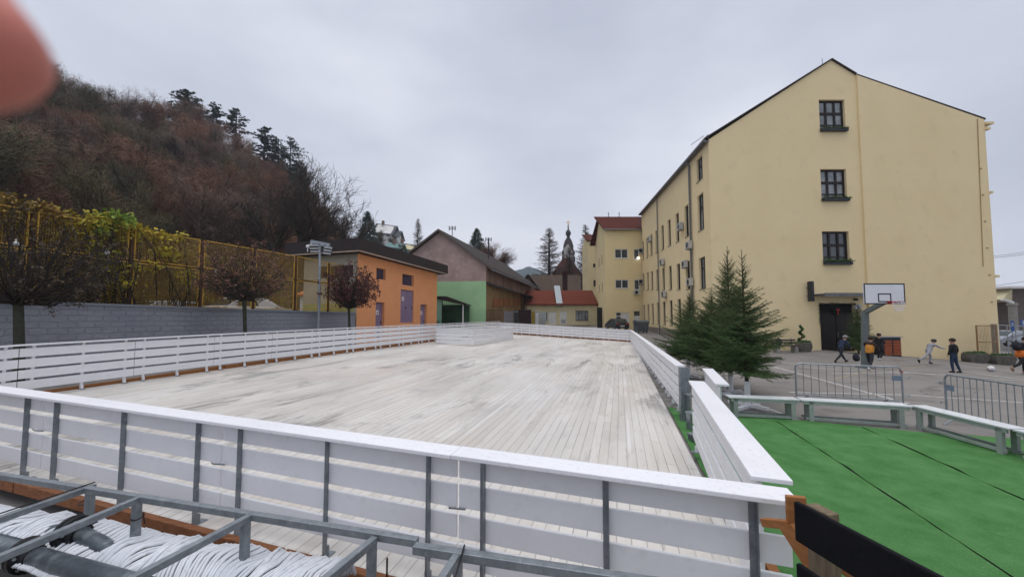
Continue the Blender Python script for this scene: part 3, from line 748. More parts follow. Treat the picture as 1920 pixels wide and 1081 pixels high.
b = MB(); b.tube([V(GX + a_[0] + .1, YG - .15, b2[1] + .4), V(GX + a_[0] + .1, YG, b2[1] + .4)], .04, 6); b.tube([V(GX + a_[0] + .1, YG - .15, a_[1] - .4), V(GX + a_[0] + .1, YG, a_[1] - .4)], .04, 6); b.build('bracket', M_galv, t)
t = thing('round_sign', 'oval white sign plate with a blue star beside the dark door', 'sign', (GX + gs(1608, 575)[0], YG - .03, gs(1608, 575)[1]))
c = V(GX + gs(1608, 575)[0], YG - .04, gs(1608, 575)[1])
b = MB(); b.prism([c + V(.27 * math.cos(k * math.pi / 12), 0, .2 * math.sin(k * math.pi / 12)) for k in range(24)], V(0, .03, 0)); b.build('plate', M_white, t)
b = MB(); b.prism([c + V(0, -.006, 0) + V(math.sin(k * math.pi / 5), 0, math.cos(k * math.pi / 5)) * (.09 if k % 2 == 0 else .04) for k in range(10)], V(0, .005, 0)); b.build('star', M_blue, t)
t = thing('wall_lamp', 'small oval lamp under the canopy above the door', 'lamp', (GX + gs(1602, 561)[0], YG - .6, gs(1602, 561)[1]))
b = MB(); b.ball((GX + gs(1602, 561)[0], YG - .12, gs(1602, 561)[1] - .02), (.16, .1, .09)); b.build('shade', M_steel_dark, t)
gar = MB(); random.seed(8)
s0, s1, z0, z1 = door
path = [V(GX + s0, YG - .03, z0 + 1.9), V(GX + s0 - .02, YG - .03, z1 + .02), V(GX + s1 + .02, YG - .03, z1 + .02), V(GX + s1, YG - .03, z1 - .3)]
for a_, b2 in zip(path[:-1], path[1:]):
    for k in range(int((b2 - a_).length * 130)):
        c = lerp(a_, b2, random.random()) + V(random.gauss(0, .05), random.gauss(0, .04), random.gauss(0, .05))
        d = V(random.gauss(0, 1), random.gauss(0, 1), random.gauss(0, 1)).normalized() * .07; e2 = d.orthogonal().normalized() * .012
        gar.quad(c - e2, c + e2, c + d + e2, c + d - e2)
M_needle_dark = foliage('dark garland needles', [(.008, .018, .01), (.014, .03, .016)], 3)
gar.tube(path, .02, 5); tag(gar.build('garland', M_needle_dark), 'dark green garland around the top of the gable door', 'garland')
wr = MB(); c = V(GX + (s0 + s1) / 2 + .05, YG + .08, z0 + 2.75)
wr.tube([c + V(.22 * math.cos(k * math.pi / 8), 0, .22 * math.sin(k * math.pi / 8)) for k in range(17)], .05, 6)
wro = thing('door_wreath', 'small wreath with a red bow hanging on the dark door', 'wreath', tuple(c)); wr.build('wreath', M_needle_dark, wro)
wb = MB(); wb.box(c + V(0, -.07, .16), (.2, .06, .12)); wb.box(c + V(0, -.07, -.02), (.07, .04, .3)); wb.build('bow', M_red, wro)

# ------------------------------------------------------------ air conditioners on the wing
def ac_unit(P0, ux, nout, label, size=(.85, .32, .6)):
    t = thing('air_conditioner', label, 'air conditioner', tuple(P0), 0, 'air conditioners on the yellow walls')
    w_, d_, h_ = size; b = MB(); o = P0 - ux * w_ / 2 + nout * .08 - V(0, 0, h_ / 2)
    b.obox(o, ux * w_, nout * d_, V(0, 0, h_)); b.build('casing', mat('ac casing', (.52, .51, .47), (.42, .41, .38), ns=3, rough=.6), t, bevel=.02)
    fb = MB(); c = o + ux * w_ * .38 + nout * (d_ + .008) + V(0, 0, h_ / 2); r_ = h_ * .4
    fb.prism([c + ux * r_ * math.cos(k * math.pi / 8) + V(0, 0, r_ * math.sin(k * math.pi / 8)) for k in range(16)], nout * .015); fb.build('fan_grille', M_steel_dark, t)
    br = MB(); br.obox(o - nout * .08 - V(0, 0, .05) + ux * .1, ux * .04, nout * (d_ + .05), V(0, 0, .05)); br.obox(o - nout * .08 - V(0, 0, .05) + ux * (w_ - .14), ux * .04, nout * (d_ + .05), V(0, 0, .05)); br.build('bracket', M_galv, t)
    return t
ACS = [(1284, 424.5, 'air conditioner at upper floor height, left of the thick downpipe'), (1300, 459.5, 'upper air conditioner fixed over the thick downpipe'), (1291, 495, 'air conditioner in front of a middle window, below the one on the downpipe'),
       (1300, 528.5, 'lowest air conditioner fixed over the thick downpipe'), (1247, 491, 'air conditioner above the middle row of windows, right of the thin downpipe'), (1249.5, 551, 'lone air conditioner just above the ground floor windows'),
       (1224, 448, 'air conditioner covering a top floor window, left of the thin downpipe')]
for x, y, lb in ACS:
    s = ws(x) ; p = V(GX, YG, 0) + WD * s; p.z = at(x, y, p.y).z
    ac_unit(p, WD, -WN, lb)
# ------------------------------------------------------------ frame of the rink direction for the left-hand buildings
DR = V(.296, .955, 0).normalized()          # along (away)
DL = V(-DR.y, DR.x, 0)                       # to the left
Z = V(0, 0, 1)
def line_at(P0, D, px):                      # point of a ground line at a photo column
    u = (px - 960) / F_; t = (u * P0.y - P0.x) / (D.x - u * D.y); return P0 + D * t
# yellow block closing the yard, and the paler one behind it
def gz0(p): return gz(p.x, p.y)
def face_px(Y, x, y): return at(x, y, Y)
blk = thing('rear_wing', 'yellow three storey rear block with red tiled roof at the end of the yard', 'building', (12.4, 49.3, gz(14, 49)))
Yb = 49.3
X0 = at(1135, 500, Yb).x; X1 = at(1207, 500, Yb).x + .6
zt = at(1170, 431, Yb).z; zr = at(1170, 404, Yb + 4).z
mb = MB()
Z_ = lambda y: at(1170, y, Yb).z
hs = []
specs = [(1153, 1178, 466.5, 484), (1188.5, 1198.5, 466.5, 487), (1153, 1178, 524, 540.5), (1188.5, 1198.5, 524, 543)]
for x0, x1, y0, y1 in specs: hs.append((at(x0, 500, Yb).x - X0, at(x1, 500, Yb).x - X0, Z_(y1), Z_(y0)))
doors = [(1153.5, 1163.5, 585, 611), (1164, 1178, 586, 614.5), (1187, 1198, 583, 614)]
for x0, x1, y0, y1 in doors: hs.append((at(x0, 500, Yb).x - X0, at(x1, 500, Yb).x - X0, max(Z_(y1), gz(14, Yb)) if x0 > 1160 else Z_(600), Z_(y0)))
wall_holes(mb, (X0, Yb), (1, 0, 0), X1 - X0, lambda s: zt, lambda s: gz(X0 + s, Yb) - .5, hs, .12, (0, 1, 0))
# left side wall with gable
side = V(.1, 1, 0).normalized(); sl = 10.5
topS = Pw([(0, zt), (sl / 2, zr), (sl, zt)])
lw = []
for yy0, yy1 in ((470, 487), (526, 541)):
    for s in (3.2, 6.2): lw.append((s - .35, s + .35, Z_(yy1), Z_(yy0)))
wall_holes(mb, (X0, Yb), side, sl, topS, lambda s: gz(X0, Yb) - .5, lw, .15, (1, 0, 0))
mb.build('wall', M_plaster2, blk)
for i, h in enumerate(hs[:4]):
    window(blk, (X0, Yb), (1, 0, 0), (0, 1, 0), *h, .12, cols=2 if i % 2 == 0 else 1, rows=1, fm=M_whitepl, gm=M_glass, fw=.09, sillm=M_whitepl)
for h in lw: window(blk, (X0, Yb), side, (1, 0, 0), *h, .15, cols=1, fm=M_frame_dark, fw=.05)
window(blk, (X0, Yb), (1, 0, 0), (0, 1, 0), *hs[4], .12, cols=1, rows=2, fm=M_whitepl, fw=.07)
for i, h in enumerate(hs[5:7]):
    b = MB(); b.obox(V(X0 + h[0], Yb + .06, h[2]), V(h[1] - h[0], 0, 0), V(0, .05, 0), V(0, 0, (h[3] - h[2]) * (1 if i == 0 else .72)))
    if i == 1: pass
    d_ = b.build('door', M_whitepl, blk)
    b = MB(); b.box((X0 + h[0] + .12, Yb + .045, h[2] + 1.0), (.1, .03, .03)); b.build('handle', M_steel_dark, d_)
    if i == 1: b = MB(); b.obox(V(X0 + h[0], Yb + .08, h[2] + (h[3] - h[2]) * .72), V(h[1] - h[0], 0, 0), V(0, .02, 0), V(0, 0, (h[3] - h[2]) * .28)); b.build('glazing', M_glass, d_)
rb = MB()
rb.prism([V(X0 - .25, Yb - .35, zt - .05), V(X0 - .25, Yb + sl / 2, zr), V(X0 - .25, Yb + sl / 2, zr + .18), V(X0 - .25, Yb - .35, zt + .13)], V(X1 - X0 + 5, 0, 0))
rb.prism([V(X0 - .25 + .5, Yb + sl + .35, zt - .05), V(X0 - .25 + .5, Yb + sl / 2, zr), V(X0 + .25, Yb + sl / 2, zr + .18), V(X0 + .25, Yb + sl + .35, zt + .13)], V(X1 - X0 + 5, 0, 0))
rb.build('roof', M_redroof, blk)
b = MB(); b.tube([V(X0 - .2, Yb - .42, zt - .02), V(X1, Yb - .42, zt - .02)], .09, 6); b.build('gutter', M_zinc, blk)
for px in (1141, 1161):
    p = at(px, 404, Yb + sl / 2); b = MB(); b.tube([V(p.x, p.y, zr), V(p.x, p.y, zr + .8)], .06, 6); b.lathe((p.x, p.y, zr + .75), [(.1, 0), (.1, .06)], 6); b.build('vent_pipe', M_galv, blk)
for (x, y, lb) in ((1200, 470.5, 'air conditioner beside the lit lamp in the corner of the rear block'), (1200, 528, 'air conditioner in the corner beside the middle window of the rear block'), (1193, 548, 'air conditioner just below the middle corner window of the rear block')):
    p = at(x, y, Yb); ac_unit(p, V(1, 0, 0), V(0, -1, 0), lb, (.8, .3, .55) if x < 1199 else (.55, .35, .6))
lampt = thing('lit_lamp', 'bright lit floodlight on the wall by the upper corner window', 'lamp', tuple(at(1195.5, 484, Yb)))
p = at(1195.5, 484, Yb); b = MB(); b.ball(p + V(0, -.25, 0), (.16, .1, .13)); b.build('bulb', emis('lit lamp', (1, .88, .72), 5), lampt)
b = MB(); b.tube([p + V(0, -.2, 0), p + V(.1, 0, .15)], .03, 5); b.build('bracket', M_steel_dark, lampt)

Yc = 64.0
b3 = thing('far_wing', 'narrow yellow block with red roof just behind the rear wing', 'building', (at(1102, 500, Yc).x, Yc, gz(14, Yc)))
X0c = at(1102.5, 500, Yc).x; X1c = at(1126, 500, Yc).x; ztc = at(1110, 452, Yc).z; zrc = at(1110, 439, Yc + 3).z
mb = MB(); zc = lambda y: at(1110, y, Yc).z
hc = [(at(1112, 500, Yc).x - X0c, at(1117, 500, Yc).x - X0c, zc(500), zc(494)), (at(1112.5, 500, Yc).x - X0c, at(1117, 500, Yc).x - X0c, zc(536), zc(525))]
wall_holes(mb, (X0c, Yc), (1, 0, 0), X1c - X0c, lambda s: ztc, lambda s: gz(X0c, Yc) - 1, hc, .15, (0, 1, 0))
sd2 = V(.07, 1, 0).normalized()
hsd = [(s - .3, s + .3, zc(y1), zc(y0)) for s in (2.5, 5.0) for (y0, y1) in ((467, 484), (498, 513), (527, 545))]
wall_holes(mb, (X0c, Yc), sd2, 8, Pw([(0, ztc), (4, zrc), (8, ztc)]), lambda s: gz(X0c, Yc) - 1, hsd, .12, (1, 0, 0))
mb.build('wall', M_plaster2, b3)
for h in hc: window(b3, (X0c, Yc), (1, 0, 0), (0, 1, 0), *h, .15, cols=1, fw=.08, fm=M_frame_dark)
for h in hsd: window(b3, (X0c, Yc), sd2, (1, 0, 0), *h, .12, cols=1, fw=.06, fm=M_whitepl)
rb = MB(); rb.prism([V(X0c - .2, Yc - .3, ztc - .05), V(X0c - .2, Yc + 4, zrc), V(X0c - .2, Yc + 4, zrc + .18), V(X0c - .2, Yc - .3, ztc + .13)], V(X1c - X0c + 3, 0, 0)); rb.build('roof', M_redroof, b3)

# ------------------------------------------------------------ small house with red tiles, doors and a flue
Yh = 57.0
hx = lambda px: at(px, 560, Yh).x; hz = lambda y: at(1060, y, Yh).z
sh = thing('low_house', 'low cream house with red tiled roof and grey metal flue behind the far barrier', 'house', (hx(1065), Yh, gz(6, Yh)))
mb = MB(); XH = hx(985); LH = hx(1120.5) - XH
hs = [(hx(a_) - XH, hx(b_) - XH, max(hz(d_), gz(6, Yh)), hz(c_)) for a_, b_, c_, d_ in ((1079, 1103, 582, 600.5), (1023, 1027, 585, 601), (1028.5, 1042.5, 584, 608), (1049.5, 1062.5, 583, 608))]
wall_holes(mb, (XH, Yh), (1, 0, 0), LH, lambda s: hz(572), lambda s: gz(6, Yh) - .5, hs, .15, (0, 1, 0))
mb.quad(V(hx(1120.5), Yh, 0), V(hx(1120.5), Yh + 6, 0), V(hx(1120.5), Yh + 6, hz(572)), V(hx(1120.5), Yh, hz(572)))
mb.build('wall', M_cream, sh)
window(sh, (XH, Yh), (1, 0, 0), (0, 1, 0), *hs[0], .15, cols=4, fw=.07, gm=M_glass_l, fm=M_steel_dark)
window(sh, (XH, Yh), (1, 0, 0), (0, 1, 0), *hs[1], .15, cols=1, fw=.06, fm=M_whitepl)
for i in (2, 3):
    h = hs[i]; b = MB(); b.obox(V(XH + h[0], Yh + .08, h[2]), V(h[1] - h[0], 0, 0), V(0, .05, 0), V(0, 0, h[3] - h[2]))
    d_ = b.build('door', M_whitepl, sh); b = MB(); b.box((XH + h[1] - .15, Yh + .06, h[2] + 1.0), (.12, .04, .04)); b.build('handle', M_steel_dark, d_)
    if i == 3: b = MB(); [b.box((XH + (h[0] + h[1]) / 2, Yh + .07, h[2] + .2 + k * .07), (.7, .02, .03)) for k in range(9)]; b.build('louvre', M_galv, d_)
rb = MB(); rz0 = hz(572) - .02; rz1 = at(1060, 546, Yh + 4).z
rb.prism([V(hx(983), Yh - .4, rz0), V(hx(983), Yh + 4, rz1), V(hx(983), Yh + 4, rz1 + .12), V(hx(983), Yh - .4, rz0 + .12)], V(hx(1121) - hx(983), 0, 0))
nrow = 13
for k in range(nrow):                      # tile courses
    t0 = k / nrow; a_ = V(hx(983), lerp(Yh - .4, Yh + 4, t0), lerp(rz0, rz1, t0) + .12)
    rb.obox(a_, V(hx(1121) - hx(983), 0, 0), V(0, 4.4 / nrow * .97, (rz1 - rz0) / nrow * .97), V(0, -.02, .055))
rb.build('roof', tiles('bright red tiles', (.27, .075, .045), (.17, .045, .028), (.35, .35, .35), .5, .62), sh)
fl_ = MB(); a_ = at(1049.5, 573, Yh - .3); c_ = at(1044, 541, Yh + 2.6)
fl_.bar(a_, c_ + V(0, 0, .4), .95, .3, up=(0, -1, 1)); fl_.build('flue', M_galv, sh)
b = MB(); b.obox(V(XH, Yh - .06, gz(6, Yh) - .5), V(LH, 0, 0), V(0, .06, 0), V(0, 0, .8)); b.build('plinth', M_plinth, sh)
t = thing('dark_gate', 'tall dark gate closing the slot between the low house and the rear block', 'gate', (hx(1125.5), 52, gz(12, 52)))
b = MB(); p0 = at(1120, 610, 52); p1 = at(1129, 610, 52); zt_ = at(1125, 576, 52).z
b.obox(V(p0.x, 52, 0), V(p1.x - p0.x, 0, 0), V(0, .08, 0), V(0, 0, zt_)); b.build('leaf', M_frame_dark, t)
b = MB(); b.obox(V(p0.x, 51.9, zt_ - .1), V(p1.x - p0.x, 0, 0), V(0, .06, 0), V(0, 0, .1)); [b.obox(V(lerp(p0.x, p1.x, k / 4) - .02, 51.92, 0), V(.04, 0, 0), V(0, .04, 0), V(0, 0, zt_ - .1)) for k in range(5)]; b.build('bars', M_steel_dark, t)

# ------------------------------------------------------------ orange transformer building
OC = V(at(669, 560, 25).x, 25, 0)          # near corner
OR = line_at(OC, DR, 819); OLn = (OR - OC).length
gO = .75
zE = [at(669, 475, OC.y).z, at(819, 513, OR.y).z]
ob = thing('transformer_building', 'orange flat roofed utility building with lilac doors and a dark roof band', 'building', (OC.x, OC.y, gO))
sO = lambda px: (line_at(OC, DR, px) - OC).length
def zO(px, y): return at(px, y, line_at(OC, DR, px).y).z
hs = [(sO(704.5), sO(722), zO(713, 523.5), zO(713, 503)), (sO(753.5), sO(775), zO(764, 535), zO(764, 514.5)),
      (sO(751), sO(775.5), zO(763, 604.5), zO(763, 543.5)), (sO(704.5), sO(721), gO + .1, zO(712, 566.5)), (sO(788.5), sO(800.5), gO + .1, zO(794, 570.5))]
mb = MB(); topO = Pw([(0, zE[0]), (OLn, zE[1])])
wall_holes(mb, OC, DR, OLn, topO, lambda s: gO - .6, hs, .28, DL)
rr_ = OR
mb.quad(OR + V(0, 0, gO - .5), OR + DL * 5.2 + V(0, 0, gO - .5), OR + DL * 5.2 + V(0, 0, zE[1]), OR + V(0, 0, zE[1]))
mb.build('wall', M_orange, ob)
mb = MB(); OW = 4.6
BK = DL * OW
mb.quad(OC + V(0, 0, gO), OC + BK + V(0, 0, gO), OC + BK + V(0, 0, zE[0]), OC + V(0, 0, zE[0]))
mb.quad(OC + BK + V(0, 0, gO), OR + BK + V(0, 0, gO), OR + BK + V(0, 0, zE[1]), OC + BK + V(0, 0, zE[0]))
mb.build('side_wall', M_beige, ob)
mb = MB(); mb.obox(OC + DL * .2 - DR * .015 + V(0, 0, at(640, 577, 25.5).z - .25), DL * (OW - .2), DR * .015, V(0, 0, .55)); mb.build('yellow_band', mat('yellow band', (.45, .43, .16), None), ob)
mb = MB(); za = at(640, 520, 25.5).z; zb_ = at(640, 498, 25.5).z
mb.obox(OC + DL * .35 - DR * .03 + V(0, 0, za), DL * 2.9, DR * .03, V(0, 0, zb_ - za)); mb.build('louvre_band', mat('dark louvre band', (.05, .035, .03), None), ob)
def louvre(h, n):
    s0, s1, z0, z1 = h; pb = MB(); O = OC + DR * s0 + DL * .24
    pb.obox(O + V(0, 0, z0), DR * (s1 - s0), DL * .02, V(0, 0, z1 - z0)); po = pb.build('vent', M_dark, ob)
    sb = MB()
    for k in range(n):
        zz = lerp(z0, z1, (k + .15) / n); sb.obox(O - DL * .07 + V(0, 0, zz), DR * (s1 - s0), DL * .06 + V(0, 0, .045), V(0, 0, .02))
    sb.build('louvre', M_lilac, po)
louvre(hs[0], 5); louvre(hs[1], 6)
def ldoor(h, leaves, dep=.22):
    s0, s1, z0, z1 = h; w_ = (s1 - s0) / leaves
    for k in range(leaves):
        O = OC + DR * (s0 + k * w_ + .01) + DL * dep; b = MB(); b.obox(O + V(0, 0, z0), DR * (w_ - .02), DL * .04, V(0, 0, z1 - z0 - .04))
        d_ = b.build('door', M_lilac, ob)
        for zz in (.12, .78): b = MB(); b.obox(O - DL * .012 + V(0, 0, lerp(z0, z1, zz)), DR * (w_ - .02), DL * .012, V(0, 0, .05)); b.build('rail', M_lilac, d_)
        b = MB(); b.obox(O - DL * .06 + DR * (w_ - .2) + V(0, 0, lerp(z0, z1, .42)), DR * .04, DL * .05, V(0, 0, .16)); b.build('handle', M_steel_dark, d_)
        if k == 0:
            b = MB(); b.obox(O - DL * .008 + DR * (w_ * .3) + V(0, 0, lerp(z0, z1, .66)), DR * .3, DL * .008, V(0, 0, .38)); b.build('notice', M_white, d_)
            b = MB(); q = O - DL * .014 + DR * (w_ * .3) + V(0, 0, lerp(z0, z1, .66)); b.add([q + DR * .06 + V(0, 0, .08), q + DR * .24 + V(0, 0, .08), q + DR * .15 + V(0, 0, .28)], [(0, 1, 2)]); b.build('warning_triangle', M_red, d_)
ldoor(hs[2], 2, .1); ldoor(hs[3], 1); ldoor(hs[4], 1)
# dark fascia band and low roof
rb = MB(); fo = .75
A0 = OC - DR * .75 - DL * fo; A1 = OR + DR * .8 - DL * fo; A2 = OR + DR * .8 + DL * (OW + 1.0); A3 = OC - DR * .75 + DL * (OW + 1.0)
zf = lambda p: lerp(zE[0], zE[1], max(-.1, min(1.1, (p - OC).dot(DR) / OLn)))
for p, q in ((A0, A1), (A1, A2), (A2, A3), (A3, A0)):
    d = (q - p).normalized(); n_ = V(-d.y, d.x, 0)
    P = lambda r, dz, k: r + n_ * k + V(0, 0, zf(r) + dz)
    rb.add([P(p, 0, 0), P(q, 0, 0), P(q, .88, 0), P(p, .88, 0), P(p, 0, .12), P(q, 0, .12), P(q, .88, .12), P(p, .88, .12)],
           [(0, 1, 2, 3), (7, 6, 5, 4), (3, 2, 6, 7), (0, 4, 5, 1)])
rb.poly([r + V(0, 0, zf(r) + .01) for r in (A0, A1, A2, A3)][::-1])
rb.poly([r + V(0, 0, zf(r) + .80) for r in (A0, A1, A2, A3)])
cm = (A0 + A1 + A2 + A3) / 4; r1 = lerp(OC + DL * 2.3, OR + DL * 2.3, .2); r2 = lerp(OC + DL * 2.3, OR + DL * 2.3, .75)
R1 = r1 + V(0, 0, zf(r1) + 1.55); R2 = r2 + V(0, 0, zf(r2) + 1.45)
Pq = [r + V(0, 0, zf(r) + .86) for r in (lerp(A0, cm, .06), lerp(A1, cm, .06), lerp(A2, cm, .06), lerp(A3, cm, .06))]
rb.add(Pq + [R1, R2], [(0, 1, 5, 4), (1, 2, 5), (2, 3, 4, 5), (3, 0, 4)])
rb.build('roof', M_darkroof, ob)
b = MB(); 
for p, q in ((A0, A1), (A3, A0)):
    n_ = V(-(q - p).y, (q - p).x, 0).normalized(); b.add([p - n_ * .012 + V(0, 0, zf(p) - .03), q - n_ * .012 + V(0, 0, zf(q) - .03), q - n_ * .012 + V(0, 0, zf(q) + .05), p - n_ * .012 + V(0, 0, zf(p) + .05)], [(0, 1, 2, 3)])
b.build('drip_edge', mat('pale drip edge', (.45, .33, .25), None), ob)

# ------------------------------------------------------------ green and pink gabled building
PC = V(at(911.5, 560, 41).x, 41, 0); GWd = 11.2
gP = .9
UG = DL.copy(); UG = V(-1, .12, 0).normalized()
zc2 = lambda px, y: at(px, y, line_at(PC, UG, px).y).z
pb_ = thing('gabled_barn', 'old barn like building with pink gable above a green painted wall', 'building', (PC.x, PC.y, gP))
sP = lambda px: (line_at(PC, UG, px) - PC).length
sa = sP(824); ze = zc2(908, 497); za = zc2(824, 434)
mb = MB(); zsplit = zc2(890, 527)
GW2 = 2 * sa
up = Pw([(0, ze), (sa, za), (GW2, ze)])
wall_holes(mb, PC, UG, GW2, up, lambda s: zsplit, [], .1, DR)
mb.build('gable_wall', M_pink, pb_)
mb = MB(); wall_holes(mb, PC - DR * .03, UG, GW2, lambda s: zsplit, lambda s: gP - .6, [], .1, DR)
mb.quad(PC - DR * .03 + V(0, 0, zsplit), PC + V(0, 0, zsplit), PC + UG * GW2 + V(0, 0, zsplit), PC - DR * .03 + UG * GW2 + V(0, 0, zsplit))
mb.build('painted_wall', M_green, pb_)
# side wall towards the yard
DS = V(.262, 1, 0).normalized(); SL = 24.0
Q = lambda s, z: PC + DS * s + V(0, 0, z)
zs2 = Pw([(0, ze - .1), (SL, ze - .1)])
zcan = Pw([(0, zc2(911, 529)), (SL + 3, zc2(911, 529) - .35)])
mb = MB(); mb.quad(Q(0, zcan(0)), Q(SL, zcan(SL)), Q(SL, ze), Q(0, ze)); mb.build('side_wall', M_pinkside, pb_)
mb = MB(); mb.quad(Q(0, gP - .6), Q(SL, gP - .6), Q(SL, zcan(SL)), Q(0, zcan(0))); mb.build('ochre_wall', M_brownyellow, pb_)
t_ = lambda px: (line_at(PC, DS, px) - PC).length
for px in (924, 933, 943, 952, 962, 970):
    s = t_(px); z_ = at(px, 566, Q(s, 0).y).z
    b = MB(); b.obox(Q(s, z_ - .5) - V(DS.y, -DS.x, 0) * -.04, DS * 1.7, V(DS.y, -DS.x, 0) * .04, V(0, 0, 1.0)); b.build('shutter', mat('orange brown board', (.32, .12, .05), None), pb_)
# roofs
rb = MB(); over = .7
apex = PC + UG * sa; lf = PC + UG * GW2
def sl_(p, dz): return p + V(0, 0, dz)
k = (za - ze) / sa; e1 = PC - UG * .8; e2 = lf + UG * .8
f0 = -DR * .45
for ea in (e1, e2):
    rb.prism([ea + f0 + V(0, 0, ze - k * .8 + .02), apex + f0 + V(0, 0, za + .02), apex + f0 + V(0, 0, za + .22), ea + f0 + V(0, 0, ze - k * .8 + .22)], DS * (SL + 3))
rb.build('roof', M_roofgrey, pb_)
b = MB()
for ea in (e1, e2):
    a_ = ea + f0 * 1.06 + V(0, 0, ze - k * .8 - .02); c_ = apex + f0 * 1.06 + V(0, 0, za - .02)
    b.add([a_, c_, c_ + V(0, 0, .26), a_ + V(0, 0, .26)], [(0, 1, 2, 3)])
b.build('verge_board', mat('grey verge board', (.12, .10, .09), None), pb_)
b = MB(); b.tube([e1 + f0 + V(0, 0, ze - k * .8), e1 + DS * (SL + 3) + V(0, 0, ze - k * .8)], .09, 6); b.build('gutter', M_zinc, pb_)
# lean-to canopy with posts
cn = MB(); nS = V(DS.y, -DS.x, 0)
cn.add([Q(0, zcan(0)), Q(SL + 3, zcan(SL)), Q(SL + 3, zcan(SL) - .55) + nS * 2.2, Q(0, zcan(0) - .3) + nS * .25,
        Q(0, zcan(0) + .1), Q(SL + 3, zcan(SL) + .1), Q(SL + 3, zcan(SL) - .42) + nS * 2.2, Q(0, zcan(0) - .18) + nS * .25],
       [(0, 1, 2, 3), (7, 6, 5, 4), (0, 3, 7, 4), (3, 2, 6, 7), (2, 1, 5, 6)])
cn.build('lean_to_roof', M_darkroof, pb_)
for i, px in enumerate((1005, 1008, 1011.5, 1015, 1018, 1021)):
    s = 12 + i * 2.6; c_ = Q(s, 0) + nS * lerp(.25, 2.1, s / SL); b = MB(); b.tube([c_ + V(0, 0, gz(c_.x, c_.y) - .2), c_ + V(0, 0, zcan(s) - .3)], .06, 6); b.build('post', M_frame_dark, pb_)
# green shed on the front
t = thing('green_shed', 'small green shed with sloping dark roof leaning on the green wall', 'shed', (at(840, 600, 37).x, 37, .85))
Ys = 37.0; sx0, sx1 = at(816, 560, Ys).x, at(873, 560, Ys).x
b = MB(); z0_ = .7; za_ = at(816, 555, Ys).z; zb_ = at(873, 569, Ys).z
b.obox(V(sx0, Ys, z0_), V(at(828, 600, Ys).x - sx0, 0, 0), V(0, .1, 0), V(0, 0, za_ - z0_ - .15)); b.build('front_panel', M_mint, t)
b = MB(); b.obox(V(sx0, Ys + 3.5, z0_), V(sx1 - sx0, 0, 0), V(0, .1, 0), V(0, 0, zb_ - z0_)); b.obox(V(sx0, Ys + .1, z0_), V(.1, 0, 0), V(0, 3.4, 0), V(0, 0, zb_ - z0_)); b.build('wall', mat('dull green boards', (.07, .15, .08), (.05, .10, .06), ns=2), t)
b = MB(); b.prism([V(sx0 - .2, Ys - .3, za_), V(at(838, 560, Ys).x, Ys - .3, za_ - .02), V(sx1 + .1, Ys - .3, zb_), V(sx1 + .1, Ys - .3, zb_ - .16), V(sx0 - .2, Ys - .3, za_ - .2)], V(0, 4.2, 0)); b.build('roof', M_darkroof, t)
b = MB(); b.tube([V(sx1 - .25, Ys, z0_), V(sx1 - .25, Ys, zb_)], .06, 6); b.build('post', M_white, t)
b = MB(); b.tube([V(at(829, 600, Ys).x, Ys, z0_), V(at(829, 600, Ys).x, Ys, za_)], .05, 6); b.build('post', M_frame_dark, t)
# antennas
for px, y0, y1, Ya, lb in ((848, 426, 447, 46, 'small aerial on a pole above the pink gable roof'), (916, 447, 478, 50, 'double aerial mast rising behind the barn roof')):
    p = at(px, y1, Ya); q = at(px, y0, Ya); t = thing('roof_aerial', lb, 'aerial', tuple(p))
    b = MB(); b.tube([p - V(0, 0, 1.2), q], .05 if px == 848 else .11, 5); b.build('mast', M_steel_dark, t)
    b = MB(); [b.bar(q + V(-.4, 0, -k * .22), q + V(.4, 0, -k * .22), .07, .07) for k in range(2)]; [b.bar(q + V(s_, 0, .16), q + V(s_, 0, -.4), .09, .09) for s_ in (-.38, 0, .38)]; b.build('antenna', M_steel_dark, t)

# iron gate, container, boxes in front of the barn
def fgate(px0, px1, Y, yt, yb, label, n, m, cat='gate', nm='iron_gate'):
    a_ = at(px0, yb, Y); c_ = at(px1, yb, Y); zt_ = at(px0, yt, Y).z; t = thing(nm, label, cat, (a_.x, Y, a_.z))
    b = MB(); b.obox(V(a_.x, Y, zt_ - .08), V(c_.x - a_.x, 0, 0), V(0, .05, 0), V(0, 0, .08)); b.obox(V(a_.x, Y, a_.z + .1), V(c_.x - a_.x, 0, 0), V(0, .05, 0), V(0, 0, .08)); b.build('frame', m, t)
    b = MB(); [b.obox(V(lerp(a_.x, c_.x, k / n) - .025, Y + .01, a_.z), V(.05, 0, 0), V(0, .03, 0), V(0, 0, zt_ - a_.z - .04)) for k in range(n + 1)]; b.build('bars', m, t)
fgate(913, 943, 40.5, 580, 610, 'brown barred gate between the green wall and the grey container', 14, mat('brown gate paint', (.10, .06, .04), None))
def crate(px0, px1, Y, yt, dep, m, nm, label, cat, trim=None):
    a_ = at(px0, 612, Y); c_ = at(px1, 612, Y); zt_ = at(px0, yt, Y).z; t = thing(nm, label, cat, (a_.x, Y, a_.z))
    b = MB(); b.obox(V(a_.x, Y, .8), V(c_.x - a_.x, 0, 0), V(0, dep, 0), V(0, 0, zt_ - .8)); b.build('body', m, t, bevel=.03)
    b = MB()
    for k in range(7): b.obox(V(lerp(a_.x, c_.x, (k + .5) / 7) - .03, Y - .03, .9), V(.06, 0, 0), V(0, .03, 0), V(0, 0, zt_ - 1.0))
    b.build('rib', trim or m, t)
    b = MB(); b.obox(V(a_.x - .03, Y - .05, zt_), V(c_.x - a_.x + .06, 0, 0), V(0, dep + .1, 0), V(0, 0, .07)); b.build('lid', trim or m, t)
crate(945, 963, 42, 584, 2, mat('grey container', (.26, .24, .24), None), 'storage_container', 'grey brown storage container behind the far barrier', 'container')
crate(964, 972, 41, 583, 1.5, M_galvl, 'metal_locker', 'pale metal locker between the grey container and the dark box', 'locker', M_black)
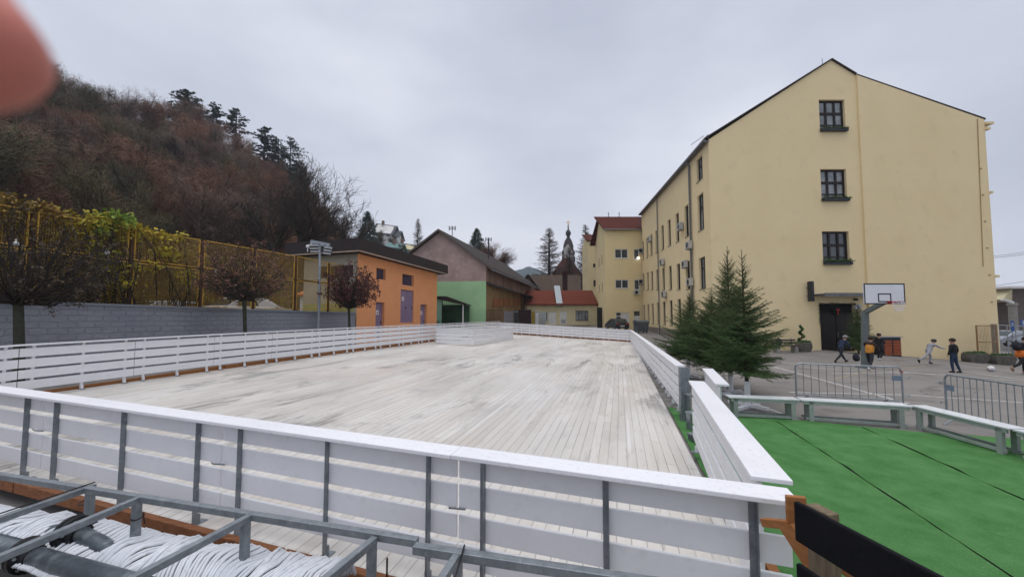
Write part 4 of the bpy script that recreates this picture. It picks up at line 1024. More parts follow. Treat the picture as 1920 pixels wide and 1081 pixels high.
crate(973, 996, 41, 581.5, 2, mat('dark maroon panel', (.035, .018, .02), None), 'dark_kiosk', 'dark maroon box kiosk beyond the far barrier', 'kiosk')
crate(997, 1003, 43, 585, .6, mat('old yellow paint', (.40, .30, .06), None), 'yellow_cabinet', 'narrow yellow cabinet right of the dark kiosk', 'cabinet')
crate(1004, 1009, 43, 584, .6, M_steel_dark, 'black_cabinet', 'narrow black cabinet with pale edge right of the yellow one', 'cabinet', M_white)
for k in range(4):
    p = at(1011 + k * 3.2, 612, 44); t = thing('corrugated_sheet', ['leftmost', 'second', 'third', 'rightmost'][k] + ' of the four upright grey metal sheets leaning by the canopy posts', 'metal sheet', (p.x, 44, p.z), 0, 'grey metal sheets')
    b = MB(); b.obox(V(p.x, 44, .8), V(.15, 0, 0), V(0, .06 + .02 * k, 0), V(0, 0, at(1011, 585, 44).z - .8)); b.build('sheet', M_galvl, t)
    b = MB(); b.obox(V(p.x + .02, 43.96, 1.2), V(.05, 0, 0), V(0, .04, 0), V(0, 0, .9)); b.build('rib', M_galv, t)

# ------------------------------------------------------------ old roof house, church, chimney
Yo = 78.0
t = thing('old_roof_house', 'long old house with weathered brown tile roof in front of the church', 'house', (at(1020, 545, Yo).x, Yo, 2))
xx0, xx1 = at(978, 545, Yo).x, at(1102, 545, Yo).x; zb_ = at(1020, 548, Yo).z; zt_ = at(1030, 518, Yo + 5).z
b = MB(); b.prism([V(xx0, Yo, zb_ - .2), V(xx0 + 1, Yo + 5, zt_), V(xx0 + 1, Yo + 5, zt_ + .3), V(xx0, Yo, zb_ + .1)], V(xx1 - xx0 - 1.5, 0, 0)); b.prism([V(xx0, Yo + 10, zb_ - .2), V(xx0 + 1, Yo + 5.02, zt_), V(xx0 + 1, Yo + 5.02, zt_ + .3), V(xx0, Yo + 10, zb_ + .1)], V(xx1 - xx0 - 1.5, 0, 0)); b.build('roof', M_oldroof, t)
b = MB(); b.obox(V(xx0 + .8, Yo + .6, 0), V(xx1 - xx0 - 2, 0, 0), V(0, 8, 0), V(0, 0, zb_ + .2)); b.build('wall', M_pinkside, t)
t = thing('grey_roof_house', 'small dark gabled roof between the barn and the old brown roof', 'house', (at(990, 545, 70).x, 70, 2))
b = MB(); a_, c_, d_ = at(966, 548, 68), at(990, 516, 68), at(1010, 542, 68)
b.prism([a_, c_, c_ + V(0, 0, .3), a_ + V(0, 0, .3)], V(2, 14, 0)); b.prism([d_, c_, c_ + V(0, 0, .3), d_ + V(0, 0, .3)], V(2, 14, 0)); b.build('roof', M_roofgrey, t)
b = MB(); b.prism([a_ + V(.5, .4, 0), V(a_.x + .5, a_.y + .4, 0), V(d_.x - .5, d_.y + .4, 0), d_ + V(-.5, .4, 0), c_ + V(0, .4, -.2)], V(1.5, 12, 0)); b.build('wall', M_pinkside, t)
t = thing('brick_chimney', 'tall dark brick chimney standing in front of the red church gable', 'chimney', tuple(at(1060, 548, 72)))
p = at(1060, 548, 72); zt_ = at(1060, 512, 72).z
b = MB(); b.obox(V(p.x - .45, 72, 0), V(.9, 0, 0), V(0, .9, 0), V(0, 0, zt_)); b.build('shaft', mat('dark brick', (.045, .02, .018), (.03, .015, .013), ns=6), t)
b = MB(); b.obox(V(p.x - .65, 71.8, zt_), V(1.3, 0, 0), V(0, 1.3, 0), V(0, 0, .2)); b.obox(V(p.x - .5, 71.95, zt_ + .2), V(1.0, 0, 0), V(0, 1, 0), V(0, 0, .25)); b.build('cap', mat('chimney cap', (.07, .02, .02), None), t)
Yk = 118.0
ch = thing('church', 'old white church with onion domed tower and red gabled roof behind bare trees', 'church', (at(1066, 560, Yk).x, Yk, 2))
cx = at(1066, 500, Yk).x; kz = lambda y: at(1066, y, Yk).z; kw = lambda px: px / F_ * Yk
M_dome = mat('dark patina dome', (.028, .036, .04), (.04, .05, .052), ns=.6, rough=.6)
b = MB(); b.lathe((cx, Yk, 0), [(kw(5.2), kz(449)), (kw(3.2), kz(446)), (kw(3.0), kz(443)), (kw(5.0), kz(439)), (kw(5.0), kz(436)), (kw(3.6), kz(433)), (kw(1.4), kz(430)), (kw(1.0), kz(427)), (kw(1.5), kz(424)), (kw(.8), kz(421)), (kw(.5), kz(419))], 16)
b.build('onion_dome', M_dome, ch, smooth=True)
b = MB(); b.lathe((cx, Yk, 0), [(kw(12.5), kz(476)), (kw(13), kz(473)), (kw(10), kz(468)), (kw(9.5), kz(463)), (kw(9.8), kz(461)), (kw(8.5), kz(457)), (kw(7), kz(452)), (kw(5.6), kz(449))], 8); b.build('lower_dome', mat('weathered dome shingles', (.07, .055, .05), (.045, .04, .04), ns=.8, rough=.8), ch)
b = MB(); b.lathe((cx, Yk, 0), [(kw(11.5), 0), (kw(11.5), kz(476)), (kw(10.5), kz(474))], 8); b.build('tower', mat('grey tower render', (.20, .18, .165), (.13, .12, .115), ns=.6), ch)
for a_ in range(8):
    c_ = V(cx + kw(11) * math.cos(a_ * math.pi / 4 + math.pi / 8), Yk + kw(11) * math.sin(a_ * math.pi / 4 + math.pi / 8), kz(486))
    b = MB(); b.box(c_, (kw(3.4), .5, kw(8)), a_ * math.pi / 4 + math.pi / 8 + math.pi / 2); b.build('belfry_window', M_dark, ch)
b = MB(); b.ball((cx, Yk, kz(424)), kw(1.6)); b.tube([V(cx, Yk, kz(424)), V(cx, Yk, kz(413))], .12, 5); b.bar(V(cx - .7, Yk, kz(417)), V(cx + .7, Yk, kz(417)), .16, .16); b.build('gilded_finial', mat('gilded metal', (.7, .42, .10), (.6, .36, .09), rough=.3, metal=.9), ch)
Yn = 100.0; nzz = lambda y: at(1066, y, Yn).z; nx = lambda px: at(px, 500, Yn).x
b = MB(); b.prism([V(nx(1031), Yn, nzz(524)), V(nx(1057), Yn, nzz(483)), V(nx(1068), Yn, nzz(483)), V(nx(1100), Yn, nzz(524)), V(nx(1100), Yn, nzz(526)), V(nx(1031), Yn, nzz(526))], V(0, 14, 0)); b.build('roof', tiles('church roof tiles', (.24, .085, .065), (.13, .055, .045), (.5, .5, .5), .8, .9), ch)
b = MB(); b.obox(V(nx(1034), Yn + .8, 0), V(nx(1098) - nx(1034), 0, 0), V(0, 12, 0), V(0, 0, nzz(526)))
b.prism([V(nx(1074), Yn + 16, 0), V(nx(1074), Yn + 16, at(1074, 465, Yn + 16).z), V(nx(1082), Yn + 16, at(1082, 457, Yn + 16).z), V(nx(1092), Yn + 16, at(1092, 470, Yn + 16).z), V(nx(1094), Yn + 16, 0)], V(0, 6, 0))
b.build('wall', mat('church white render', (.52, .50, .48), (.36, .34, .32), ns=.3), ch)

# ------------------------------------------------------------ houses on the slope at the left
def far_house(px0, px1, ybase, yeave, yridge, Y, wallm, roofm, label, nwin=3, dep=9, skew=.0):
    a_ = at(px0, ybase, Y); c_ = at(px1, ybase, Y); ze_ = at(px0, yeave, Y).z; zr_ = at(px0, yridge, Y + dep / 2).z
    t = thing('hillside_house', label, 'house', tuple((a_ + c_) / 2), 0, 'houses on the slope')
    X_ = c_.x - a_.x; b = MB(); dx = V(1, skew, 0)
    b.prism([a_ + V(0, 0, -6), V(a_.x, Y, ze_), V(a_.x, Y + dep / 2, zr_ - .1), V(a_.x, Y + dep, ze_), a_ + V(0, dep, -6)], dx * X_); b.build('wall', wallm, t)
    r_ = MB(); o_ = .8
    sl = (zr_ - ze_) / (dep / 2)
    r_.prism([V(a_.x - o_, Y - o_, ze_ - sl * o_), V(a_.x - o_, Y + dep / 2, zr_), V(a_.x - o_, Y + dep / 2, zr_ + .3), V(a_.x - o_, Y - o_, ze_ - sl * o_ + .3)], dx * (X_ + 2 * o_))
    r_.prism([V(a_.x - o_, Y + dep + o_, ze_ - sl * o_), V(a_.x - o_, Y + dep / 2, zr_), V(a_.x - o_, Y + dep / 2, zr_ + .3), V(a_.x - o_, Y + dep + o_, ze_ - sl * o_ + .3)], dx * (X_ + 2 * o_)); ro_ = r_.build('roof', roofm, t)
    b = MB(); q_ = V(a_.x + X_ * .35, Y + dep * .5, zr_); b.obox(q_ - V(.4, .4, .3), V(.8, 0, 0), V(0, .8, 0), V(0, 0, 1.5)); b.build('chimney', M_pinkside, ro_)
    for k in range(nwin):
        w_ = X_ / nwin * .45; xw = a_.x + X_ * (k + .5) / nwin - w_ / 2; zz = lerp(a_.z, ze_, .35)
        b = MB(); b.obox(V(xw, Y - .03, zz) + V(0, (xw - a_.x) * skew, 0), dx * w_, V(0, .03, 0), V(0, 0, (ze_ - a_.z) * .4)); wd = b.build('window', M_glass, t)
        b = MB(); b.obox(V(xw - .1, Y - .08, zz - .15) + V(0, (xw - a_.x) * skew, 0), dx * (w_ + .2), V(0, .05, 0), V(0, 0, .12)); b.build('sill', M_whitepl, wd)
M_slate = mat('grey slate roof', (.09, .095, .10), (.065, .07, .075), ns=1)
far_house(700, 727, 444, 434, 420, 128, M_whitepl, M_slate, 'white hillside house with steep grey roof beside the dark fir', 3, 9, .6)
far_house(728, 742, 450, 440, 432, 132, M_whitepl, M_slate, 'smaller white hillside house with stepped balcony right of the big one', 2, 6, .5)
far_house(736, 768, 473, 463, 455, 110, M_cream, M_slate, 'long cream house low on the slope above the dark roof band', 5, 7, .9)
far_house(727, 745, 468, 462, 456, 104, mat('pale teal wall', (.30, .44, .42), None), mat('teal roof', (.16, .26, .26), None), 'pale teal glazed roof house just above the transformer building', 3, 5, .5)
# little house behind the yellow fence with orange roof
t = thing('garden_shed', 'small white shed with orange tiled roof behind the yellow fence', 'shed', tuple(at(573, 578, 31)))
a_ = at(562, 578, 31); c_ = at(590, 578, 31); zt_ = at(570, 553, 31).z
b = MB(); b.obox(V(a_.x, 31, a_.z - 1), V(c_.x - a_.x, 0, 0), V(0, 3, 0), V(0, 0, zt_ - a_.z + 1)); b.build('wall', M_whitepl, t)
b = MB(); b.prism([V(a_.x - .3, 30.7, zt_ - .1), V(a_.x + 1.0, 32.5, zt_ + 1.0), V(a_.x + 1.0, 32.5, zt_ + 1.15), V(a_.x - .3, 30.7, zt_ + .05)], V(c_.x - a_.x + .3, 0, 0)); b.build('roof', mat('orange tiles', (.36, .12, .05), None), t)

# ------------------------------------------------------------ far right: neighbours across the street
Yq = 46
gq = lambda px, y, Y=Yq: at(px, y, Y)
t = thing('grey_gabled_house', 'grey brown house with pale overhanging gable at the right edge of the photo', 'house', tuple(gq(1900, 620)))
b = MB(); a_ = gq(1898, 545); b.obox(V(a_.x, Yq, -2), V(12, 0, 0), V(0, 9, 0), V(0, 0, gq(1898, 541).z + 2)); b.build('wall', mat('grey brown render', (.17, .14, .125), (.12, .10, .09), ns=2, stretch=(1, 1, 5)), t)
b = MB(); b.prism([gq(1880, 561, 45), gq(1898, 540, 45), gq(1898, 566, 45)], V(.3, 6, 0)); b.build('gable_panel', M_cream, t)
b = MB(); b.obox(gq(1897, 540, 44.5), V(14, 0, 0), V(0, 10, 0), V(0, 0, .25)); b.bar(gq(1879, 561, 44.7), gq(1899, 567, 44.7), .3, .25); b.build('roof', M_whitepl, t)
t = thing('brown_roof_house', 'low house with brown tiled roof seen just right of the gable wall', 'house', tuple(gq(1880, 620, 58)))
b = MB(); p0, p1 = gq(1850, 604, 58), gq(1940, 604, 58); b.prism([V(p0.x, 58, p0.z), V(p0.x, 63, gq(1870, 563, 58).z), V(p0.x, 63, gq(1870, 562, 58).z + .2), V(p0.x, 58, p0.z + .2)], V(p1.x - p0.x, 0, 0)); b.build('roof', mat('brown tiles', (.10, .06, .05), (.07, .045, .04), ns=2, stretch=(1, 6, 6)), t)
b = MB(); b.obox(V(p0.x, 58.6, -4), V(p1.x - p0.x, 0, 0), V(0, 8, 0), V(0, 0, p0.z + 4)); b.build('wall', M_concrete, t)
b = MB(); b.obox(V(gq(1868, 560, 57).x, 64, gq(1868, 562, 58).z), V(1.6, 0, 0), V(0, 1, 0), V(0, 0, .9)); b.build('chimney', mat('orange brick', (.34, .14, .06), None), t)
t = thing('concrete_pillar', 'tall concrete street pillar at the right edge beside the blue signs', 'pillar', tuple(gq(1903, 640, 38)))
b = MB(); p = gq(1903, 640, 38); b.tube([V(p.x, 38, -3), V(p.x, 38, gq(1903, 570, 38).z)], .3, 10); b.build('shaft', M_concrete, t); b = MB(); b.lathe(V(p.x, 38, gq(1903, 572, 38).z), [(.4, 0), (.4, .15), (.34, .2)], 10); b.build('cap', M_concrete, t)
M_whitesign = mat('white sign paint', (.8, .8, .8), None)
def sign(px, y0, y1, wpx, Y, lb, letter):
    p = gq(px, y0, Y); q = gq(px, y1, Y); w_ = wpx / F_ * Y; t = thing('road_sign', lb, 'sign', (p.x, Y, -1.5))
    b = MB(); b.tube([V(p.x, Y + .06, -3), V(p.x, Y + .06, p.z)], .035, 6); b.build('post', M_galv, t)
    b = MB(); b.obox(V(p.x - w_ / 2, Y, q.z), V(w_, 0, 0), V(0, .03, 0), V(0, 0, p.z - q.z)); b.build('plate', M_blue, t)
    b = MB(); h_ = (p.z - q.z)
    if letter == 'P':
        x_ = p.x - w_ * .18; b.obox(V(x_, Y - .01, q.z + h_ * .18), V(w_ * .11, 0, 0), V(0, .008, 0), V(0, 0, h_ * .64))
        pts = [V(x_ + w_ * .1 + math.sin(a) * w_ * .24, Y - .006, q.z + h_ * .63 + math.cos(a) * h_ * .16) for a in [math.pi * i / 8 for i in range(9)]]
        b.tube(pts, w_ * .05, 5)
    else:
        b.obox(V(p.x - w_ * .3, Y - .01, q.z + h_ * .72), V(w_ * .6, 0, 0), V(0, .008, 0), V(0, 0, h_ * .06)); b.obox(V(p.x - w_ * .05, Y - .01, q.z + h_ * .5), V(w_ * .12, 0, 0), V(0, .008, 0), V(0, 0, h_ * .3))
    b.build('symbol', M_whitesign, t)
sign(1919, 599, 611, 11, 34, 'square blue parking sign with white P at the right edge', 'P')
sign(1898, 601, 621, 6, 34, 'tall narrow blue sign left of the parking sign', 'T')
t = thing('street_railing', 'metal street railing beyond the gable wall at the right edge', 'railing', tuple(gq(1890, 640, 33)))
b = MB(); a_ = gq(1872, 609, 33); c_ = gq(1935, 612, 33)
b.tube([a_, c_], .04, 6); b.tube([a_ - V(0, 0, 1.3), c_ - V(0, 0, 1.3)], .03, 6)
for k in range(5): q = lerp(a_, c_, k / 4); b.tube([q, V(q.x, q.y, -3)], .04, 6)
b.build('rail', M_galvl, t)
t = thing('retaining_wall', 'pale concrete wall across the street at the right edge', 'wall', tuple(gq(1890, 650, 44)))
b = MB(); a_ = gq(1860, 622, 44); b.obox(V(a_.x, 44, -4), V(16, 0, 0), V(0, .4, 0), V(0, 0, a_.z + 4)); b.build('wall', M_concrete, t); b = MB(); b.obox(V(a_.x, 43.95, a_.z), V(16, 0, 0), V(0, .5, 0), V(0, 0, .12)); b.build('coping', M_concrete, t)
for k, (y0, y1) in enumerate(((480, 468), (483, 473))):
    b = MB(); a_ = gq(1863, y0, 30); c_ = gq(1990, y1 - 18, 30); pts = [lerp(a_, c_, i / 10) - V(0, 0, .25 * math.sin(math.pi * i / 10)) for i in range(11)]; b.tube(pts, .014, 4)
    tag(b.build('overhead_wire', M_black), ['upper', 'lower'][k] + ' overhead wire leaving the right side of the yellow building', 'wire', 'overhead wires')
b = MB(); a_ = gq(1864, 536, 30); c_ = gq(1990, 512, 30); b.tube([a_, lerp(a_, c_, .5) - V(0, 0, .1), c_], .014, 4); tag(b.build('overhead_wire', M_black), 'single low overhead wire near the grey gabled house', 'wire', 'overhead wires')
# yard gate beside the gable's right end
t = thing('mesh_gate', 'rusty yellow framed mesh gate leaning at the right end of the gable', 'gate', tuple(at(1850, 665, 25)))
b = MB(); a_ = at(1830, 610, 25); c_ = at(1867, 610, 25); zb_ = at(1830, 664, 25).z
M_rustf = mat('rusty yellow frame', (.30, .18, .08), (.2, .11, .05), ns=5)
for q in (a_, c_): b.tube([V(q.x, 25, zb_), V(q.x, 25, a_.z)], .04, 6)
for z_ in (a_.z, at(1830, 641, 25).z): b.tube([V(a_.x, 25, z_), V(c_.x, 25, z_)], .03, 6)
b.build('frame', M_rustf, t); b = MB()
for k in range(1, 14): x_ = lerp(a_.x, c_.x, k / 14); b.tube([V(x_, 25.02, zb_), V(x_, 25.02, a_.z)], .008, 3)
b.build('bars', M_rustf, t)
b = MB(); p = at(1869.5, 640, 25.3); b.obox(V(p.x - .12, 25.3, -1.5), V(.22, 0, 0), V(0, .2, 0), V(0, 0, at(1869, 607, 25.3).z + 1.5)); b.build('post', M_concrete, t)
# ------------------------------------------------------------ grey painted block wall at the left
WP = V(at(668, 588, 25).x - .02, 24.9, 0)
WLn = 34.0
wtop = Pw([(0, at(664, 588, 24.9).z), (WLn, at(664, 588, 24.9).z + .45)])
def wall_mat():
    m = mat('grey painted block wall', (.25, .265, .305), (.30, .315, .35), ns=.8, rough=.8, bump=0)
    t, n, l = nodes_of(m); b = n['Principled BSDF']
    tcn = n.new('ShaderNodeTexCoord'); mp = n.new('ShaderNodeMapping'); mp.inputs['Rotation'].default_value = (R(90), 0, 0)
    br = n.new('ShaderNodeTexBrick'); br.inputs['Scale'].default_value = 1; br.inputs['Brick Width'].default_value = .42; br.inputs['Row Height'].default_value = .2; br.inputs['Mortar Size'].default_value = .022; br.inputs['Mortar Smooth'].default_value = .4
    nz = n.new('ShaderNodeTexNoise'); nz.inputs['Scale'].default_value = 3; va = n.new('ShaderNodeVectorMath'); va.operation = 'MULTIPLY_ADD'; va.inputs[1].default_value = (.09, .09, .09)
    l.new(tcn.outputs['Object'], nz.inputs['Vector']); l.new(nz.outputs['Color'], va.inputs[0]); l.new(tcn.outputs['Object'], va.inputs[2]); l.new(va.outputs[0], mp.inputs[0]); l.new(mp.outputs[0], br.inputs['Vector'])
    n2 = n.new('ShaderNodeTexNoise'); n2.inputs['Scale'].default_value = 9; n2.inputs['Detail'].default_value = 5; l.new(tcn.outputs['Object'], n2.inputs['Vector'])
    ad = n.new('ShaderNodeMath'); ad.operation = 'MULTIPLY_ADD'; ad.inputs[1].default_value = -1.2; l.new(br.outputs['Fac'], ad.inputs[0]); l.new(n2.outputs[0], ad.inputs[2])
    bp = n.new('ShaderNodeBump'); bp.inputs['Strength'].default_value = .9; bp.inputs['Distance'].default_value = .035; l.new(ad.outputs[0], bp.inputs['Height']); l.new(bp.outputs[0], b.inputs['Normal'])
    return m
bw_ = thing('block_wall', 'long grey blue painted block wall behind the left side of the rink', 'wall', (WP.x, WP.y, .7), math.atan2(-DR.y, -DR.x))
b = MB(); b.add([WP + V(0, 0, 0), WP - DR * WLn + V(0, 0, 0), WP - DR * WLn + V(0, 0, wtop(WLn)), WP + V(0, 0, wtop(0)),
                 WP + DL * .3, WP - DR * WLn + DL * .3, WP - DR * WLn + DL * .3 + V(0, 0, wtop(WLn)), WP + DL * .3 + V(0, 0, wtop(0))], [(3, 2, 1, 0), (4, 5, 6, 7), (3, 7, 6, 2), (1, 2, 6, 5)])
b.build('wall', wall_mat(), bw_)
b = MB(); a_ = WP + V(0, 0, wtop(0)) - DL * .06; c_ = WP - DR * WLn + V(0, 0, wtop(WLn)) - DL * .06
b.obox(a_, c_ - a_, DL * .42, V(0, 0, .07)); b.build('coping', mat('grey coping', (.25, .28, .32), (.2, .22, .26)), bw_)

# ------------------------------------------------------------ raised street and bank behind the wall
ST = 2.05
FP = V(-24.4, 23.5, 0); FD = V(.29, 1, 0)         # fence line, posts every 4 m of y
def offL(x, y): return (V(x, y, 0) - WP).dot(DL)   # metres to the left of the wall
def bankz(o, y=0): return ST + .0 * o + .75 * ss(5.5, 9.5, o) + .5 * ss(9, 30, o)
b = MB(); ns_, no_ = 40, 22
os_ = [.28, 1, 2, 3.5, 5, 5.8, 6.6, 7.4, 8.2, 9, 10, 12, 14, 17, 20, 24, 30]
for j in range(ns_ + 1):
    s = lerp(-WLn - 8, 60, j / ns_)
    for o_ in os_:
        p = WP + DR * s + DL * o_; b.v.append((p.x, p.y, bankz(o_)))
k = len(os_)
for j in range(ns_):
    for i in range(k - 1):
        a = j * k + i; b.f.append([a, a + k, a + k + 1, a + 1]); b.m.append(1 if os_[i] >= 5 else 0)
M_grass = mat('bank grass', (.05, .085, .02), (.09, .085, .035), ns=1.2, rough=.95, bump=.6, bs=25, spot=(.12, .08, .03), spots=6)
o = b.build('street_bank', [M_asphalt, M_grass]); tag(o, None, None, kind='structure')

# ------------------------------------------------------------ yellow mesh fence, panel by panel
FK = .61; FP = V(-24.4 * FK, 23.5 * FK, 0)
ys_ = [y * FK for y in (11.3, 15.4, 19.5, 23.5, 27.5, 31.5, 35.55, 39.6, 43.6)]
FZ0 = 2.86
fpz = lambda px, py, y: at(px, py, y).z
def fzat(px, py, y): return (y * FK, at(px, py, y * FK).z)
fzt = Pw([(6, fzat(55, 395, 19.5)[1]), fzat(55, 395, 19.5), fzat(240, 428, 23.5), fzat(553, 480, 35.55), (30, fzat(553, 480, 35.55)[1] - .05)])
fzm = Pw([(6, fzat(243, 488.5, 23.5)[1] + .1), fzat(243, 488.5, 23.5), fzat(553, 524, 35.55), (30, fzat(553, 524, 35.55)[1])])
def fp(y, z): return V(FP.x + .29 * (y - FP.y), y, z)
flab = ['fence bay out at the far left', 'yellow mesh fence bay left of the first post pair, overgrown with brown twigs', 'yellow mesh fence bay between the first two post pairs, under the yellow creeper',
        'yellow mesh fence bay with green and yellow creeper spilling over its top', 'yellow mesh fence bay right of the creeper, square mesh above and diamond mesh below', 'yellow mesh fence bay behind the middle bare round tree',
        'yellow mesh fence bay above the garden shed', 'last yellow mesh fence bay in front of the beige side wall']
ffx = FD.normalized(); ffn = V(-ffx.y, ffx.x, 0)
for i in range(1, 8):
    ya, yb = ys_[i], ys_[i + 1]
    t = thing('fence_bay', flab[i], 'fence', tuple(fp(ya, FZ0)), 0, 'bays of the yellow mesh fence')
    g_ = .10
    b = MB()
    for (z0, z1) in ((lambda y: FZ0 + .03, lambda y: fzm(y) - .06), (lambda y: fzm(y) + .05, fzt)):
        a_, c_ = ya + g_, yb - g_
        p00, p10, p01, p11 = fp(a_, z0(a_)), fp(c_, z0(c_)), fp(a_, z1(a_)), fp(c_, z1(c_))
        for p, q in ((p00, p10), (p01, p11), (p00, p01), (p10, p11)): b.bar(p, q, .04, .04)
    b.build('frame', M_yellowsteel, t)
    b = MB(); z0, z1 = lambda y: fzm(y) + .05, fzt; nn = 38
    a_, c_ = ya + g_, yb - g_
    for k in range(1, nn):
        y = lerp(a_, c_, k / nn); b.tube([fp(y, z0(y)), fp(y, z1(y))], .0052, 3, caps=False)
    for k in range(1, 22): b.tube([fp(a_, lerp(z0(a_), z1(a_), k / 22)), fp(c_, lerp(z0(c_), z1(c_), k / 22))], .0052, 3, caps=False)
    b.build('upper_mesh', M_wire, t)
    b = MB(); zl, zh = FZ0 + .03, (fzm(ya) + fzm(yb)) / 2 - .06; Hh = zh - zl; Wd = c_ - a_; st = .095
    n_ = int((Wd + Hh) / st)
    for k in range(1, n_):
        o_ = k * st
        for sgn in (1, -1):
            u0, v0 = (o_, 0) if o_ < Wd else (Wd, o_ - Wd)
            u1, v1 = (0, o_) if o_ < Hh else (o_ - Hh, Hh)
            if sgn < 0: u0, u1 = Wd - u0, Wd - u1
            b.tube([fp(a_ + u0, zl + v0), fp(a_ + u1, zl + v1)], .0048, 3, caps=False)
    b.build('lower_mesh', M_wire, t)
    b = MB(); b.bar(fp(ya, ST - .1) , fp(ya, fzt(ya) - .03), .10, .10); b.build('post', mat('brown rusty post', (.10, .055, .03), (.07, .035, .02), ns=5), t)
    b = MB(); b.bar(fp(ya + .1, fzm(ya)), fp(yb - .1, fzm(yb)), .03, .06); b.build('rail', MATS['brown rusty post'], t)

# ------------------------------------------------------------ cars behind the wall
def car(c, ang, paint, label, L_=4.2, W_=1.75, Hc=1.48, wagon=False, group=None):
    t = thing('parked_car', label, 'car', tuple(c), ang, group)
    prof = [(-L_ / 2, .35), (-L_ / 2, .75), (-L_ / 2 + .12, .95), (-L_ / 2 + (.15 if wagon else .5), 1.0), (-L_ / 2 + (.55 if wagon else 1.15), Hc - .04), (-.1, Hc), (.45, Hc - .05), (1.15, .98), (L_ / 2 - .25, .84), (L_ / 2, .62), (L_ / 2, .35)]
    b = MB(); n = len(prof); secs = []
    for (yy, wsc) in ((-1, .86), (-.93, 1), (.93, 1), (1, .86)):
        secs.append([V(x, yy * W_ / 2 * (1 if z < 1.0 else .80), .35 + (z - .35) * (1 if abs(yy) < 1 else .985)) for x, z in prof])
    for s in secs:
        for p in s: b.v.append(tuple(p))
    for k in range(3):
        for i in range(n):
            a = k * n + i; a2 = k * n + (i + 1) % n; b.f.append([a, a2, a2 + n, a + n]); b.m.append(0)
    b.f.append(list(range(n))[::-1]); b.m.append(0); b.f.append([3 * n + i for i in range(n)]); b.m.append(0)
    b.build('body', paint, t, local=True, bevel=.02)
    b = MB()
    for sy in (-1, 1):
        y0 = sy * (W_ / 2 * .985); y1 = sy * (W_ / 2 * .80 + .005)
        zt_ = Hc - .12; xs0 = -L_ / 2 + (.35 if wagon else .85)
        for (xa, xb, xc, xd) in ((xs0, -.15, -.15, xs0 + .25), (-.07, .98, .42, -.07)):
            b.quad(V(xa, sy * (W_ / 2 * .9), 1.01), V(xb, sy * (W_ / 2 * .9), 1.01), V(xc, y1 + sy * .0, zt_), V(xd, y1, zt_))
    b.add([V(1.17, -W_ / 2 * .76, 1.0), V(1.17, W_ / 2 * .76, 1.0), V(.50, W_ / 2 * .70, Hc - .08), V(.50, -W_ / 2 * .70, Hc - .08)], [(0, 1, 2, 3)])
    x0 = -L_ / 2 + (.14 if wagon else .49); x1 = -L_ / 2 + (.50 if wagon else 1.08)
    b.add([V(x0 - .02, -W_ / 2 * .76, 1.04), V(x0 - .02, W_ / 2 * .76, 1.04), V(x1 - .02, W_ / 2 * .70, Hc - .09), V(x1 - .02, -W_ / 2 * .70, Hc - .09)], [(3, 2, 1, 0)])
    b.build('windows', mat('car glass', (.02, .03, .03), (.03, .045, .04), rough=.05, spec=.8), t, local=True)
    for sx in (-1, 1):
        for sy in (-1, 1):
            b = MB(); cx_ = sx * (L_ / 2 - .75); pts = [V(cx_, sy * (W_ / 2 - .2), .32), V(cx_, sy * (W_ / 2 + .01), .32)]; b.tube(pts, .32, 16); w_ = b.build('wheel', M_rubber, t, local=True)
            b = MB(); b.tube([V(cx_, sy * (W_ / 2), .32), V(cx_, sy * (W_ / 2 + .02), .32)], .2, 10); b.build('rim', M_galvl, w_, local=True)
    for sx, nm_, m_ in ((1, 'headlight', M_galvl), (-1, 'tail_light', M_red)):
        for sy in (-1, 1):
            b = MB(); b.box((sx * (L_ / 2 - .01), sy * (W_ / 2 - .3), .70 if sx > 0 else .85), (.06, .34, .16)); b.build(nm_, m_, t, local=True)
    b = MB(); b.box((-L_ / 2 - .01, 0, .6), (.02, .5, .12)); b.build('number_plate', M_whitepl, t, local=True)
    for sy in (-1, 1): b = MB(); b.box((.85, sy * (W_ / 2 + .06), 1.0), (.1, .16, .12)); b.build('mirror', paint, t, local=True)
    return t
aD = math.atan2(DR.y, DR.x)
M_carw = mat('white car paint', (.62, .64, .66), (.55, .57, .6), ns=1, rough=.25)
M_cars = mat('silver car paint', (.36, .39, .43), (.30, .33, .37), ns=1, rough=.28, metal=.3)
M_card = mat('dark car paint', (.04, .05, .055), (.03, .04, .045), ns=1, rough=.25)
def wall_pt(px, o_):
    P0 = WP + DL * o_; return line_at(P0, DR, px)
c = wall_pt(470, 2.7); car(V(c.x, c.y, ST - .02), aD, M_carw, 'white car whose roof shows over the grey wall behind the middle round tree', 4.4)
c = wall_pt(300, 2.7); car(V(c.x, c.y, ST - .36), aD + math.pi, M_cars, 'silver car barely showing its roof over the grey wall', 4.3)
if 0: car(V(c.x, c.y, ST + .95), aD, M_carw, 'white van like car seen through the mesh at the far left', 4.6, Hc=1.9, wagon=True)
p = at(1156, 611, 46.5); car(V(p.x, p.y, gz(p.x, p.y)), R(95), M_card, 'dark hatchback with its back to the rink before the rear block', 3.9, 1.7, 1.5, wagon=True)
p = at(1889, 640, 36); car(V(p.x + .3, 36, at(1889, 648, 36).z), R(178), M_cars, 'silver hatchback parked on the street at the right edge', 3.9, 1.7, 1.5, wagon=True)

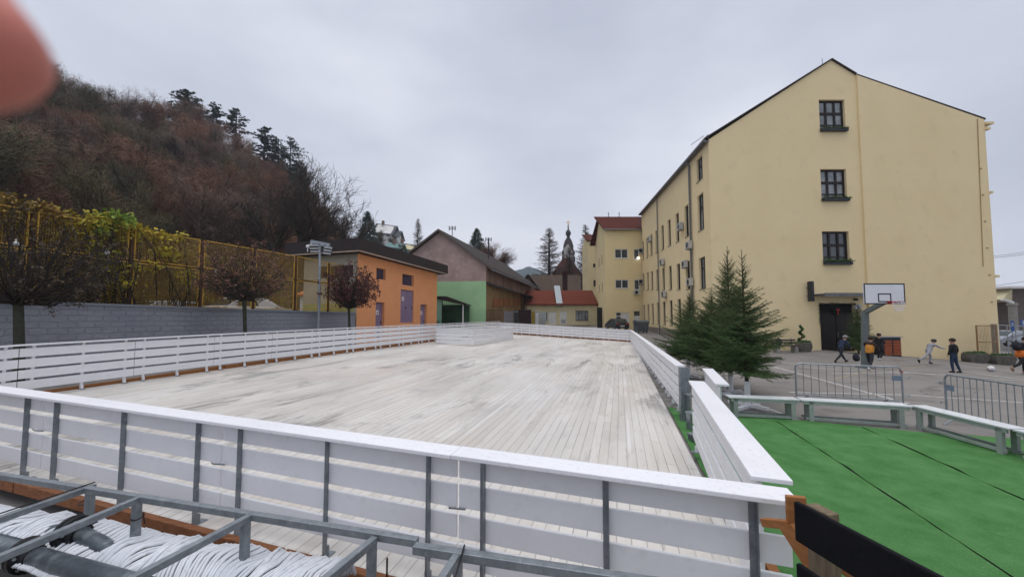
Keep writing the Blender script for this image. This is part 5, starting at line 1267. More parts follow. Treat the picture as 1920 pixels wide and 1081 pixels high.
# ------------------------------------------------------------ waste container
p = at(1202, 624, 43); p.z = gz(p.x, p.y)
t = thing('waste_container', 'large grey metal waste container with domed lid at the corner of the yard', 'waste container', tuple(p), R(8))
zt_ = at(1202, 599, 43).z - p.z
b = MB(); b.prism([V(-.6, -.5, .15), V(.6, -.5, .15), V(.7, -.6, zt_ * .8), V(-.7, -.6, zt_ * .8)], V(0, 1.1, 0)); b.build('body', mat('dull grey bin', (.12, .135, .145), (.09, .10, .11), ns=3, rough=.6), t, local=True, bevel=.02)
b = MB(); b.prism([V(-.72, -.62, zt_ * .8)] + [V(-.72, .0 - .62 * math.cos(a), zt_ * .8 + .25 * math.sin(a)) for a in [math.pi * i / 8 for i in range(1, 8)]] + [V(-.72, .62, zt_ * .8)], V(1.44, 0, 0)); b.build('lid', MATS['dull grey bin'], t, local=True)
for sx in (-1, 1):
    b = MB(); b.box((sx * .74, -.1, zt_ * .72), (.12, .5, .1)); b.build('handle', M_steel_dark, t, local=True)
    for sy in (-.35, .35): b = MB(); b.tube([V(sx * .5 - .04, sy, .1), V(sx * .5 + .04, sy, .1)], .1, 10); b.build('castor', M_rubber, t, local=True)

# ------------------------------------------------------------ floodlight mast
Yl = 21.0; p = at(596, 612, Yl); zb_ = .8; q = at(600, 455, Yl)
t = thing('floodlight_mast', 'slender galvanised mast with two floodlight clusters in front of the grey wall', 'floodlight', (p.x, Yl, zb_))
b = MB(); b.tube([V(p.x, Yl, zb_), V(p.x + .03, Yl, 3.2), V(q.x, Yl, q.z)], [.085, .075, .06], 10); b.lathe(V(p.x, Yl, zb_), [(.16, 0), (.16, .03), (.09, .05)], 10); b.build('pole', M_galvl, t)
b = MB(); c0 = at(583, 453, Yl + .1); c1 = at(618, 460, Yl - .1); b.bar(c0, c1, .09, .22); b.build('crossbar', M_galvl, t)
def cluster(px, py, rz, tilt, n, w_):
    c_ = at(px, py, Yl); ca = MB(); ex = Matrix.Rotation(tilt, 3, 'X')
    ca.box(c_ + V(0, .06, 0), (w_ + .1, .06, .52), rz, ex); o_ = ca.build('floodlight', M_steel_dark, t)
    b = MB()
    for k in range(n):
        off = Matrix.Rotation(rz, 3, 'Z') @ ex @ V(0, -.03, (k - (n - 1) / 2) * .17); b.box(c_ + off, (w_, .1, .085), rz, ex)
    b.build('led_bars', mat('pale led lens', (.62, .64, .66), (.5, .52, .55), rough=.2), o_)
cluster(590.5, 465, R(-6), R(18), 3, .52); cluster(613.5, 469, R(55), R(20), 3, .42)
p_ = at(577, 462, Yl); b = MB(); b.ball(p_, .1); b.tube([p_ + V(0, 0, .05), at(585, 457, Yl)], .03, 5); b.tube([p_, p_ - V(0, 0, .3)], .025, 5); b.build('camera', M_white, t)

# ------------------------------------------------------------ basketball hoop
pz = 0; Yp = 17.9; p = at(1622, 700, Yp); bx = p.x; g0 = gz(bx, Yp)
t = thing('basketball_hoop', 'basketball hoop with white backboard on a bent grey steel pole', 'basketball hoop', (bx, Yp, g0))
q1 = at(1622, 583, Yp); Ybb = 16.6; e1 = at(1658, 566, Ybb + .25)
b = MB(); b.bar(V(bx, Yp, g0), V(q1.x, Yp, q1.z), .2, .2, up=(0, 1, 0)); b.bar(V(q1.x, Yp, q1.z - .06), e1, .16, .18); b.box((bx, Yp, g0 + .02), (.5, .5, .04)); b.build('pole', mat('grey green pole paint', (.15, .175, .175), (.12, .14, .14), ns=3, rough=.6), t)
TL = at(1619, 531, Ybb); BRr = at(1698, 570, Ybb); Wb = BRr.x - TL.x; Hb = TL.z - BRr.z
b = MB(); b.obox(V(TL.x, Ybb, BRr.z), V(Wb, 0, 0), V(0, .04, 0), V(0, 0, Hb)); bb = b.build('backboard', mat('white backboard', (.74, .76, .8), (.68, .7, .74), ns=2, rough=.4), t)
def rect(b, x0, x1, z0, z1, th, y=-.006, dy=.004):
    o_ = V(TL.x, Ybb + y, BRr.z)
    b.obox(o_ + V(x0, 0, z0), V(x1 - x0, 0, 0), V(0, dy, 0), V(0, 0, th)); b.obox(o_ + V(x0, 0, z1 - th), V(x1 - x0, 0, 0), V(0, dy, 0), V(0, 0, th))
    b.obox(o_ + V(x0, 0, z0 + th), V(th, 0, 0), V(0, dy, 0), V(0, 0, z1 - z0 - 2 * th)); b.obox(o_ + V(x1 - th, 0, z0 + th), V(th, 0, 0), V(0, dy, 0), V(0, 0, z1 - z0 - 2 * th))
b = MB(); rect(b, 0, Wb, 0, Hb, .05); rect(b, Wb * .335, Wb * .66, Hb * .10, Hb * .52, .05); b.build('markings', M_black, bb)
rc = at(1667.5, 566, Ybb); rc = V(rc.x, Ybb - .4, rc.z)
b = MB(); b.tube([rc + V(.225 * math.cos(a), .225 * math.sin(a), 0) for a in [2 * math.pi * i / 20 for i in range(21)]], .012, 6); b.box(rc + V(0, .31, -.03), (.2, .18, .12)); b.bar(rc + V(-.2, .1, 0), rc + V(-.08, .36, -.05), .02, .03); b.bar(rc + V(.2, .1, 0), rc + V(.08, .36, -.05), .02, .03)
hr = b.build('rim', M_red, t)
b = MB(); nn = 12
for i in range(nn):
    for sg in (1, -1):
        pts = []
        for k in range(6):
            a = 2 * math.pi * i / nn + sg * k * .26; r_ = lerp(.22, .12, (k / 5) ** .7); pts.append(rc + V(r_ * math.cos(a), r_ * math.sin(a), -.42 * k / 5))
        b.tube(pts, .006, 3, caps=False)
b.build('net', M_white, hr)
b = MB(); [b.bar(V(e1.x + dx, e1.y, e1.z + dz), V(e1.x + dx * 3, Ybb + .04, e1.z + dz + .15), .04, .04) for dx in (-.12, .12) for dz in (0, .25)]; b.build('bracket', M_galv, t)

# ------------------------------------------------------------ bench with bag, planters, orange crate by the gable
M_benchw = mat('purple brown bench slats', (.06, .045, .05), (.045, .034, .036), ns=4)
p = at(1471, 653, 24.6); g0 = gz(p.x, 24.6); p.z = g0
x0 = at(1448, 640, 24.6).x; x1 = at(1496, 640, 24.6).x
t = thing('park_bench', 'dark slatted park bench with concrete feet against the gable wall', 'bench', tuple(p))
b = MB(); [b.obox(V(x0, 24.35 + k * .13, g0 + .44), V(x1 - x0, 0, 0), V(0, .1, 0), V(0, 0, .05)) for k in range(3)]; b.build('seat', M_benchw, t)
b = MB(); [b.obox(V(x0, 24.80, g0 + .60 + k * .16), V(x1 - x0, 0, 0), V(0, .04, 0), V(0, 0, .11)) for k in range(2)]; b.build('backrest', M_benchw, t)
for x_ in (x0 + .15, x1 - .35): b = MB(); b.obox(V(x_, 24.4, g0), V(.22, 0, 0), V(0, .4, 0), V(0, 0, .44)); b.obox(V(x_ + .06, 24.83, g0 + .2), V(.08, 0, 0), V(0, .05, 0), V(0, 0, .72)); b.build('leg', M_concrete, t)
def backpack(c, s, label, m):
    t = thing('backpack', label, 'backpack', tuple(c)); b = MB(); b.ball(c + V(0, 0, .24 * s), (.2 * s, .15 * s, .26 * s), 12, 8); b.build('body', m, t, smooth=True)
    b = MB(); b.ball(c + V(0, -.12 * s, .17 * s), (.14 * s, .08 * s, .14 * s), 10, 6); b.build('pocket', m, t, smooth=True)
    b = MB(); b.tube([c + V(-.05 * s, 0, .48 * s), c + V(0, 0, .56 * s), c + V(.05 * s, 0, .48 * s)], .015, 5); b.build('handle', m, t)
M_bag = mat('black nylon', (.012, .014, .02), (.018, .02, .028), ns=8, rough=.7)
backpack(V(at(1460, 640, 24.5).x, 24.5, g0 + .49), .95, 'dark bag lying on the slatted bench', M_bag)
pp = at(1605, 668, 20.6); backpack(V(pp.x, 20.6, gz(pp.x, 20.6)), .85, 'black backpack standing on the asphalt beside the walking boy in the blue jacket', M_bag)
def planter(px0, px1, py, Y, lb, tree=False):
    a_ = at(px0, py, Y); c_ = at(px1, py, Y); g0 = gz((a_.x + c_.x) / 2, Y); W_ = c_.x - a_.x; cx_ = (a_.x + c_.x) / 2
    t = thing('stone_planter', lb, 'planter', (cx_, Y, g0), 0, 'stone planters along the wall')
    b = MB(); h_ = .62; b.prism([V(a_.x + .1, Y - .25, g0), V(c_.x - .1, Y - .25, g0), V(c_.x, Y - .3, g0 + h_ * .5), V(c_.x - .05, Y - .3, g0 + h_), V(a_.x + .05, Y - .3, g0 + h_), V(a_.x, Y - .3, g0 + h_ * .5)], V(0, .55, 0)); b.build('trough', mat('mottled stone', (.13, .12, .10), (.08, .075, .065), ns=6, rough=.95, bump=.6, bs=14), t, bevel=.04)
    b = MB(); random.seed(int(px0))
    for k in range(300):
        q_ = V(lerp(a_.x + .1, c_.x - .1, random.random()), Y + random.uniform(-.25, .2), g0 + h_ + abs(random.gauss(0, .05))); d = V(random.gauss(0, 1), random.gauss(0, 1), random.gauss(0, 1)).normalized() * .05; e2 = d.orthogonal() * .5
        b.quad(q_ - d - e2, q_ + d - e2, q_ + d + e2, q_ - d + e2)
    b.build('plants', MATS['box plants'], t)
    return cx_, g0 + h_
cx_, cz_ = planter(1494, 1518, 652, 25.2, 'stone planter with a spiral clipped shrub beside the bench')
planter(1809, 1847, 670, 24.6, 'stone planter below the rusty mesh gate, left of the wall corner'); planter(1858, 1896, 672, 24.4, 'stone planter furthest right, past the gable corner')
t = thing('spiral_shrub', 'small spiral clipped evergreen in the planter by the bench', 'shrub', (at(1503, 640, 25.2).x, 25.2, cz_ - .1))
b = MB(); sx_ = at(1503, 640, 25.2).x; b.tube([V(sx_, 25.2, cz_ - .1), V(sx_, 25.2, cz_ + 1.0)], .02, 5); b.build('trunk', M_bark, t)
b = MB(); random.seed(5)
for k in range(1500):
    u = random.random(); a = u * 15; r_ = lerp(.17, .05, u); c_ = V(sx_ + r_ * math.cos(a), 25.2 + r_ * math.sin(a), cz_ + u * 1.15) + V(random.gauss(0, .035), random.gauss(0, .035), random.gauss(0, .035))
    d = V(random.gauss(0, 1), random.gauss(0, 1), random.gauss(0, 1)).normalized() * .03; e2 = d.orthogonal() * .5; b.quad(c_ - d - e2, c_ + d - e2, c_ + d + e2, c_ - d + e2)
b.build('crown', MATS['box plants'], t)
t = thing('orange_crates', 'low dark rack with orange red boards by the wall behind the hoop pole', 'rack', tuple(at(1673, 657, 24.8)))
a_ = at(1657, 657, 24.8); c_ = at(1690, 657, 24.8); g0 = gz(c_.x, 24.8); zt_ = at(1673, 632, 24.8).z
b = MB(); b.obox(V(a_.x - .2, 24.8, g0), V(c_.x - a_.x + .2, 0, 0), V(0, .6, 0), V(0, 0, zt_ - g0)); b.build('frame', M_steel_dark, t)
b = MB(); Mor = mat('orange red boards', (.34, .09, .035), (.26, .065, .03), ns=4)
for col in range(2):
    for r_ in range(5): w_ = (c_.x - a_.x) / 2; b.obox(V(a_.x + col * w_ + .05, 24.77, g0 + .12 + r_ * (zt_ - g0 - .3) / 5), V(w_ - .1, 0, 0), V(0, .03, 0), V(0, 0, (zt_ - g0 - .3) / 5 - .03))
b.build('boards', Mor, t); b = MB(); b.obox(V(a_.x - .25, 24.7, zt_), V(c_.x - a_.x + .3, 0, 0), V(0, .75, 0), V(0, 0, .05)); b.build('top', M_galvl, t)

# ------------------------------------------------------------ artificial turf, laid in strips
def turf_mat():
    m = mat('artificial turf', (.06, .20, .05), (.125, .30, .105), ns=2.2, rough=.9, bump=1.0, bs=150, spot=(.185, .39, .155), spots=75, spec=.12, detail=8, lo=.3, hi=.7)
    return m
M_turf = turf_mat()
M_blade = foliage('turf blades', [(.14, .29, .11), (.17, .335, .14), (.20, .38, .165)], 5, .8)
u1 = AX.copy(); u1.z = 0; u1.normalize(); u2 = V(u1.y, -u1.x, 0)      # along the rink, and to the right
T0 = NR + V(.02, 0, 0); T0.z = 0
def turf_edge_far(s):                      # the strips end under the benches
    a_ = gp(1392, 780); c_ = gp(1712, 812); k = (T0 + u2 * s)
    # intersect the line k + t u1 with a_-c_
    d = c_ - a_; det = u1.x * -d.y + u1.y * d.x; r_ = a_ - k
    return (r_.x * -d.y + r_.y * d.x) / det
cutsT = [.22, .93, 2.45, 4.05, 5.7, 7.3]
random.seed(11)
for i in range(5):
    s0, s1 = cutsT[i] + .008, cutsT[i + 1] - .008; b = MB(); n = 60; m_ = 8
    for j in range(n + 1):
        for k in range(m_ + 1):
            s = lerp(s0, s1, k / m_); te = turf_edge_far(min(s, 5.2)) + .12; tb = -1.6
            tt = lerp(tb, te, j / n); edge = 0
            if k in (0, m_): edge = noise.noise(V(tt * 1.7, i * 7 + k, 0)) * .018
            p = T0 + u1 * tt + u2 * (s + edge)
            zz = gz(p.x, p.y) + .022 + .016 * noise.noise(V(p.x * .9, p.y * 3.1, i)) + (.010 * (1 if k == 0 else 0)) * (0.5 + noise.noise(V(tt * 2, i, 3)))
            if k in (0, m_): zz += .008
            b.v.append((p.x, p.y, zz))
    for j in range(n):
        for k in range(m_):
            a = j * (m_ + 1) + k; b.f.append([a, a + 1, a + m_ + 2, a + m_ + 1]); b.m.append(0)
    o = b.build('turf_strip', M_turf, smooth=True)
    tag(o, ['narrow green artificial turf strip right along the white barrier', 'second green turf strip from the barrier', 'third green turf strip from the barrier, in the middle of the lawn', 'fourth green turf strip from the barrier, crossing the bench corner', 'outermost green turf strip under the right hand benches'][i], 'artificial turf', 'strips of artificial turf')
# ------------------------------------------------------------ white benches round the turf
M_benchtop = mat('pale bench boards', (.68, .70, .72), (.60, .62, .64), ns=3, rough=.45, stretch=(1, 1, 1), spot=(.42, .43, .44), spots=12)
M_benchleg = mat('pale grey green bench timber', (.34, .37, .35), (.27, .30, .28), ns=4, rough=.8)
def bench(p, q, label, w_=.34, h=.50):
    p = V(p.x, p.y, gz(p.x, p.y)); q = V(q.x, q.y, gz(q.x, q.y)); d = (q - p); L_ = d.length; d.normalize(); n_ = V(-d.y, d.x, 0).normalized()
    t = thing('white_bench', label, 'bench', tuple((p + q) / 2), 0, 'white benches round the turf')
    b = MB()
    for k in (-1, 1): b.obox(p + d * .01 + n_ * (k * w_ / 4 - w_ / 4 + .004) + V(0, 0, h - .03), d * (L_ - .02), n_ * (w_ / 2 - .008), V(0, 0, .03))
    b.build('seat', M_benchtop, t, bevel=.004)
    b = MB()
    for k in (-1, 1): b.obox(p + d * .05 + n_ * (k * (w_ / 2 - .03) - .015) + V(0, 0, h - .10), d * (L_ - .1), n_ * .03, V(0, 0, .07)); 
    for k in (-1, 1): b.obox(p + d * .1 + n_ * (k * (w_ / 2 - .05) - .02) + V(0, 0, .05), d * (L_ - .2), n_ * .035, V(0, 0, .05))
    b.build('apron', M_benchleg, t)
    for s in (.10, .90):
        for k in (-1, 1): b = MB(); b.obox(p + d * (L_ * s - .04) + n_ * (k * (w_ / 2 - .05) - .035) , d * .09, n_ * .06, V(0, 0, h - .03)); b.build('leg', M_benchleg, t)
B0 = atz(1362, 741, .50); B1 = atz(1494, 746, .50); B2 = atz(1703, 758, .50); B3 = atz(1868, 797, .50)
bench(B0, B1, 'white bench at the far edge of the turf, beginning at the open barrier'); bench(B1 + (B2 - B1) * .01, B2, 'white bench at the far edge of the turf, ending at the bench corner')
dB = (B3 - B2).normalized(); nB = V(-dB.y, dB.x, 0)
off_ = nB * .17
bench(B2 + off_ + dB * .0, B2 + off_ + dB * 1.75, 'white bench just right of the bench corner on the right edge of the turf'); bench(B2 + off_ + dB * 1.78, B2 + off_ + dB * 3.55, 'nearest white bench, running out of the right edge of the photo')

# ------------------------------------------------------------ crowd control barriers
def crowd(p, q, label, n=14, h=1.08, hook='b'):
    p = V(p.x, p.y, gz(p.x, p.y)); q = V(q.x, q.y, gz(q.x, q.y)); d = q - p; L_ = d.length; d.normalize(); n_ = V(-d.y, d.x, 0).normalized()
    t = thing('crowd_barrier', label, 'crowd barrier', tuple(p), 0, 'crowd control barriers')
    P = lambda s, z: p + d * s + V(0, 0, z); r_ = .12
    arc = lambda cx_, sg, a0, a1: [P(cx_ + sg * r_ * math.cos(a), h - r_ + r_ * math.sin(a)) for a in [lerp(a0, a1, i / 6) for i in range(7)]]
    b = MB(); b.tube([P(0, .12)] + arc(r_, -1, 0, math.pi / 2) + arc(L_ - r_, 1, math.pi / 2, 0) + [P(L_, .12)], .021, 8); b.tube([P(0, .2), P(L_, .2)], .018, 8); b.build('frame', M_galvl, t)
    b = MB()
    for k in range(1, n): s = L_ * k / n; b.tube([P(s, .2), P(s, h - .01)], .0085, 5)
    b.build('bars', M_galv, t)
    for s in (.3, L_ - .3):
        b = MB(); b.tube([P(s, .2) + n_ * .0, P(s - .05, .0) + n_ * .38], .018, 6); b.tube([P(s, .2), P(s + .05, .0) - n_ * .38], .018, 6); b.build('foot', M_galvl, t)
    b = MB()
    if 'r' in hook:
        for z_ in (.35, .82): b.tube([P(L_, z_), P(L_ + .13, z_ + .005), P(L_ + .13, z_ - .05)], .012, 5)
    if 'l' in hook:
        for z_ in (.42, .88): b.tube([P(0, z_), P(-.12, z_), P(-.12, z_ - .05)], .012, 5)
    b.build('hook', M_galvl, t)
    s_ = .02 if 'l' in hook else L_ - .22
    b = MB(); b.obox(P(s_, .72) + n_ * -.024, d * .2, n_ * .006, V(0, 0, .13)); b.build('plate', mat('grey blue plate', (.20, .25, .32), (.15, .19, .25)), t)
    if hook == 'r': b = MB(); b.tube([P(L_ - .03, .99), P(L_ + .02, .94)], .024, 6); b.build('tape', M_red, t)
A_ = atz(1491, 681, 1.08); C_ = atz(1690, 688, 1.08)
crowd(A_, C_, 'galvanised crowd barrier standing behind the far white benches', 13, hook='r')
D_ = atz(1771, 701, 1.08); E_ = atz(1912, 722, 1.08); dE = (E_ - D_).normalized()
crowd(D_, D_ + dE * 2.3, 'galvanised crowd barrier behind the right white benches, cut by the photo edge', 17, hook='l')
# ------------------------------------------------------------ galvanised stage frame in the foreground
zr = .86; tw = .052
R0 = atz(-60, 877, zr); R1 = atz(783, 1008, zr)
dR = (R1 - R0).normalized(); nRr = V(dR.y, -dR.x, 0)            # towards the camera
if nRr.y > 0: nRr = -nRr
fr = thing('steel_frame', 'galvanised square tube frame over the white hoses at the bottom left', 'steel frame', (R0.x, R0.y, .2))
b = MB(); b.bar(R0 - V(0, 0, tw / 2), R1 - V(0, 0, tw / 2), tw, tw); b.build('rail', M_galv, fr, bevel=.004)
R2 = atz(777, 1019, zr); R3 = atz(1290, 1095, zr)
fr2 = thing('steel_frame', 'galvanised square tube rail crossing the near barrier at the bottom centre', 'steel frame', (R2.x, R2.y, .2))
b = MB(); b.bar(R2 - V(0, 0, tw / 2), R3 - V(0, 0, tw / 2), tw + .01, tw + .004); b.build('rail', M_galv, fr2, bevel=.004)
for px0, py0, px1, py1, f_ in ((178, 905, 0, 966, fr), (265, 927, 0, 1037, fr), (468, 962, 235, 1084, fr), (703, 1003, 600, 1086, fr), (862, 1027, 820, 1090, fr2)):
    a_ = atz(px0, py0, zr); c_ = atz(px1, py1, zr); c_ = a_ + (c_ - a_) * 1.25; s_ = tw * .95
    b = MB(); b.bar(a_ - V(0, 0, tw / 2 + .003), c_ - V(0, 0, tw / 2 + .003), s_, s_); b.build('cross_member', M_galv, f_, bevel=.004)
    d = (c_ - a_).normalized(); l0 = a_ + d * .03
    b = MB(); b.bar(V(l0.x, l0.y, zr - tw), V(l0.x, l0.y, .12), tw, tw, up=d); b.build('leg', M_galv, f_, bevel=.004)
    l1 = c_ - d * .04; b = MB(); b.bar(V(l1.x, l1.y, zr - tw), V(l1.x, l1.y, .0), tw, tw, up=d); b.build('leg', M_galv, f_, bevel=.004)
def loop_at(px, py, lb):
    c = atz(px, py, zr - .17); t = thing('cable_tie', lb, 'cable tie', tuple(c)); b = MB()
    b.tube([c + V(.034 * math.cos(a) * 1.2, .034 * math.sin(a) * 1.2, .012 * math.sin(a)) for a in [2 * math.pi * i / 14 for i in range(15)]], .005, 5); b.build('loop', M_black, t)
    b = MB(); b.tube([c + V(.04, 0, 0), c + V(.06, -.01, .03), c + V(.075, -.02, -.01), c + V(.085, -.02, -.05)], .004, 5); b.build('tail', M_black, t)
loop_at(160, 940, 'black cable tie on the upper left leg of the steel frame'); loop_at(258, 968, 'black cable tie round the second leg of the steel frame')
a_ = atz(178, 903, zr + .008); c_ = atz(0, 962, zr + .008); b = MB(); b.tube([lerp(a_, c_, i / 8) + V(0, .004 * math.sin(i * 2), 0) for i in range(9)], .006, 5); tag(b.build('black_cable', M_black), 'black cable lying along the leftmost cross member of the frame', 'cable')
a_ = atz(871, 1022, zr + .02); c_ = atz(850, 1095, zr + .0); b = MB(); b.bar(a_, c_, .008, .02); tag(b.build('black_strap', M_black), 'black strap along the cross member at the bottom centre', 'strap')
a_ = atz(726, 1045, .42); b = MB(); b.tube([a_, a_ - V(0, 0, .4)], .008, 6); tag(b.build('black_rod', M_black), 'thin black rod standing beside the reddish beam at the bottom edge', 'rod')

# header pipes with black flanges
S0 = atz(57, 1040, .42); S1 = atz(240, 1092, .42); dS = (S1 - S0).normalized()
M_pipe = mat('dark galvanised pipe', (.13, .155, .175), (.075, .09, .105), ns=7, rough=.45, metal=.5, spot=(.33, .36, .39), spots=7)
t = thing('header_pipe', 'thick grey galvanised header pipe with black flange below the steel frame', 'pipe', tuple(S0))
b = MB(); b.tube([S0 + dS * .06, S0 + dS * 2.2], .072, 20); b.build('pipe', M_pipe, t, smooth=True)
def flange(c, d, par):
    b = MB(); b.tube([c - d * .02, c + d * .02], .135, 24); f_ = b.build('flange', M_black, par, bevel=.006)
    b = MB(); b.tube([c + d * .02, c + d * .075], [.095, .078], 20); b.build('collar', M_black, f_)
    x = d.cross(V(0, 0, 1)).normalized(); y = x.cross(d)
    for k in range(6):
        a = k * math.pi / 3 + .3; q = c + (x * math.cos(a) + y * math.sin(a)) * .104; b = MB(); b.tube([q - d * .03, q + d * .034], .012, 6); b.build('bolt', M_galvl, f_)
flange(S0, dS, t); flange(S0 - dS * .05, dS, t)
b = MB(); b.tube([S0 - dS * .08, S0 - dS * 1.4], .085, 20); b.build('pipe', M_pipe, t, smooth=True)
U0 = atz(143, 998, .53)
t = thing('header_pipe', 'second header pipe with black flange half covered by the white hoses', 'pipe', tuple(U0))
b = MB(); b.tube([U0 + dS * .06, U0 + dS * .30 - V(0, 0, .04), U0 + dS * .8 - V(0, 0, .16), U0 + dS * 2.4 - V(0, 0, .18)], .06, 16); b.tube([U0 - dS * .08, U0 - dS * .35 - V(0, 0, .06), U0 - dS * 1.6 - V(0, 0, .16)], .07, 16); b.build('pipe', M_pipe, t, smooth=True)
flange(U0, dS, t); flange(U0 - dS * .05, dS, t)

# white hoses
M_hose = mat('white hose', (.74, .76, .80), (.66, .68, .72), ns=9, rough=.5, spot=(.50, .51, .53), spots=25)
E0 = atz(214, 986, .50); E1 = atz(630, 1068, .46); Sx = atz(103, 1037, .46)
D_ = Sx - E0; D_.z = 0; dE = (E1 - E0); Le = dE.length; dE.normalize()
random.seed(21); sp = .0245; k0 = -int(1.65 / sp); k1 = int(Le / sp) + 4; nh = k1 - k0
for i, k in enumerate(range(k0, k1)):
    s = k * sp; P = E0 + dE * s
    w1 = noise.noise(V(s * 2.3, 0, 1)); w2 = noise.noise(V(s * 5.5, 3, 1)); w3 = noise.noise(V(s * 1.3, 7, 1))
    top = .05 * w1 + .035 * w2; sw = .14 * w3
    pts = []
    for j in range(15):
        u = j / 14                                    # 0 at the beam, 1 at the header
        base = P + V(-.02, .22, 0) * (1 - min(1, u / .3)) + D_ * (max(0, u - .12) / .88) * 1.35
        z = lerp(.28, .52 + top, ss(0, .25, u)) - .15 * ss(.45, 1, u) + .018 * math.sin(u * 9 + w2 * 5 + s * 3)
        side_ = dE * (sw * math.sin(math.pi * u) + .035 * math.sin(u * 7 + 4 * noise.noise(V(s * 3, 2, u * .7))) + random.gauss(0, .0016))
        q = base + side_; q.z = z + random.gauss(0, .0015) + (.008 if k % 2 else 0) * math.sin(math.pi * u); pts.append(q)
    b = MB(); b.tube(pts, .0135, 7)
    o = b.build('hose', M_hose, smooth=True)
    tag(o, 'white flexible hose lying side by side with many others between header pipe and timber beam', 'hose', 'white hoses of the rink cooling')
# ------------------------------------------------------------ timber trestle with black boards, bottom right
Yt = 1.95
tp = at(1487, 938, Yt); z0 = tp.z; e_ = atz(1765, 1083, z0); dT = (e_ - tp).normalized()
t = thing('black_board_railing', 'black painted board railing on orange timber braces at the bottom right', 'railing', (tp.x, tp.y, 0))
nT = V(-dT.y, dT.x, 0).normalized()
if nT.x < 0: nT = -nT                               # away from the camera
hb = (tp.z - at(1490, 1012, Yt).z)
for zz in (z0, z0 - hb - .11):
    b = MB(); n_ = 24; L_ = 2.2
    b.obox(tp + V(0, 0, zz - z0 - hb), dT * L_, nT * .028, V(0, 0, hb)); b.build('board', M_blackfelt, t, bevel=.008)
pb = lambda px, py, Y: at(px, py, Y)
b = MB(); q = at(1528, 945, 2.08); b.obox(V(q.x - .05, q.y, .0), dT * .12, nT * .07, V(0, 0, q.z + .004)); b.build('post', M_oldwood, t, bevel=.004)
b = MB(); q = at(1475, 930, 2.2); b.obox(V(q.x, q.y, at(1475, 1010, 2.2).z), V(.10, -.02, 0), V(.01, .03, 0), V(0, 0, q.z - at(1475, 1010, 2.2).z)); b.build('upright', M_wood, t, bevel=.004)
for (a, c, wd, ht) in (((1432, 978, 2.35), (1480, 983, 2.2), .05, .045), ((1476, 985, 2.2), (1535, 1075, 2.05), .035, .09), ((1573, 1040, 2.03), (1640, 1100, 1.98), .035, .12), ((1535, 1075, 2.05), (1560, 1140, 2.0), .035, .09)):
    b = MB(); b.bar(at(*a), at(*c), wd, ht); b.build('brace', M_wood, t, bevel=.003)

# ------------------------------------------------------------ the photographer's fingertip at the lens
t = None
skin = mat('finger skin', (.66, .23, .18), (.56, .18, .14), ns=60, rough=.55, sss=.25)
c = at(-95, 78, .052); ax = (V(-.45, .1, .55)).normalized()
b = MB(); prof = []
sd_ = ax.cross(V(0, 1, 0)).normalized()
pts, rs = [], []
for i in range(13):
    u = i / 12
    if u < .3: a = (u / .3) * math.pi / 2; pts.append(c - ax * (.0088 * math.cos(a))); rs.append(max(.0005, .0100 * math.sin(a)))
    else: v = (u - .3) / .7; pts.append(c + ax * (.050 * v) + V(0, -.012 * v * v, 0)); rs.append(.0100 + .0012 * v - .0008 * math.sin(v * 9))
b.tube(pts, rs, 24)
fo = b.build('fingertip', skin, smooth=True); tag(fo, 'blurred pinkish fingertip of the photographer in the upper left corner', 'finger')
b = MB(); nc = c + V(0, .0078, 0) + ax * .002
b.ball(nc, (.0055, .0018, .0068), 12, 8); nl_ = b.build('fingernail', mat('nail', (.50, .25, .22), None, rough=.35), fo, smooth=True)
# ------------------------------------------------------------ vegetation
def rv(s=1.0): return V(random.gauss(0, s), random.gauss(0, s), random.gauss(0, s))
def leafquads(b, c, n, spread, size, flat=1.0, asp=.55):
    for _ in range(n):
        p = c + V(random.gauss(0, spread), random.gauss(0, spread), random.gauss(0, spread * flat))
        d = rv().normalized() * size * random.uniform(.6, 1.3); e2 = d.orthogonal().normalized() * size * asp
        b.quad(p - d - e2, p + d - e2, p + d + e2, p - d + e2)
def branch(b, p, d, L_, r, depth, prm, leaves=None):
    """recursive limb; prm: dict(split, ratio, spread, up, gnarl, segs, minr)"""
    segs = prm['segs']; pts = [p]; rs = [r]; q = p; dd = d.copy()
    r1 = r * prm['taper']
    for i in range(segs):
        dd = (dd + rv(prm['gnarl']) + V(0, 0, prm['up'])).normalized(); q = q + dd * (L_ / segs); pts.append(q); rs.append(lerp(r, r1, (i + 1) / segs))
    n = 7 if r > .08 else (5 if r > .03 else 3)
    b.tube(pts, rs, n, caps=False)
    if depth <= 0:
        if leaves is not None: leaves.append((q, dd))
        return
    k = prm['split']
    for i in range(k):
        t = 1 if i == 0 else random.uniform(.25, .98); idx = min(segs, int(t * segs)); s_ = lerp(pts[max(0, idx - 1)], pts[idx], .7 if idx else 0) if i else q
        nd = (dd * (1.0 if i else 1.6) + rv(prm['spread'])).normalized()
        branch(b, s_, nd, L_ * prm['ratio'] * random.uniform(.75, 1.15), max(prm['minr'], rs[idx] * (.78 if i == 0 else .55)), depth - 1, prm, leaves)

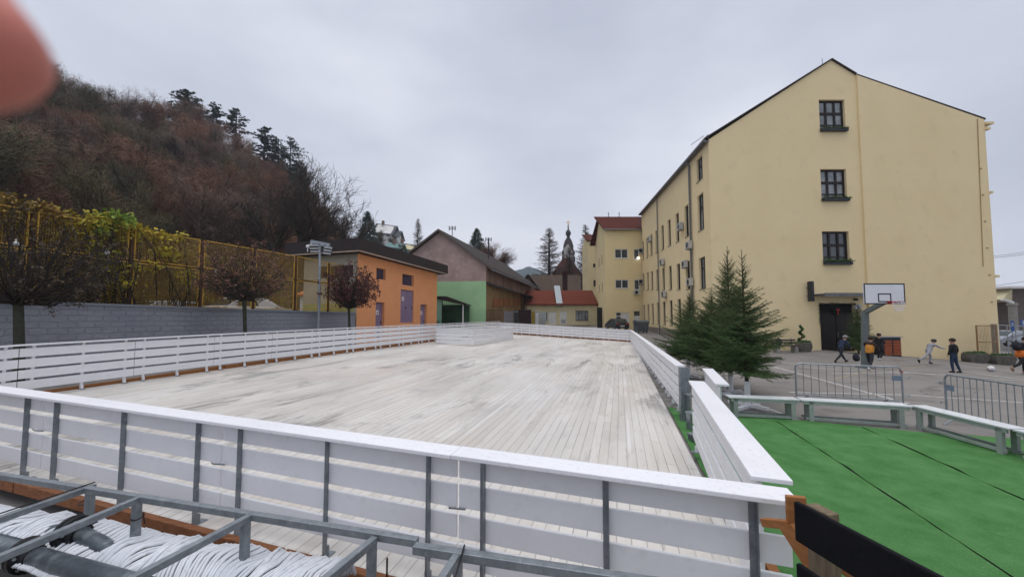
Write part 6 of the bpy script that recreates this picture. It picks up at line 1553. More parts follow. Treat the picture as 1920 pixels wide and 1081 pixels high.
# --- two big bare trees behind the fence
prm = dict(split=3, ratio=.74, spread=.42, up=.05, gnarl=.15, segs=4, taper=.66, minr=.017)
def bare(px, Yt_, pf, seed, targets, label):
    random.seed(seed); bp_ = at(px, 560, Yt_); t = thing('bare_tree', label, 'tree', (bp_.x, Yt_, 2.5)); trunk = MB(); crown = MB(); base = V(bp_.x, Yt_, 2.4); fork = at(*pf, Yt_)
    trunk.tube([base, lerp(base, fork, .5) + V(.2, 0, 0), fork], [.62, .52, .46], 10); trunk.build('trunk', M_bark, t)
    for (tx, ty, r_) in targets:
        tg = at(tx, ty, Yt_ + random.uniform(-4, 4)); d = tg - fork; L_ = d.length
        branch(crown, fork, (d.normalized() + V(0, 0, -.08)).normalized(), L_ * .42, r_, 6, prm)
    crown.build('crown', M_twig2, t)
bare(515, 46, (515, 470), 40, ((415, 405, .20), (455, 345, .26), (500, 320, .24), (545, 330, .24), (430, 445, .15), (570, 390, .2)), 'large dark leafless tree with wide forked crown behind the yellow fence')
bare(556, 44, (560, 462), 41, ((575, 310, .26), (610, 330, .26), (640, 350, .24), (665, 385, .22), (678, 425, .18), (600, 370, .2), (625, 395, .2), (660, 455, .15), (690, 400, .16)), 'leafless tree with airy rounded crown against the sky, left of the dark fir')

# --- round clipped trees with dried leaves
M_dryleaf = foliage('dried brown leaves', [(.08, .036, .026), (.15, .07, .05), (.22, .12, .09)], 2)
M_dryleaf2 = foliage('dark dried leaves', [(.055, .042, .026), (.10, .07, .045), (.15, .10, .07)], 2)
def globe(px, pyb, Y, top, bot, rad, label, seed, nl, lsize, lm, gb, dens, cone=0.0):
    random.seed(seed); p = at(px, pyb, Y); g0 = gz(p.x, Y); zt_ = at(px, top, Y).z; zb_ = at(px, bot, Y).z
    t = thing('round_tree', label, 'tree', (p.x, Y, g0)); cx_ = at(px, (top + bot) / 2, Y).x
    b = MB(); fk = V(cx_, Y, zb_ + .1); b.tube([V(p.x, Y, g0), lerp(V(p.x, Y, g0), fk, .5) + V(.04, 0, 0), fk], [.12, .10, .09] if rad > 1.8 else [.08, .07, .075], 8); b.build('trunk', M_barkgreen, t)
    cb = MB(); lb = MB(); lv = []
    c_ = V(cx_, Y, (zt_ + zb_) / 2); hz_ = (zt_ - zb_) / 2
    for i in range(dens):
        a = random.random() * 6.283; el = math.asin(random.uniform(-.55, 1)); e_ = c_ + V(math.cos(a) * math.cos(el) * rad * random.uniform(.85, 1.05), math.sin(a) * math.cos(el) * rad * random.uniform(.85, 1.05), math.sin(el) * hz_ * random.uniform(.85, 1.05))
        pts = []; m1 = lerp(fk, e_, .35) + V(0, 0, -.1 * rad) + rv(.05); m2 = lerp(fk, e_, .7) + rv(.08)
        cb.tube([fk + rv(.03), m1, m2, e_], [.03, .02, .012, .005], 4, caps=False)
        for k in range(7):
            u = random.uniform(.3, 1); s_ = lerp(m1, e_, (u - .3) / .7) ; d = ((e_ - fk).normalized() + rv(.55)).normalized() * rad * random.uniform(.12, .32)
            mid = s_ + d * .5 + rv(.02); cb.tube([s_, mid, s_ + d], [.008, .006, .003], 3, caps=False)
            for w_ in range(2): d2 = (d.normalized() + rv(.6)).normalized() * rad * .12; cb.tube([mid, mid + d2], [.004, .002], 3, caps=False); lv.append(mid + d2)
            lv.append(s_ + d); 
    random.shuffle(lv)
    for q in lv[:nl]: leafquads(lb, q, 5, lsize * .7, lsize * .55, asp=.6)
    cb.build('crown', M_twig if rad > 1.8 else M_bark, t); lb.build('dried_leaves', lm, t)
globe(40, 640, 9.6, 395, 575, 2.0, 'round bare tree with greenish trunk at the far left in front of the grey wall', 1, 340, .045, M_dryleaf2, 0, 95)
globe(460, 622, 15.5, 458, 566, 1.75, 'middle round tree with brown twiggy crown in front of the parked white car', 2, 600, .055, M_dryleaf, 0, 115)
globe(655, 612, 21.5, 498, 580, 1.55, 'smallest round tree with curled dark leaves in front of the orange building', 3, 620, .085, foliage('curled dark red leaves', [(.05, .018, .018), (.085, .03, .028), (.11, .05, .045)], 2), 0, 110)

# --- spruces
M_needle = foliage('spruce needles', [(.042, .082, .028), (.072, .128, .042), (.115, .17, .06)], 1.2, .7)
M_needle_l = foliage('spruce needles lighter', [(.022, .042, .014), (.04, .068, .024), (.065, .09, .036)], 1.2, .7)
def needles(b, p0, p1, ln, n, wd):
    d = p1 - p0; L_ = d.length
    if L_ < 1e-5: return
    d = d / L_; x = d.orthogonal().normalized(); y = d.cross(x)
    for i in range(n):
        u = (i + random.random()) / n; a = random.random() * 6.283; o_ = x * math.cos(a) + y * math.sin(a)
        q = p0 + d * L_ * u; tip = q + (o_ * .8 + d * .75) * ln * random.uniform(.7, 1.15); s_ = d.cross(o_) * wd
        b.add([q - s_, q + s_, tip], [(0, 1, 2)])
def spruce(base, H_, R_, label, seed, whorls=20, per=7, nl=.028, dens=95, bare=.3, group='spruces by the right barrier', top_sparse=True, bot=.55, mat_=None, stand=True):
    random.seed(seed); t = thing('spruce_tree', label, 'tree', tuple(base), 0, group)
    b = MB(); lean = V(random.gauss(0, .02), random.gauss(0, .02), 0)
    P = lambda z: base + V(0, 0, z) + lean * z
    b.tube([P(0), P(H_ * .4), P(H_ * .8), P(H_)], [.055, .04, .018, .006], 7); b.build('trunk', M_bark, t)
    wood = MB(); nd = MB(); z = bot; zs = []
    for i in range(whorls): zs.append(lerp(bot, H_ * .97, (i / whorls) ** .93))
    needles(nd, P(H_ * .86), P(H_ + .02), nl * .8, int(dens * .5), .0022)
    for i, z in enumerate(zs):
        f = (z - bot) / (H_ - bot); rr = R_ * (1 - f) ** (1.2 if stand else .82) * (1 if f > .08 else .85)
        for k in range(per if f < .85 else 4):
            a = random.random() * 6.283; L_ = max(.10, rr * random.uniform(.65, 1.15)); el = lerp(.08, .95, f ** 1.1) + random.gauss(0, .1)
            o_ = V(math.cos(a), math.sin(a), 0); zz = z + random.uniform(-.06, .06); p0 = P(zz)
            p1 = p0 + o_ * L_ * .5 + V(0, 0, L_ * .5 * math.tan(el) * .8); p2 = p0 + o_ * L_ + V(0, 0, L_ * math.tan(el) * .9 + .06 * L_)
            wood.tube([p0, p1, p2], [.010, .006, .003], 3, caps=False)
            needles(nd, lerp(p0, p1, .25), p1, nl, int(dens * L_ * .8), .0024); needles(nd, p1, p2, nl, int(dens * L_ * .8), .0024)
            nt = int(L_ / .075)
            for j in range(nt):
                u = (j + .7) / (nt + .4); s0 = lerp(p0, p1, u * 2) if u < .5 else lerp(p1, p2, u * 2 - 1)
                for sg in (1, -1):
                    tl = L_ * .42 * (1 - u * .72) * random.uniform(.6, 1.15)
                    if tl < .05: continue
                    dr = (o_ * .75 + V(-o_.y, o_.x, 0) * sg * .8 + V(0, 0, random.gauss(.02, .22))).normalized(); s1 = s0 + dr * tl
                    wood.tube([s0, s1], [.004, .002], 3, caps=False); needles(nd, s0, s1, nl, int(dens * tl), .003)
                    if tl > .16:
                        for m in range(int(tl / .07)):
                            w_ = (m + .6) / (tl / .07); e0 = lerp(s0, s1, w_); d3 = (dr + V(-dr.y, dr.x, 0) * random.choice((-1, 1)) * .8 + V(0, 0, random.gauss(0, .25))).normalized(); e1 = e0 + d3 * tl * .36 * (1.1 - w_ * .6)
                            needles(nd, e0, e1, nl, int(dens * .9 * (e1 - e0).length) + 2, .003)
    wood.build('branches', mat('spruce twig', (.07, .045, .025), (.05, .035, .02)), t); nd.build('needles', mat_ or M_needle, t)
    if stand:
        s_ = thing('tree_stand', 'white cross shaped wooden stand under the ' + label[:46].split(' between')[0], 'tree stand', tuple(base), 0, 'white tree stands')
        b = MB(); b.box(base + V(0, 0, .05), (1.0, .12, .08), .5); b.build('foot', M_white, s_); b = MB(); b.box(base + V(0, 0, .10), (.12, 1.0, .07), .5); b.build('foot', M_white, s_)
        b = MB(); b.tube([base + V(0, 0, .02), base + V(0, 0, .72)], .07, 10); b.build('socket', M_white, s_)
    return t
def gpt(px, Y): x = (px - 960) / F_ * Y; return V(x, Y, gz(x, Y))
def topz(px, py, Y): return at(px, py, Y).z
for (px, Y, pt, ptx, R_, sd_, lb, wh, per) in ((1396, 9.9, 468, 1413, 1.3, 101, 'nearest spruce on the right, beside the white bench end, with two thin leaders', 19, 9), (1366, 11.8, 460, 1361, 1.6, 102, 'tallest spruce of the row along the right barrier', 27, 11),
                                              (1330, 12.9, 540, 1318, 1.55, 103, 'low bushy spruce between the tallest and the last of the row', 21, 11), (1288, 14.9, 540, 1276, 1.6, 104, 'farthest spruce of the row, close to the long barrier', 21, 10)):
    g_ = gpt(px, Y); H_ = topz(ptx, pt, Y) - g_.z
    spruce(g_, H_, R_, lb, sd_, wh, per, nl=.042, dens=125, bot=.95 if sd_ == 101 else .8)
g_ = gpt(1606, 24.6); spruce(g_, at(1600, 567, 24.6).z - g_.z, .95, 'spruce standing by the dark gable door', 105, 26, 12, nl=.06, dens=110, group='door spruce', bot=.3, stand=False)

# --- hill terrain (polar patch), foot at the back of the bank
US = [-3.2, -2.4, -1.85, -1.55, -1.385, -1.2, -1.05, -.9, -.75, -.66, -.58, -.52, -.45, -.38, -.30, -.22, -.12, 0.0, .1]
RIDGE = {  # u: (Yfoot, Yridge, z ridge)
 -3.2: (12, 40, 44), -2.4: (15, 52, 46), -1.85: (19, 62, 50), -1.55: (24, 70, 49), -1.385: (27, 78, 46), -1.2: (31, 88, 47), -1.05: (34, 95, 48), -.9: (38, 98, 48), -.75: (46, 108, 45), -.66: (50, 118, 43),
 -.58: (54, 126, 40), -.52: (58, 136, 31), -.45: (62, 146, 22), -.38: (70, 160, 19), -.30: (84, 180, 19), -.22: (100, 200, 17), -.12: (120, 230, 16), 0.0: (160, 330, 17), .1: (220, 420, 18)}
def hillp(u, t):
    ks = US; 
    for a, c in zip(ks[:-1], ks[1:]):
        if u <= c: break
    k = max(0, min(1, (u - a) / (c - a))); A_, C_ = RIDGE[a], RIDGE[c]
    yf, yr, zr_ = (lerp(A_[i], C_[i], k) for i in range(3))
    Y = lerp(yf, yr, t); e_ = min(t, 1); z = lerp(3.0, zr_, e_ * .75 + .25 * ss(0, 1, e_)) if t <= 1 else zr_ - (t - 1) * 30
    x = u * Y; z += 1.2 * noise.noise(V(x * .05, Y * .05, 0)) * min(1, t * 4)
    return V(x, Y, z)
b = MB(); nu, nt_ = 90, 26
for i in range(nu + 1):
    u = lerp(US[0], US[-1], i / nu)
    for j in range(nt_ + 1): b.v.append(tuple(hillp(u, -.35 if j == 0 else (j - 1) / (nt_ - 5))))
for i in range(nu):
    for j in range(nt_): a = i * (nt_ + 1) + j; b.f.append([a, a + nt_ + 1, a + nt_ + 2, a + 1]); b.m.append(0)
M_forestfloor = mat('forest floor', (.035, .028, .018), (.055, .04, .026), ns=.3, rough=1, spot=(.03, .035, .016), spots=.6, spec=.05)
tag(b.build('hill', M_forestfloor, smooth=True), None, None, kind='structure')

# --- forest tree variants
M_br = [foliage('russet twigs', [(.12, .056, .034), (.19, .092, .055), (.28, .145, .088)], .16), foliage('grey brown twigs', [(.09, .060, .045), (.14, .095, .07), (.20, .14, .105)], .16),
        foliage('olive twigs', [(.055, .052, .028), (.095, .08, .04), (.15, .105, .055)], .16)]
M_pine = foliage('pine needles', [(.013, .028, .020), (.024, .048, .034), (.042, .072, .050)], .3)
M_larch = foliage('bare larch twigs', [(.07, .052, .04), (.10, .075, .055), (.13, .10, .078)], .4)
def mk_decid(seed, H_=13.0, W_=4.2, m=None, nclump=150):
    random.seed(seed); b = MB(); lv = []
    prm = dict(split=4, ratio=.62, spread=.45, up=.10, gnarl=.10, segs=3, taper=.6, minr=.02)
    b.tube([V(0, 0, -1), V(0, 0, H_ * .35), V(.1, 0, H_ * .7)], [.22, .17, .09], 5)
    for i in range(11):
        a = random.random() * 6.28; z = random.uniform(.28, .8) * H_; d = V(math.cos(a) * .75, math.sin(a) * .75, .75).normalized()
        branch(b, V(0, 0, z), d, W_ * .62 * random.uniform(.7, 1.1), .07, 3, prm, lv)
    nb = len(b.f); b.m = [0] * nb; b.mi = 1
    for q, d in lv:
        for _ in range(13):
            c_ = q + rv(.38); dd = (d + rv(.55)).normalized() * random.uniform(.3, .75); e_ = dd.orthogonal().normalized() * .021
            b.quad(c_ - e_, c_ + e_, c_ + dd + e_ * .5, c_ + dd - e_ * .5)
    return b
def mk_pine(seed, H_=15.0, W_=4.0, dense=1.3):
    random.seed(seed); b = MB(); b.tube([V(0, 0, -1), V(.1, 0, H_ * .5), V(0, 0, H_)], [.24, .16, .03], 6)
    b.m = [0] * len(b.f); b.mi = 1; z = H_ * .30
    while z < H_:
        f = (z - H_ * .3) / (H_ * .7); rr = W_ * (1 - f) ** .5 * min(1, .35 + f * 2.2) * random.uniform(.55, 1.15) + .25
        for k in range(6):
            a = random.random() * 6.28; L_ = rr * random.uniform(.6, 1.1); o_ = V(math.cos(a), math.sin(a), 0); tip = V(0, 0, z) + o_ * L_ + V(0, 0, L_ * .22)
            b.mi = 0; b.tube([V(0, 0, z), tip], [.04, .01], 3, caps=False); b.mi = 1
            for j in range(max(2, int(L_ * 4 * dense))):
                c_ = lerp(V(0, 0, z), tip, random.uniform(.25, 1.05)) + V(random.gauss(0, .16), random.gauss(0, .16), random.gauss(0, .07))
                for q in range(9): d = (rv(.7) + o_ * .5 + V(0, 0, .35)).normalized() * random.uniform(.18, .40); e_ = d.orthogonal().normalized() * .07; b.quad(c_ - e_, c_ + e_, c_ + d + e_ * .4, c_ + d - e_ * .4)
        z += H_ * .045
    return b
def mk_larch(seed, H_=16, W_=3.6):
    random.seed(seed); b = MB(); b.tube([V(0, 0, -1), V(0, 0, H_ * .5), V(0, 0, H_)], [.34, .2, .03], 6)
    b.m = [0] * len(b.f); b.mi = 1; z = H_ * .12
    while z < H_ * .99:
        f = z / H_; rr = W_ * (1 - f) ** .55 * random.uniform(.8, 1.05)
        for k in range(7):
            a = random.random() * 6.28; L_ = rr * random.uniform(.55, 1.05); o_ = V(math.cos(a), math.sin(a), 0); tip = V(0, 0, z) + o_ * L_ + V(0, 0, L_ * .12)
            mid = V(0, 0, z) + o_ * L_ * .5 + V(0, 0, -.05 * L_); b.tube([V(0, 0, z), mid, tip], [.05, .035, .02], 3, caps=False)
            for j in range(int(L_ * 8) + 2):
                s_ = lerp(mid, tip, random.uniform(-.6, 1)); d = (o_ * .5 + rv(.6) + V(0, 0, -.15)).normalized() * random.uniform(.2, .5); b.tube([s_, s_ + d], [.026, .014], 3, caps=False)
        z += H_ * .022
    return b
def var(name, b, m0, m1):
    me = bpy.data.meshes.new(name); me.from_pydata(b.v, [], b.f); me.materials.append(m0); me.materials.append(m1); me.polygons.foreach_set('material_index', b.m); me.update(); return me
decid = []
for i in range(6): bb_ = mk_decid(200 + i, 13, 4.3); decid.append([var('forest_tree', bb_, M_twig, M_br[j]) for j in range(3)])
pines = [var('pine_tree', mk_pine(300 + i), M_twig, M_pine) for i in range(3)]
LBL = ['russet leafless tree among many on the wooded hillside', 'grey brown leafless tree among many on the wooded hillside', 'olive brown leafless tree among many on the wooded hillside']
random.seed(77); cnt = 0; placed = []
def put(me, p, s, label, cat, group, name, rz=None, zs=1):
    o = bpy.data.objects.new(name, me); COL.objects.link(o); o.location = p; o.scale = (s, s, s * zs); o.rotation_euler.z = random.random() * 6.28 if rz is None else rz
    return tag(o, label, cat, group)
tries = 0
while cnt < 285 and tries < 20000:
    tries += 1
    u = random.uniform(-1.62, -.30); t_ = random.uniform(0.0, 1.04) ** .85
    p = hillp(u, t_)
    mind = 3.3 + .022 * p.y
    if any((p - q).length < mind for q in placed): continue
    placed.append(p); cnt += 1
    col = random.choices((0, 1, 2), (5, 3, 2 + 4 * (1 if (u < -.95 and t_ < .45) else 0)))[0]
    if u > -.6: col = random.choices((0, 1, 2), (4, 4, 1))[0]
    s = random.uniform(.72, 1.05) * (.8 if u > -.5 else 1) * (.85 if t_ > .9 else 1)
    me = random.choice(decid)[col]
    put(me, p - V(0, 0, .6), s, LBL[col], 'tree', ['russet', 'grey brown', 'olive brown'][col] + ' trees of the hillside wood', 'forest_tree')
# undergrowth: one mass of twigs and saplings that nobody could count
b = MB(); random.seed(9)
for _ in range(52000):
    u = random.uniform(-1.65, -.28); t_ = random.random() ** 1.15; p = hillp(u, t_) + V(0, 0, abs(random.gauss(0, 1.5)))
    sz = .16 + .0022 * p.y; d = (rv() + V(0, 0, .7)).normalized() * sz * random.uniform(.8, 2.2); e_ = d.orthogonal().normalized() * sz * .22; b.quad(p - e_, p + e_, p + d + e_, p + d - e_)
tag(b.build('undergrowth', M_br[1]), None, None, kind='stuff')
# pines on the ridge and dark conifers in the wood
PN = [(348, 175, 240, 92, 1.7, 'broad dark pine standing highest on the skyline'), (398, 197, 270, 96, 1.0, 'second skyline pine, thin crowned, right of the broad one'), (441, 208, 280, 98, 1.0, 'third skyline pine with tiered crown'),
      (494, 242, 330, 105, 1.05, 'skyline pine at the middle of the falling ridge'), (520, 265, 340, 108, .95, 'small skyline pine tucked between two others'), (542, 262, 350, 108, 1.05, 'last tiered pine of the skyline group'), (555, 310, 390, 106, 1.0, 'low dark pine right under the last skyline pine'),
      (505, 320, 400, 98, 1.15, 'dark pine below the ridge behind the big bare tree'), (60, 230, 330, 60, 1.2, 'dark evergreen in the wood below the fingertip'), (20, 245, 330, 58, 1.1, 'dark evergreen at the very left edge of the wood'), (105, 165, 260, 74, .9, 'dark evergreen on the skyline right of the fingertip'), (40, 300, 385, 50, 1.3, 'dark evergreen low in the wood above the orange creeper'), (150, 250, 330, 66, 1.2, 'dark evergreen in the upper wood left of the bare saplings'), (232, 300, 375, 62, 1.2, 'dark evergreen in the middle of the wood above the green creeper tuft'),
      (470, 300, 370, 92, 1.1, 'dark pine left of and below the skyline group'), (530, 345, 420, 90, 1.2, 'dark evergreen behind the branches of the big bare tree')]
for i, (px, pt, pb2, Y, ws_, lb) in enumerate(PN):
    p = at(px, pb2, Y); h_ = at(px, pt - 4, Y).z - p.z; s = h_ / 15 * 1.12
    o = put(pines[i % 3], p - V(0, 0, h_ * .12), s, lb, 'pine tree', 'pines on the wooded hill', 'pine_tree'); o.scale = (s * ws_ * 1.25, s * ws_ * 1.25, s)
# the big dark fir left of the hillside house, firs and larches further off
def conifer_thing(name, me_b, px, pt, pb2, Y, H_, wsc, label, m1, group=None):
    p = at(px, pb2, Y); h_ = at(px, pt, Y).z - p.z; s = h_ / H_
    t = thing(name, label, 'tree', tuple(p), 0, group)
    tb = MB(); tr = [f for f, m in zip(me_b.f, me_b.m) if m == 0]; cr_ = [f for f, m in zip(me_b.f, me_b.m) if m == 1]
    sc = lambda v: (v[0] * s * wsc, v[1] * s * wsc, v[2] * s)
    for nm_, fs, mm in (('trunk', tr, M_bark), ('crown', cr_, m1)):
        used = sorted({i for f in fs for i in f}); mp_ = {i: k for k, i in enumerate(used)}; q = MB(); q.v = [sc(me_b.v[i]) for i in used]; q.f = [[mp_[i] for i in f] for f in fs]; q.m = [0] * len(fs); q.build(nm_, mm, t, local=True)
    return t
def mk_fir(seed, H_=14, W_=5.6):
    random.seed(seed); b = MB(); b.tube([V(0, 0, -1), V(0, 0, H_)], [.3, .03], 6); b.m = [0] * len(b.f); b.mi = 1; z = .6
    while z < H_ * .985:
        f = z / H_; rr = W_ * (1 - f) ** .8 + .12
        for k in range(12):
            a = random.random() * 6.28; L_ = rr * random.uniform(.75, 1.08); o_ = V(math.cos(a), math.sin(a), 0); tip = V(0, 0, z) + o_ * L_ + V(0, 0, -L_ * .18)
            for j in range(int(L_ * 4) + 3):
                c_ = lerp(V(0, 0, z), tip, random.uniform(.2, 1.0)); d = (o_ * .6 + rv(.45)).normalized() * random.uniform(.3, .7); e_ = d.orthogonal().normalized() * .11; b.quad(c_ - e_, c_ + e_, c_ + d + e_ * .3, c_ + d - e_ * .3)
        z += H_ * .021
    return b
conifer_thing('fir_tree', mk_fir(1), 688, 395, 470, 112, 14, 1.0, 'broad dark fir tree left of the white hillside house', M_pine)
conifer_thing('fir_tree', mk_fir(2), 894, 427, 490, 70, 14, 1.15, 'dark green fir rising behind the barn roof', foliage('fir needles', [(.012, .032, .020), (.022, .052, .032)], .4))
conifer_thing('larch_tree', mk_larch(4), 783, 409, 470, 90, 16, 1.1, 'thin spindly bare larch left of the pink gable', M_larch)
conifer_thing('larch_tree', mk_larch(5), 1030, 427, 530, 92, 16, 1.75, 'tall bare larch left of the church tower', M_larch)
conifer_thing('larch_tree', mk_larch(6), 1099, 420, 560, 84, 16, 1.15, 'tall bare larch between the church tower and the yellow blocks', M_larch)
conifer_thing('larch_tree', mk_larch(7), 1068, 462, 535, 88, 16, 1.7, 'lower bare tree in front of the church tower', M_larch)
# reddish broadleaf behind the barn, small trees on the skyline
for (px, pt, pb2, Y, lb, k) in ((905, 462, 520, 66, 'reddish bushy tree behind the barn ridge, below the fir', 0), (935, 474, 520, 72, 'reddish brown tree sloping down behind the barn roof', 0), (712, 440, 480, 118, 'dark shrubby tree under the white hillside house', 2), (735, 448, 478, 112, 'dark bush in front of the stepped hillside house', 2),
                               (752, 460, 480, 106, 'small dark tree above the teal glazed roof', 2), (806, 458, 480, 120, 'faint small tree on the skyline left of the pink gable', 1), (640, 420, 480, 88, 'brown leafless tree beside the big fir', 1), (615, 400, 470, 90, 'grey twiggy tree behind the crown of the big bare tree', 1)):
    p = at(px, pb2, Y); h_ = at(px, pt, Y).z - p.z; s = h_ / 12.5
    if 900 < px < 950: s *= 2.3; p = p - V(0, 0, h_ * 1.3)
    put(decid[k * 2][k], p, s * 1.0, lb, 'tree', None, 'broadleaf_tree')
# low distant hills
b = MB(); random.seed(3)
def ridge(Y, pts_, dep):
    n = len(pts_)
    for k in range(60):
        px = lerp(pts_[0][0], pts_[-1][0], k / 59)
        for (a, ya), (c, yc) in zip(pts_[:-1], pts_[1:]):
            if px <= c: break
        py = lerp(ya, yc, (px - a) / (c - a)) + 1.6 * noise.noise(V(px * .13, Y, 0)) + .8 * noise.noise(V(px * .5, Y, 2))
        q = at(px, py, Y); b.v.append((q.x, Y - dep, -2)); b.v.append(tuple(q)); b.v.append((q.x, Y + dep, -2))
    s0 = len(b.v) - 180
    for k in range(59):
        for j in range(2): a = s0 + k * 3 + j; b.f.append([a, a + 3, a + 4, a + 1]); b.m.append(0)
ridge(620, [(880, 540), (940, 520), (965, 508), (992, 499), (1010, 505), (1040, 520), (1100, 530), (1250, 545)], 150)
tag(b.build('distant_hill', mat('distant wooded hill', (.045, .07, .075), (.075, .095, .095), ns=.03, rough=1, spec=.05), smooth=True), None, None, kind='structure')

# --- shrubs and creeper behind and over the fence
M_creep = foliage('yellow creeper leaves', [(.16, .18, .025), (.34, .28, .03), (.46, .36, .04), (.42, .24, .05)], .55)
M_creepg = foliage('green creeper leaves', [(.08, .18, .03), (.18, .28, .045), (.32, .36, .05)], .6)
def mass(name, label, cat, pts_, n, sz, m, spread, seed, asp=.55, stems=0):
    random.seed(seed); c0 = pts_[0]; t = thing(name, label, cat, (c0[0], c0[1], ST + .5))
    b = MB()
    for k in range(n):
        c_ = random.choice(pts_); q = V(c_[0] + random.gauss(0, spread), c_[1] + random.gauss(0, spread * .6), c_[2] + random.gauss(0, spread * .55)); d = rv().normalized() * sz * random.uniform(.5, 1.3); e_ = d.orthogonal().normalized() * sz * asp; b.quad(q - d - e_, q + d - e_, q + d + e_, q - d + e_)
    b.build('leaves', m, t); b = MB()
    for k in range(stems):
        c_ = random.choice(pts_); p0 = V(c_[0] + random.gauss(0, spread), c_[1] + random.gauss(0, .4) + .3, ST + .4); q = V(c_[0] + random.gauss(0, spread), c_[1] + random.gauss(0, .5), c_[2] + random.gauss(0, spread * .5)); mid = lerp(p0, q, .5) + rv(.35)
        b.tube([p0, mid, q, q + rv(.5) - V(0, 0, .2)], [.025, .018, .01, .004], 3, caps=False)
    b.build('stems', M_bark, t)
def fpt(px, py, off=0.0):                  # on the fence plane
    u = (px - 960) / F_; Y = FK * (-24.4 - .29 * 23.5) / (u - .29); q = at(px, py, Y); return V(q.x - .95 * off, q.y + .29 * off, q.z)
cp = [fpt(x, y, .1 + o_) for x, y, o_ in ((150, 425, 0), (175, 415, -.2), (195, 412, 0), (215, 420, .2), (180, 440, 0), (200, 445, .3), (165, 460, 0), (150, 450, .3), (130, 415, .3), (110, 405, .3), (185, 475, 0), (205, 480, .3), (190, 500, 0), (215, 505, .2), (225, 530, .1), (240, 440, .2), (170, 520, .5), (140, 470, .5), (200, 550, .4), (250, 430, .1))]
mass('creeper', 'yellow autumn creeper climbing through and over the mesh fence', 'creeper', cp, 4600, .055, M_creep, .27, 1, stems=120)
mass('creeper', 'bright green tuft of creeper on top of the fence', 'creeper', [fpt(x, y, -.15) for x, y in ((190, 408), (205, 406), (220, 408), (232, 413), (215, 418), (180, 432), (175, 425))], 700, .055, M_creepg, .18, 2, stems=20)
mass('creeper', 'orange brown creeper along the fence top at the far left', 'creeper', [fpt(x, y, .1) for x, y in ((0, 372), (15, 380), (30, 390), (50, 395), (70, 392), (90, 400), (110, 402), (0, 400), (20, 420), (5, 385))], 1800, .05, foliage('orange creeper', [(.12, .10, .025), (.22, .14, .03), (.22, .09, .03)], .8), .24, 3, stems=90)
mass('creeper', 'thin yellow creeper along the fence top to the right of the green tuft', 'creeper', [fpt(x, y, .05) for x, y in ((265, 433), (280, 436), (295, 440), (310, 443), (335, 447), (300, 470), (320, 480), (345, 510), (350, 525), (290, 500), (250, 500))], 480, .075, M_creep, .22, 4, stems=40)
SH = [((-10, 470), (-5, 520), (20, 460), (30, 540)), ((60, 470), (75, 520), (90, 440), (100, 545)), ((140, 480), (150, 520), (165, 555)), ((230, 470), (245, 520), (255, 555), (225, 440)), ((290, 480), (300, 530), (320, 555)), ((350, 500), (370, 540), (380, 480)), ((420, 500), (430, 540), (450, 480)), ((500, 510), (520, 545), (480, 490)), ((560, 520), (575, 550))]
for i, s_ in enumerate(SH):
    pts_ = [fpt(x, y, 0) * 1.0 + DL * (.9 if i < 3 else 3.4) for x, y in s_] + [fpt(x, y, 0) + DL * (1.7 if i < 3 else 4.2) for x, y in s_]
    mass('shrub', ORD[i] + ' brown and olive shrub behind the mesh fence counted from the left', 'shrub', pts_, 2100, .07, foliage('shrub leaves %d' % i, [(.06, .05, .018), (.13, .095, .026), (.24, .19, .03)], .7) if i < 3 else (MATS['shrub leaves 0'] if i < 5 else MATS['shrub leaves 1']), (.6 if i < 3 else .75), 50 + i, asp=.4, stems=110)
# brushwood in front of the far-left fence
mass('shrub', 'tangled leafless brushwood in front of the fence at the far left', 'shrub', [wall_pt(x, 1.5) + V(0, 0, ST + z * .7) for x, z in ((20, 1.2), (60, 1.6), (100, 1.4), (140, 1.0), (10, 2.2), (70, 2.4))], 700, .035, M_dryleaf2, .45, 80, stems=200)

b = MB(); cpts = [(-30, 466, 10.3), (115, 470, 11.5), (240, 492, 13.2), (405, 508, 16.0), (553, 520, 19.5), (600, 524, 20.9)]
cp3 = [at(*q) for q in cpts]; fine = []
for a_, c_ in zip(cp3[:-1], cp3[1:]):
    for i in range(6): fine.append(lerp(a_, c_, i / 6) - V(0, 0, .10 * math.sin(math.pi * i / 6)))
fine.append(cp3[-1]); b.tube(fine, .011, 4)
t = thing('light_string', 'black cable with a few white bulbs strung before the yellow fence to the floodlight mast', 'string lights', tuple(cp3[2])); b.build('cable', M_black, t)
for px, py, Y in ((30, 455, 10.8), (201, 472, 12.6), (405, 508, 16.0)):
    q = at(px, py, Y); b = MB(); b.ball(q - V(0, 0, .03), .065); b.tube([q, q + V(0, 0, .12)], .02, 5); b.build('bulb', M_whitepl, t)
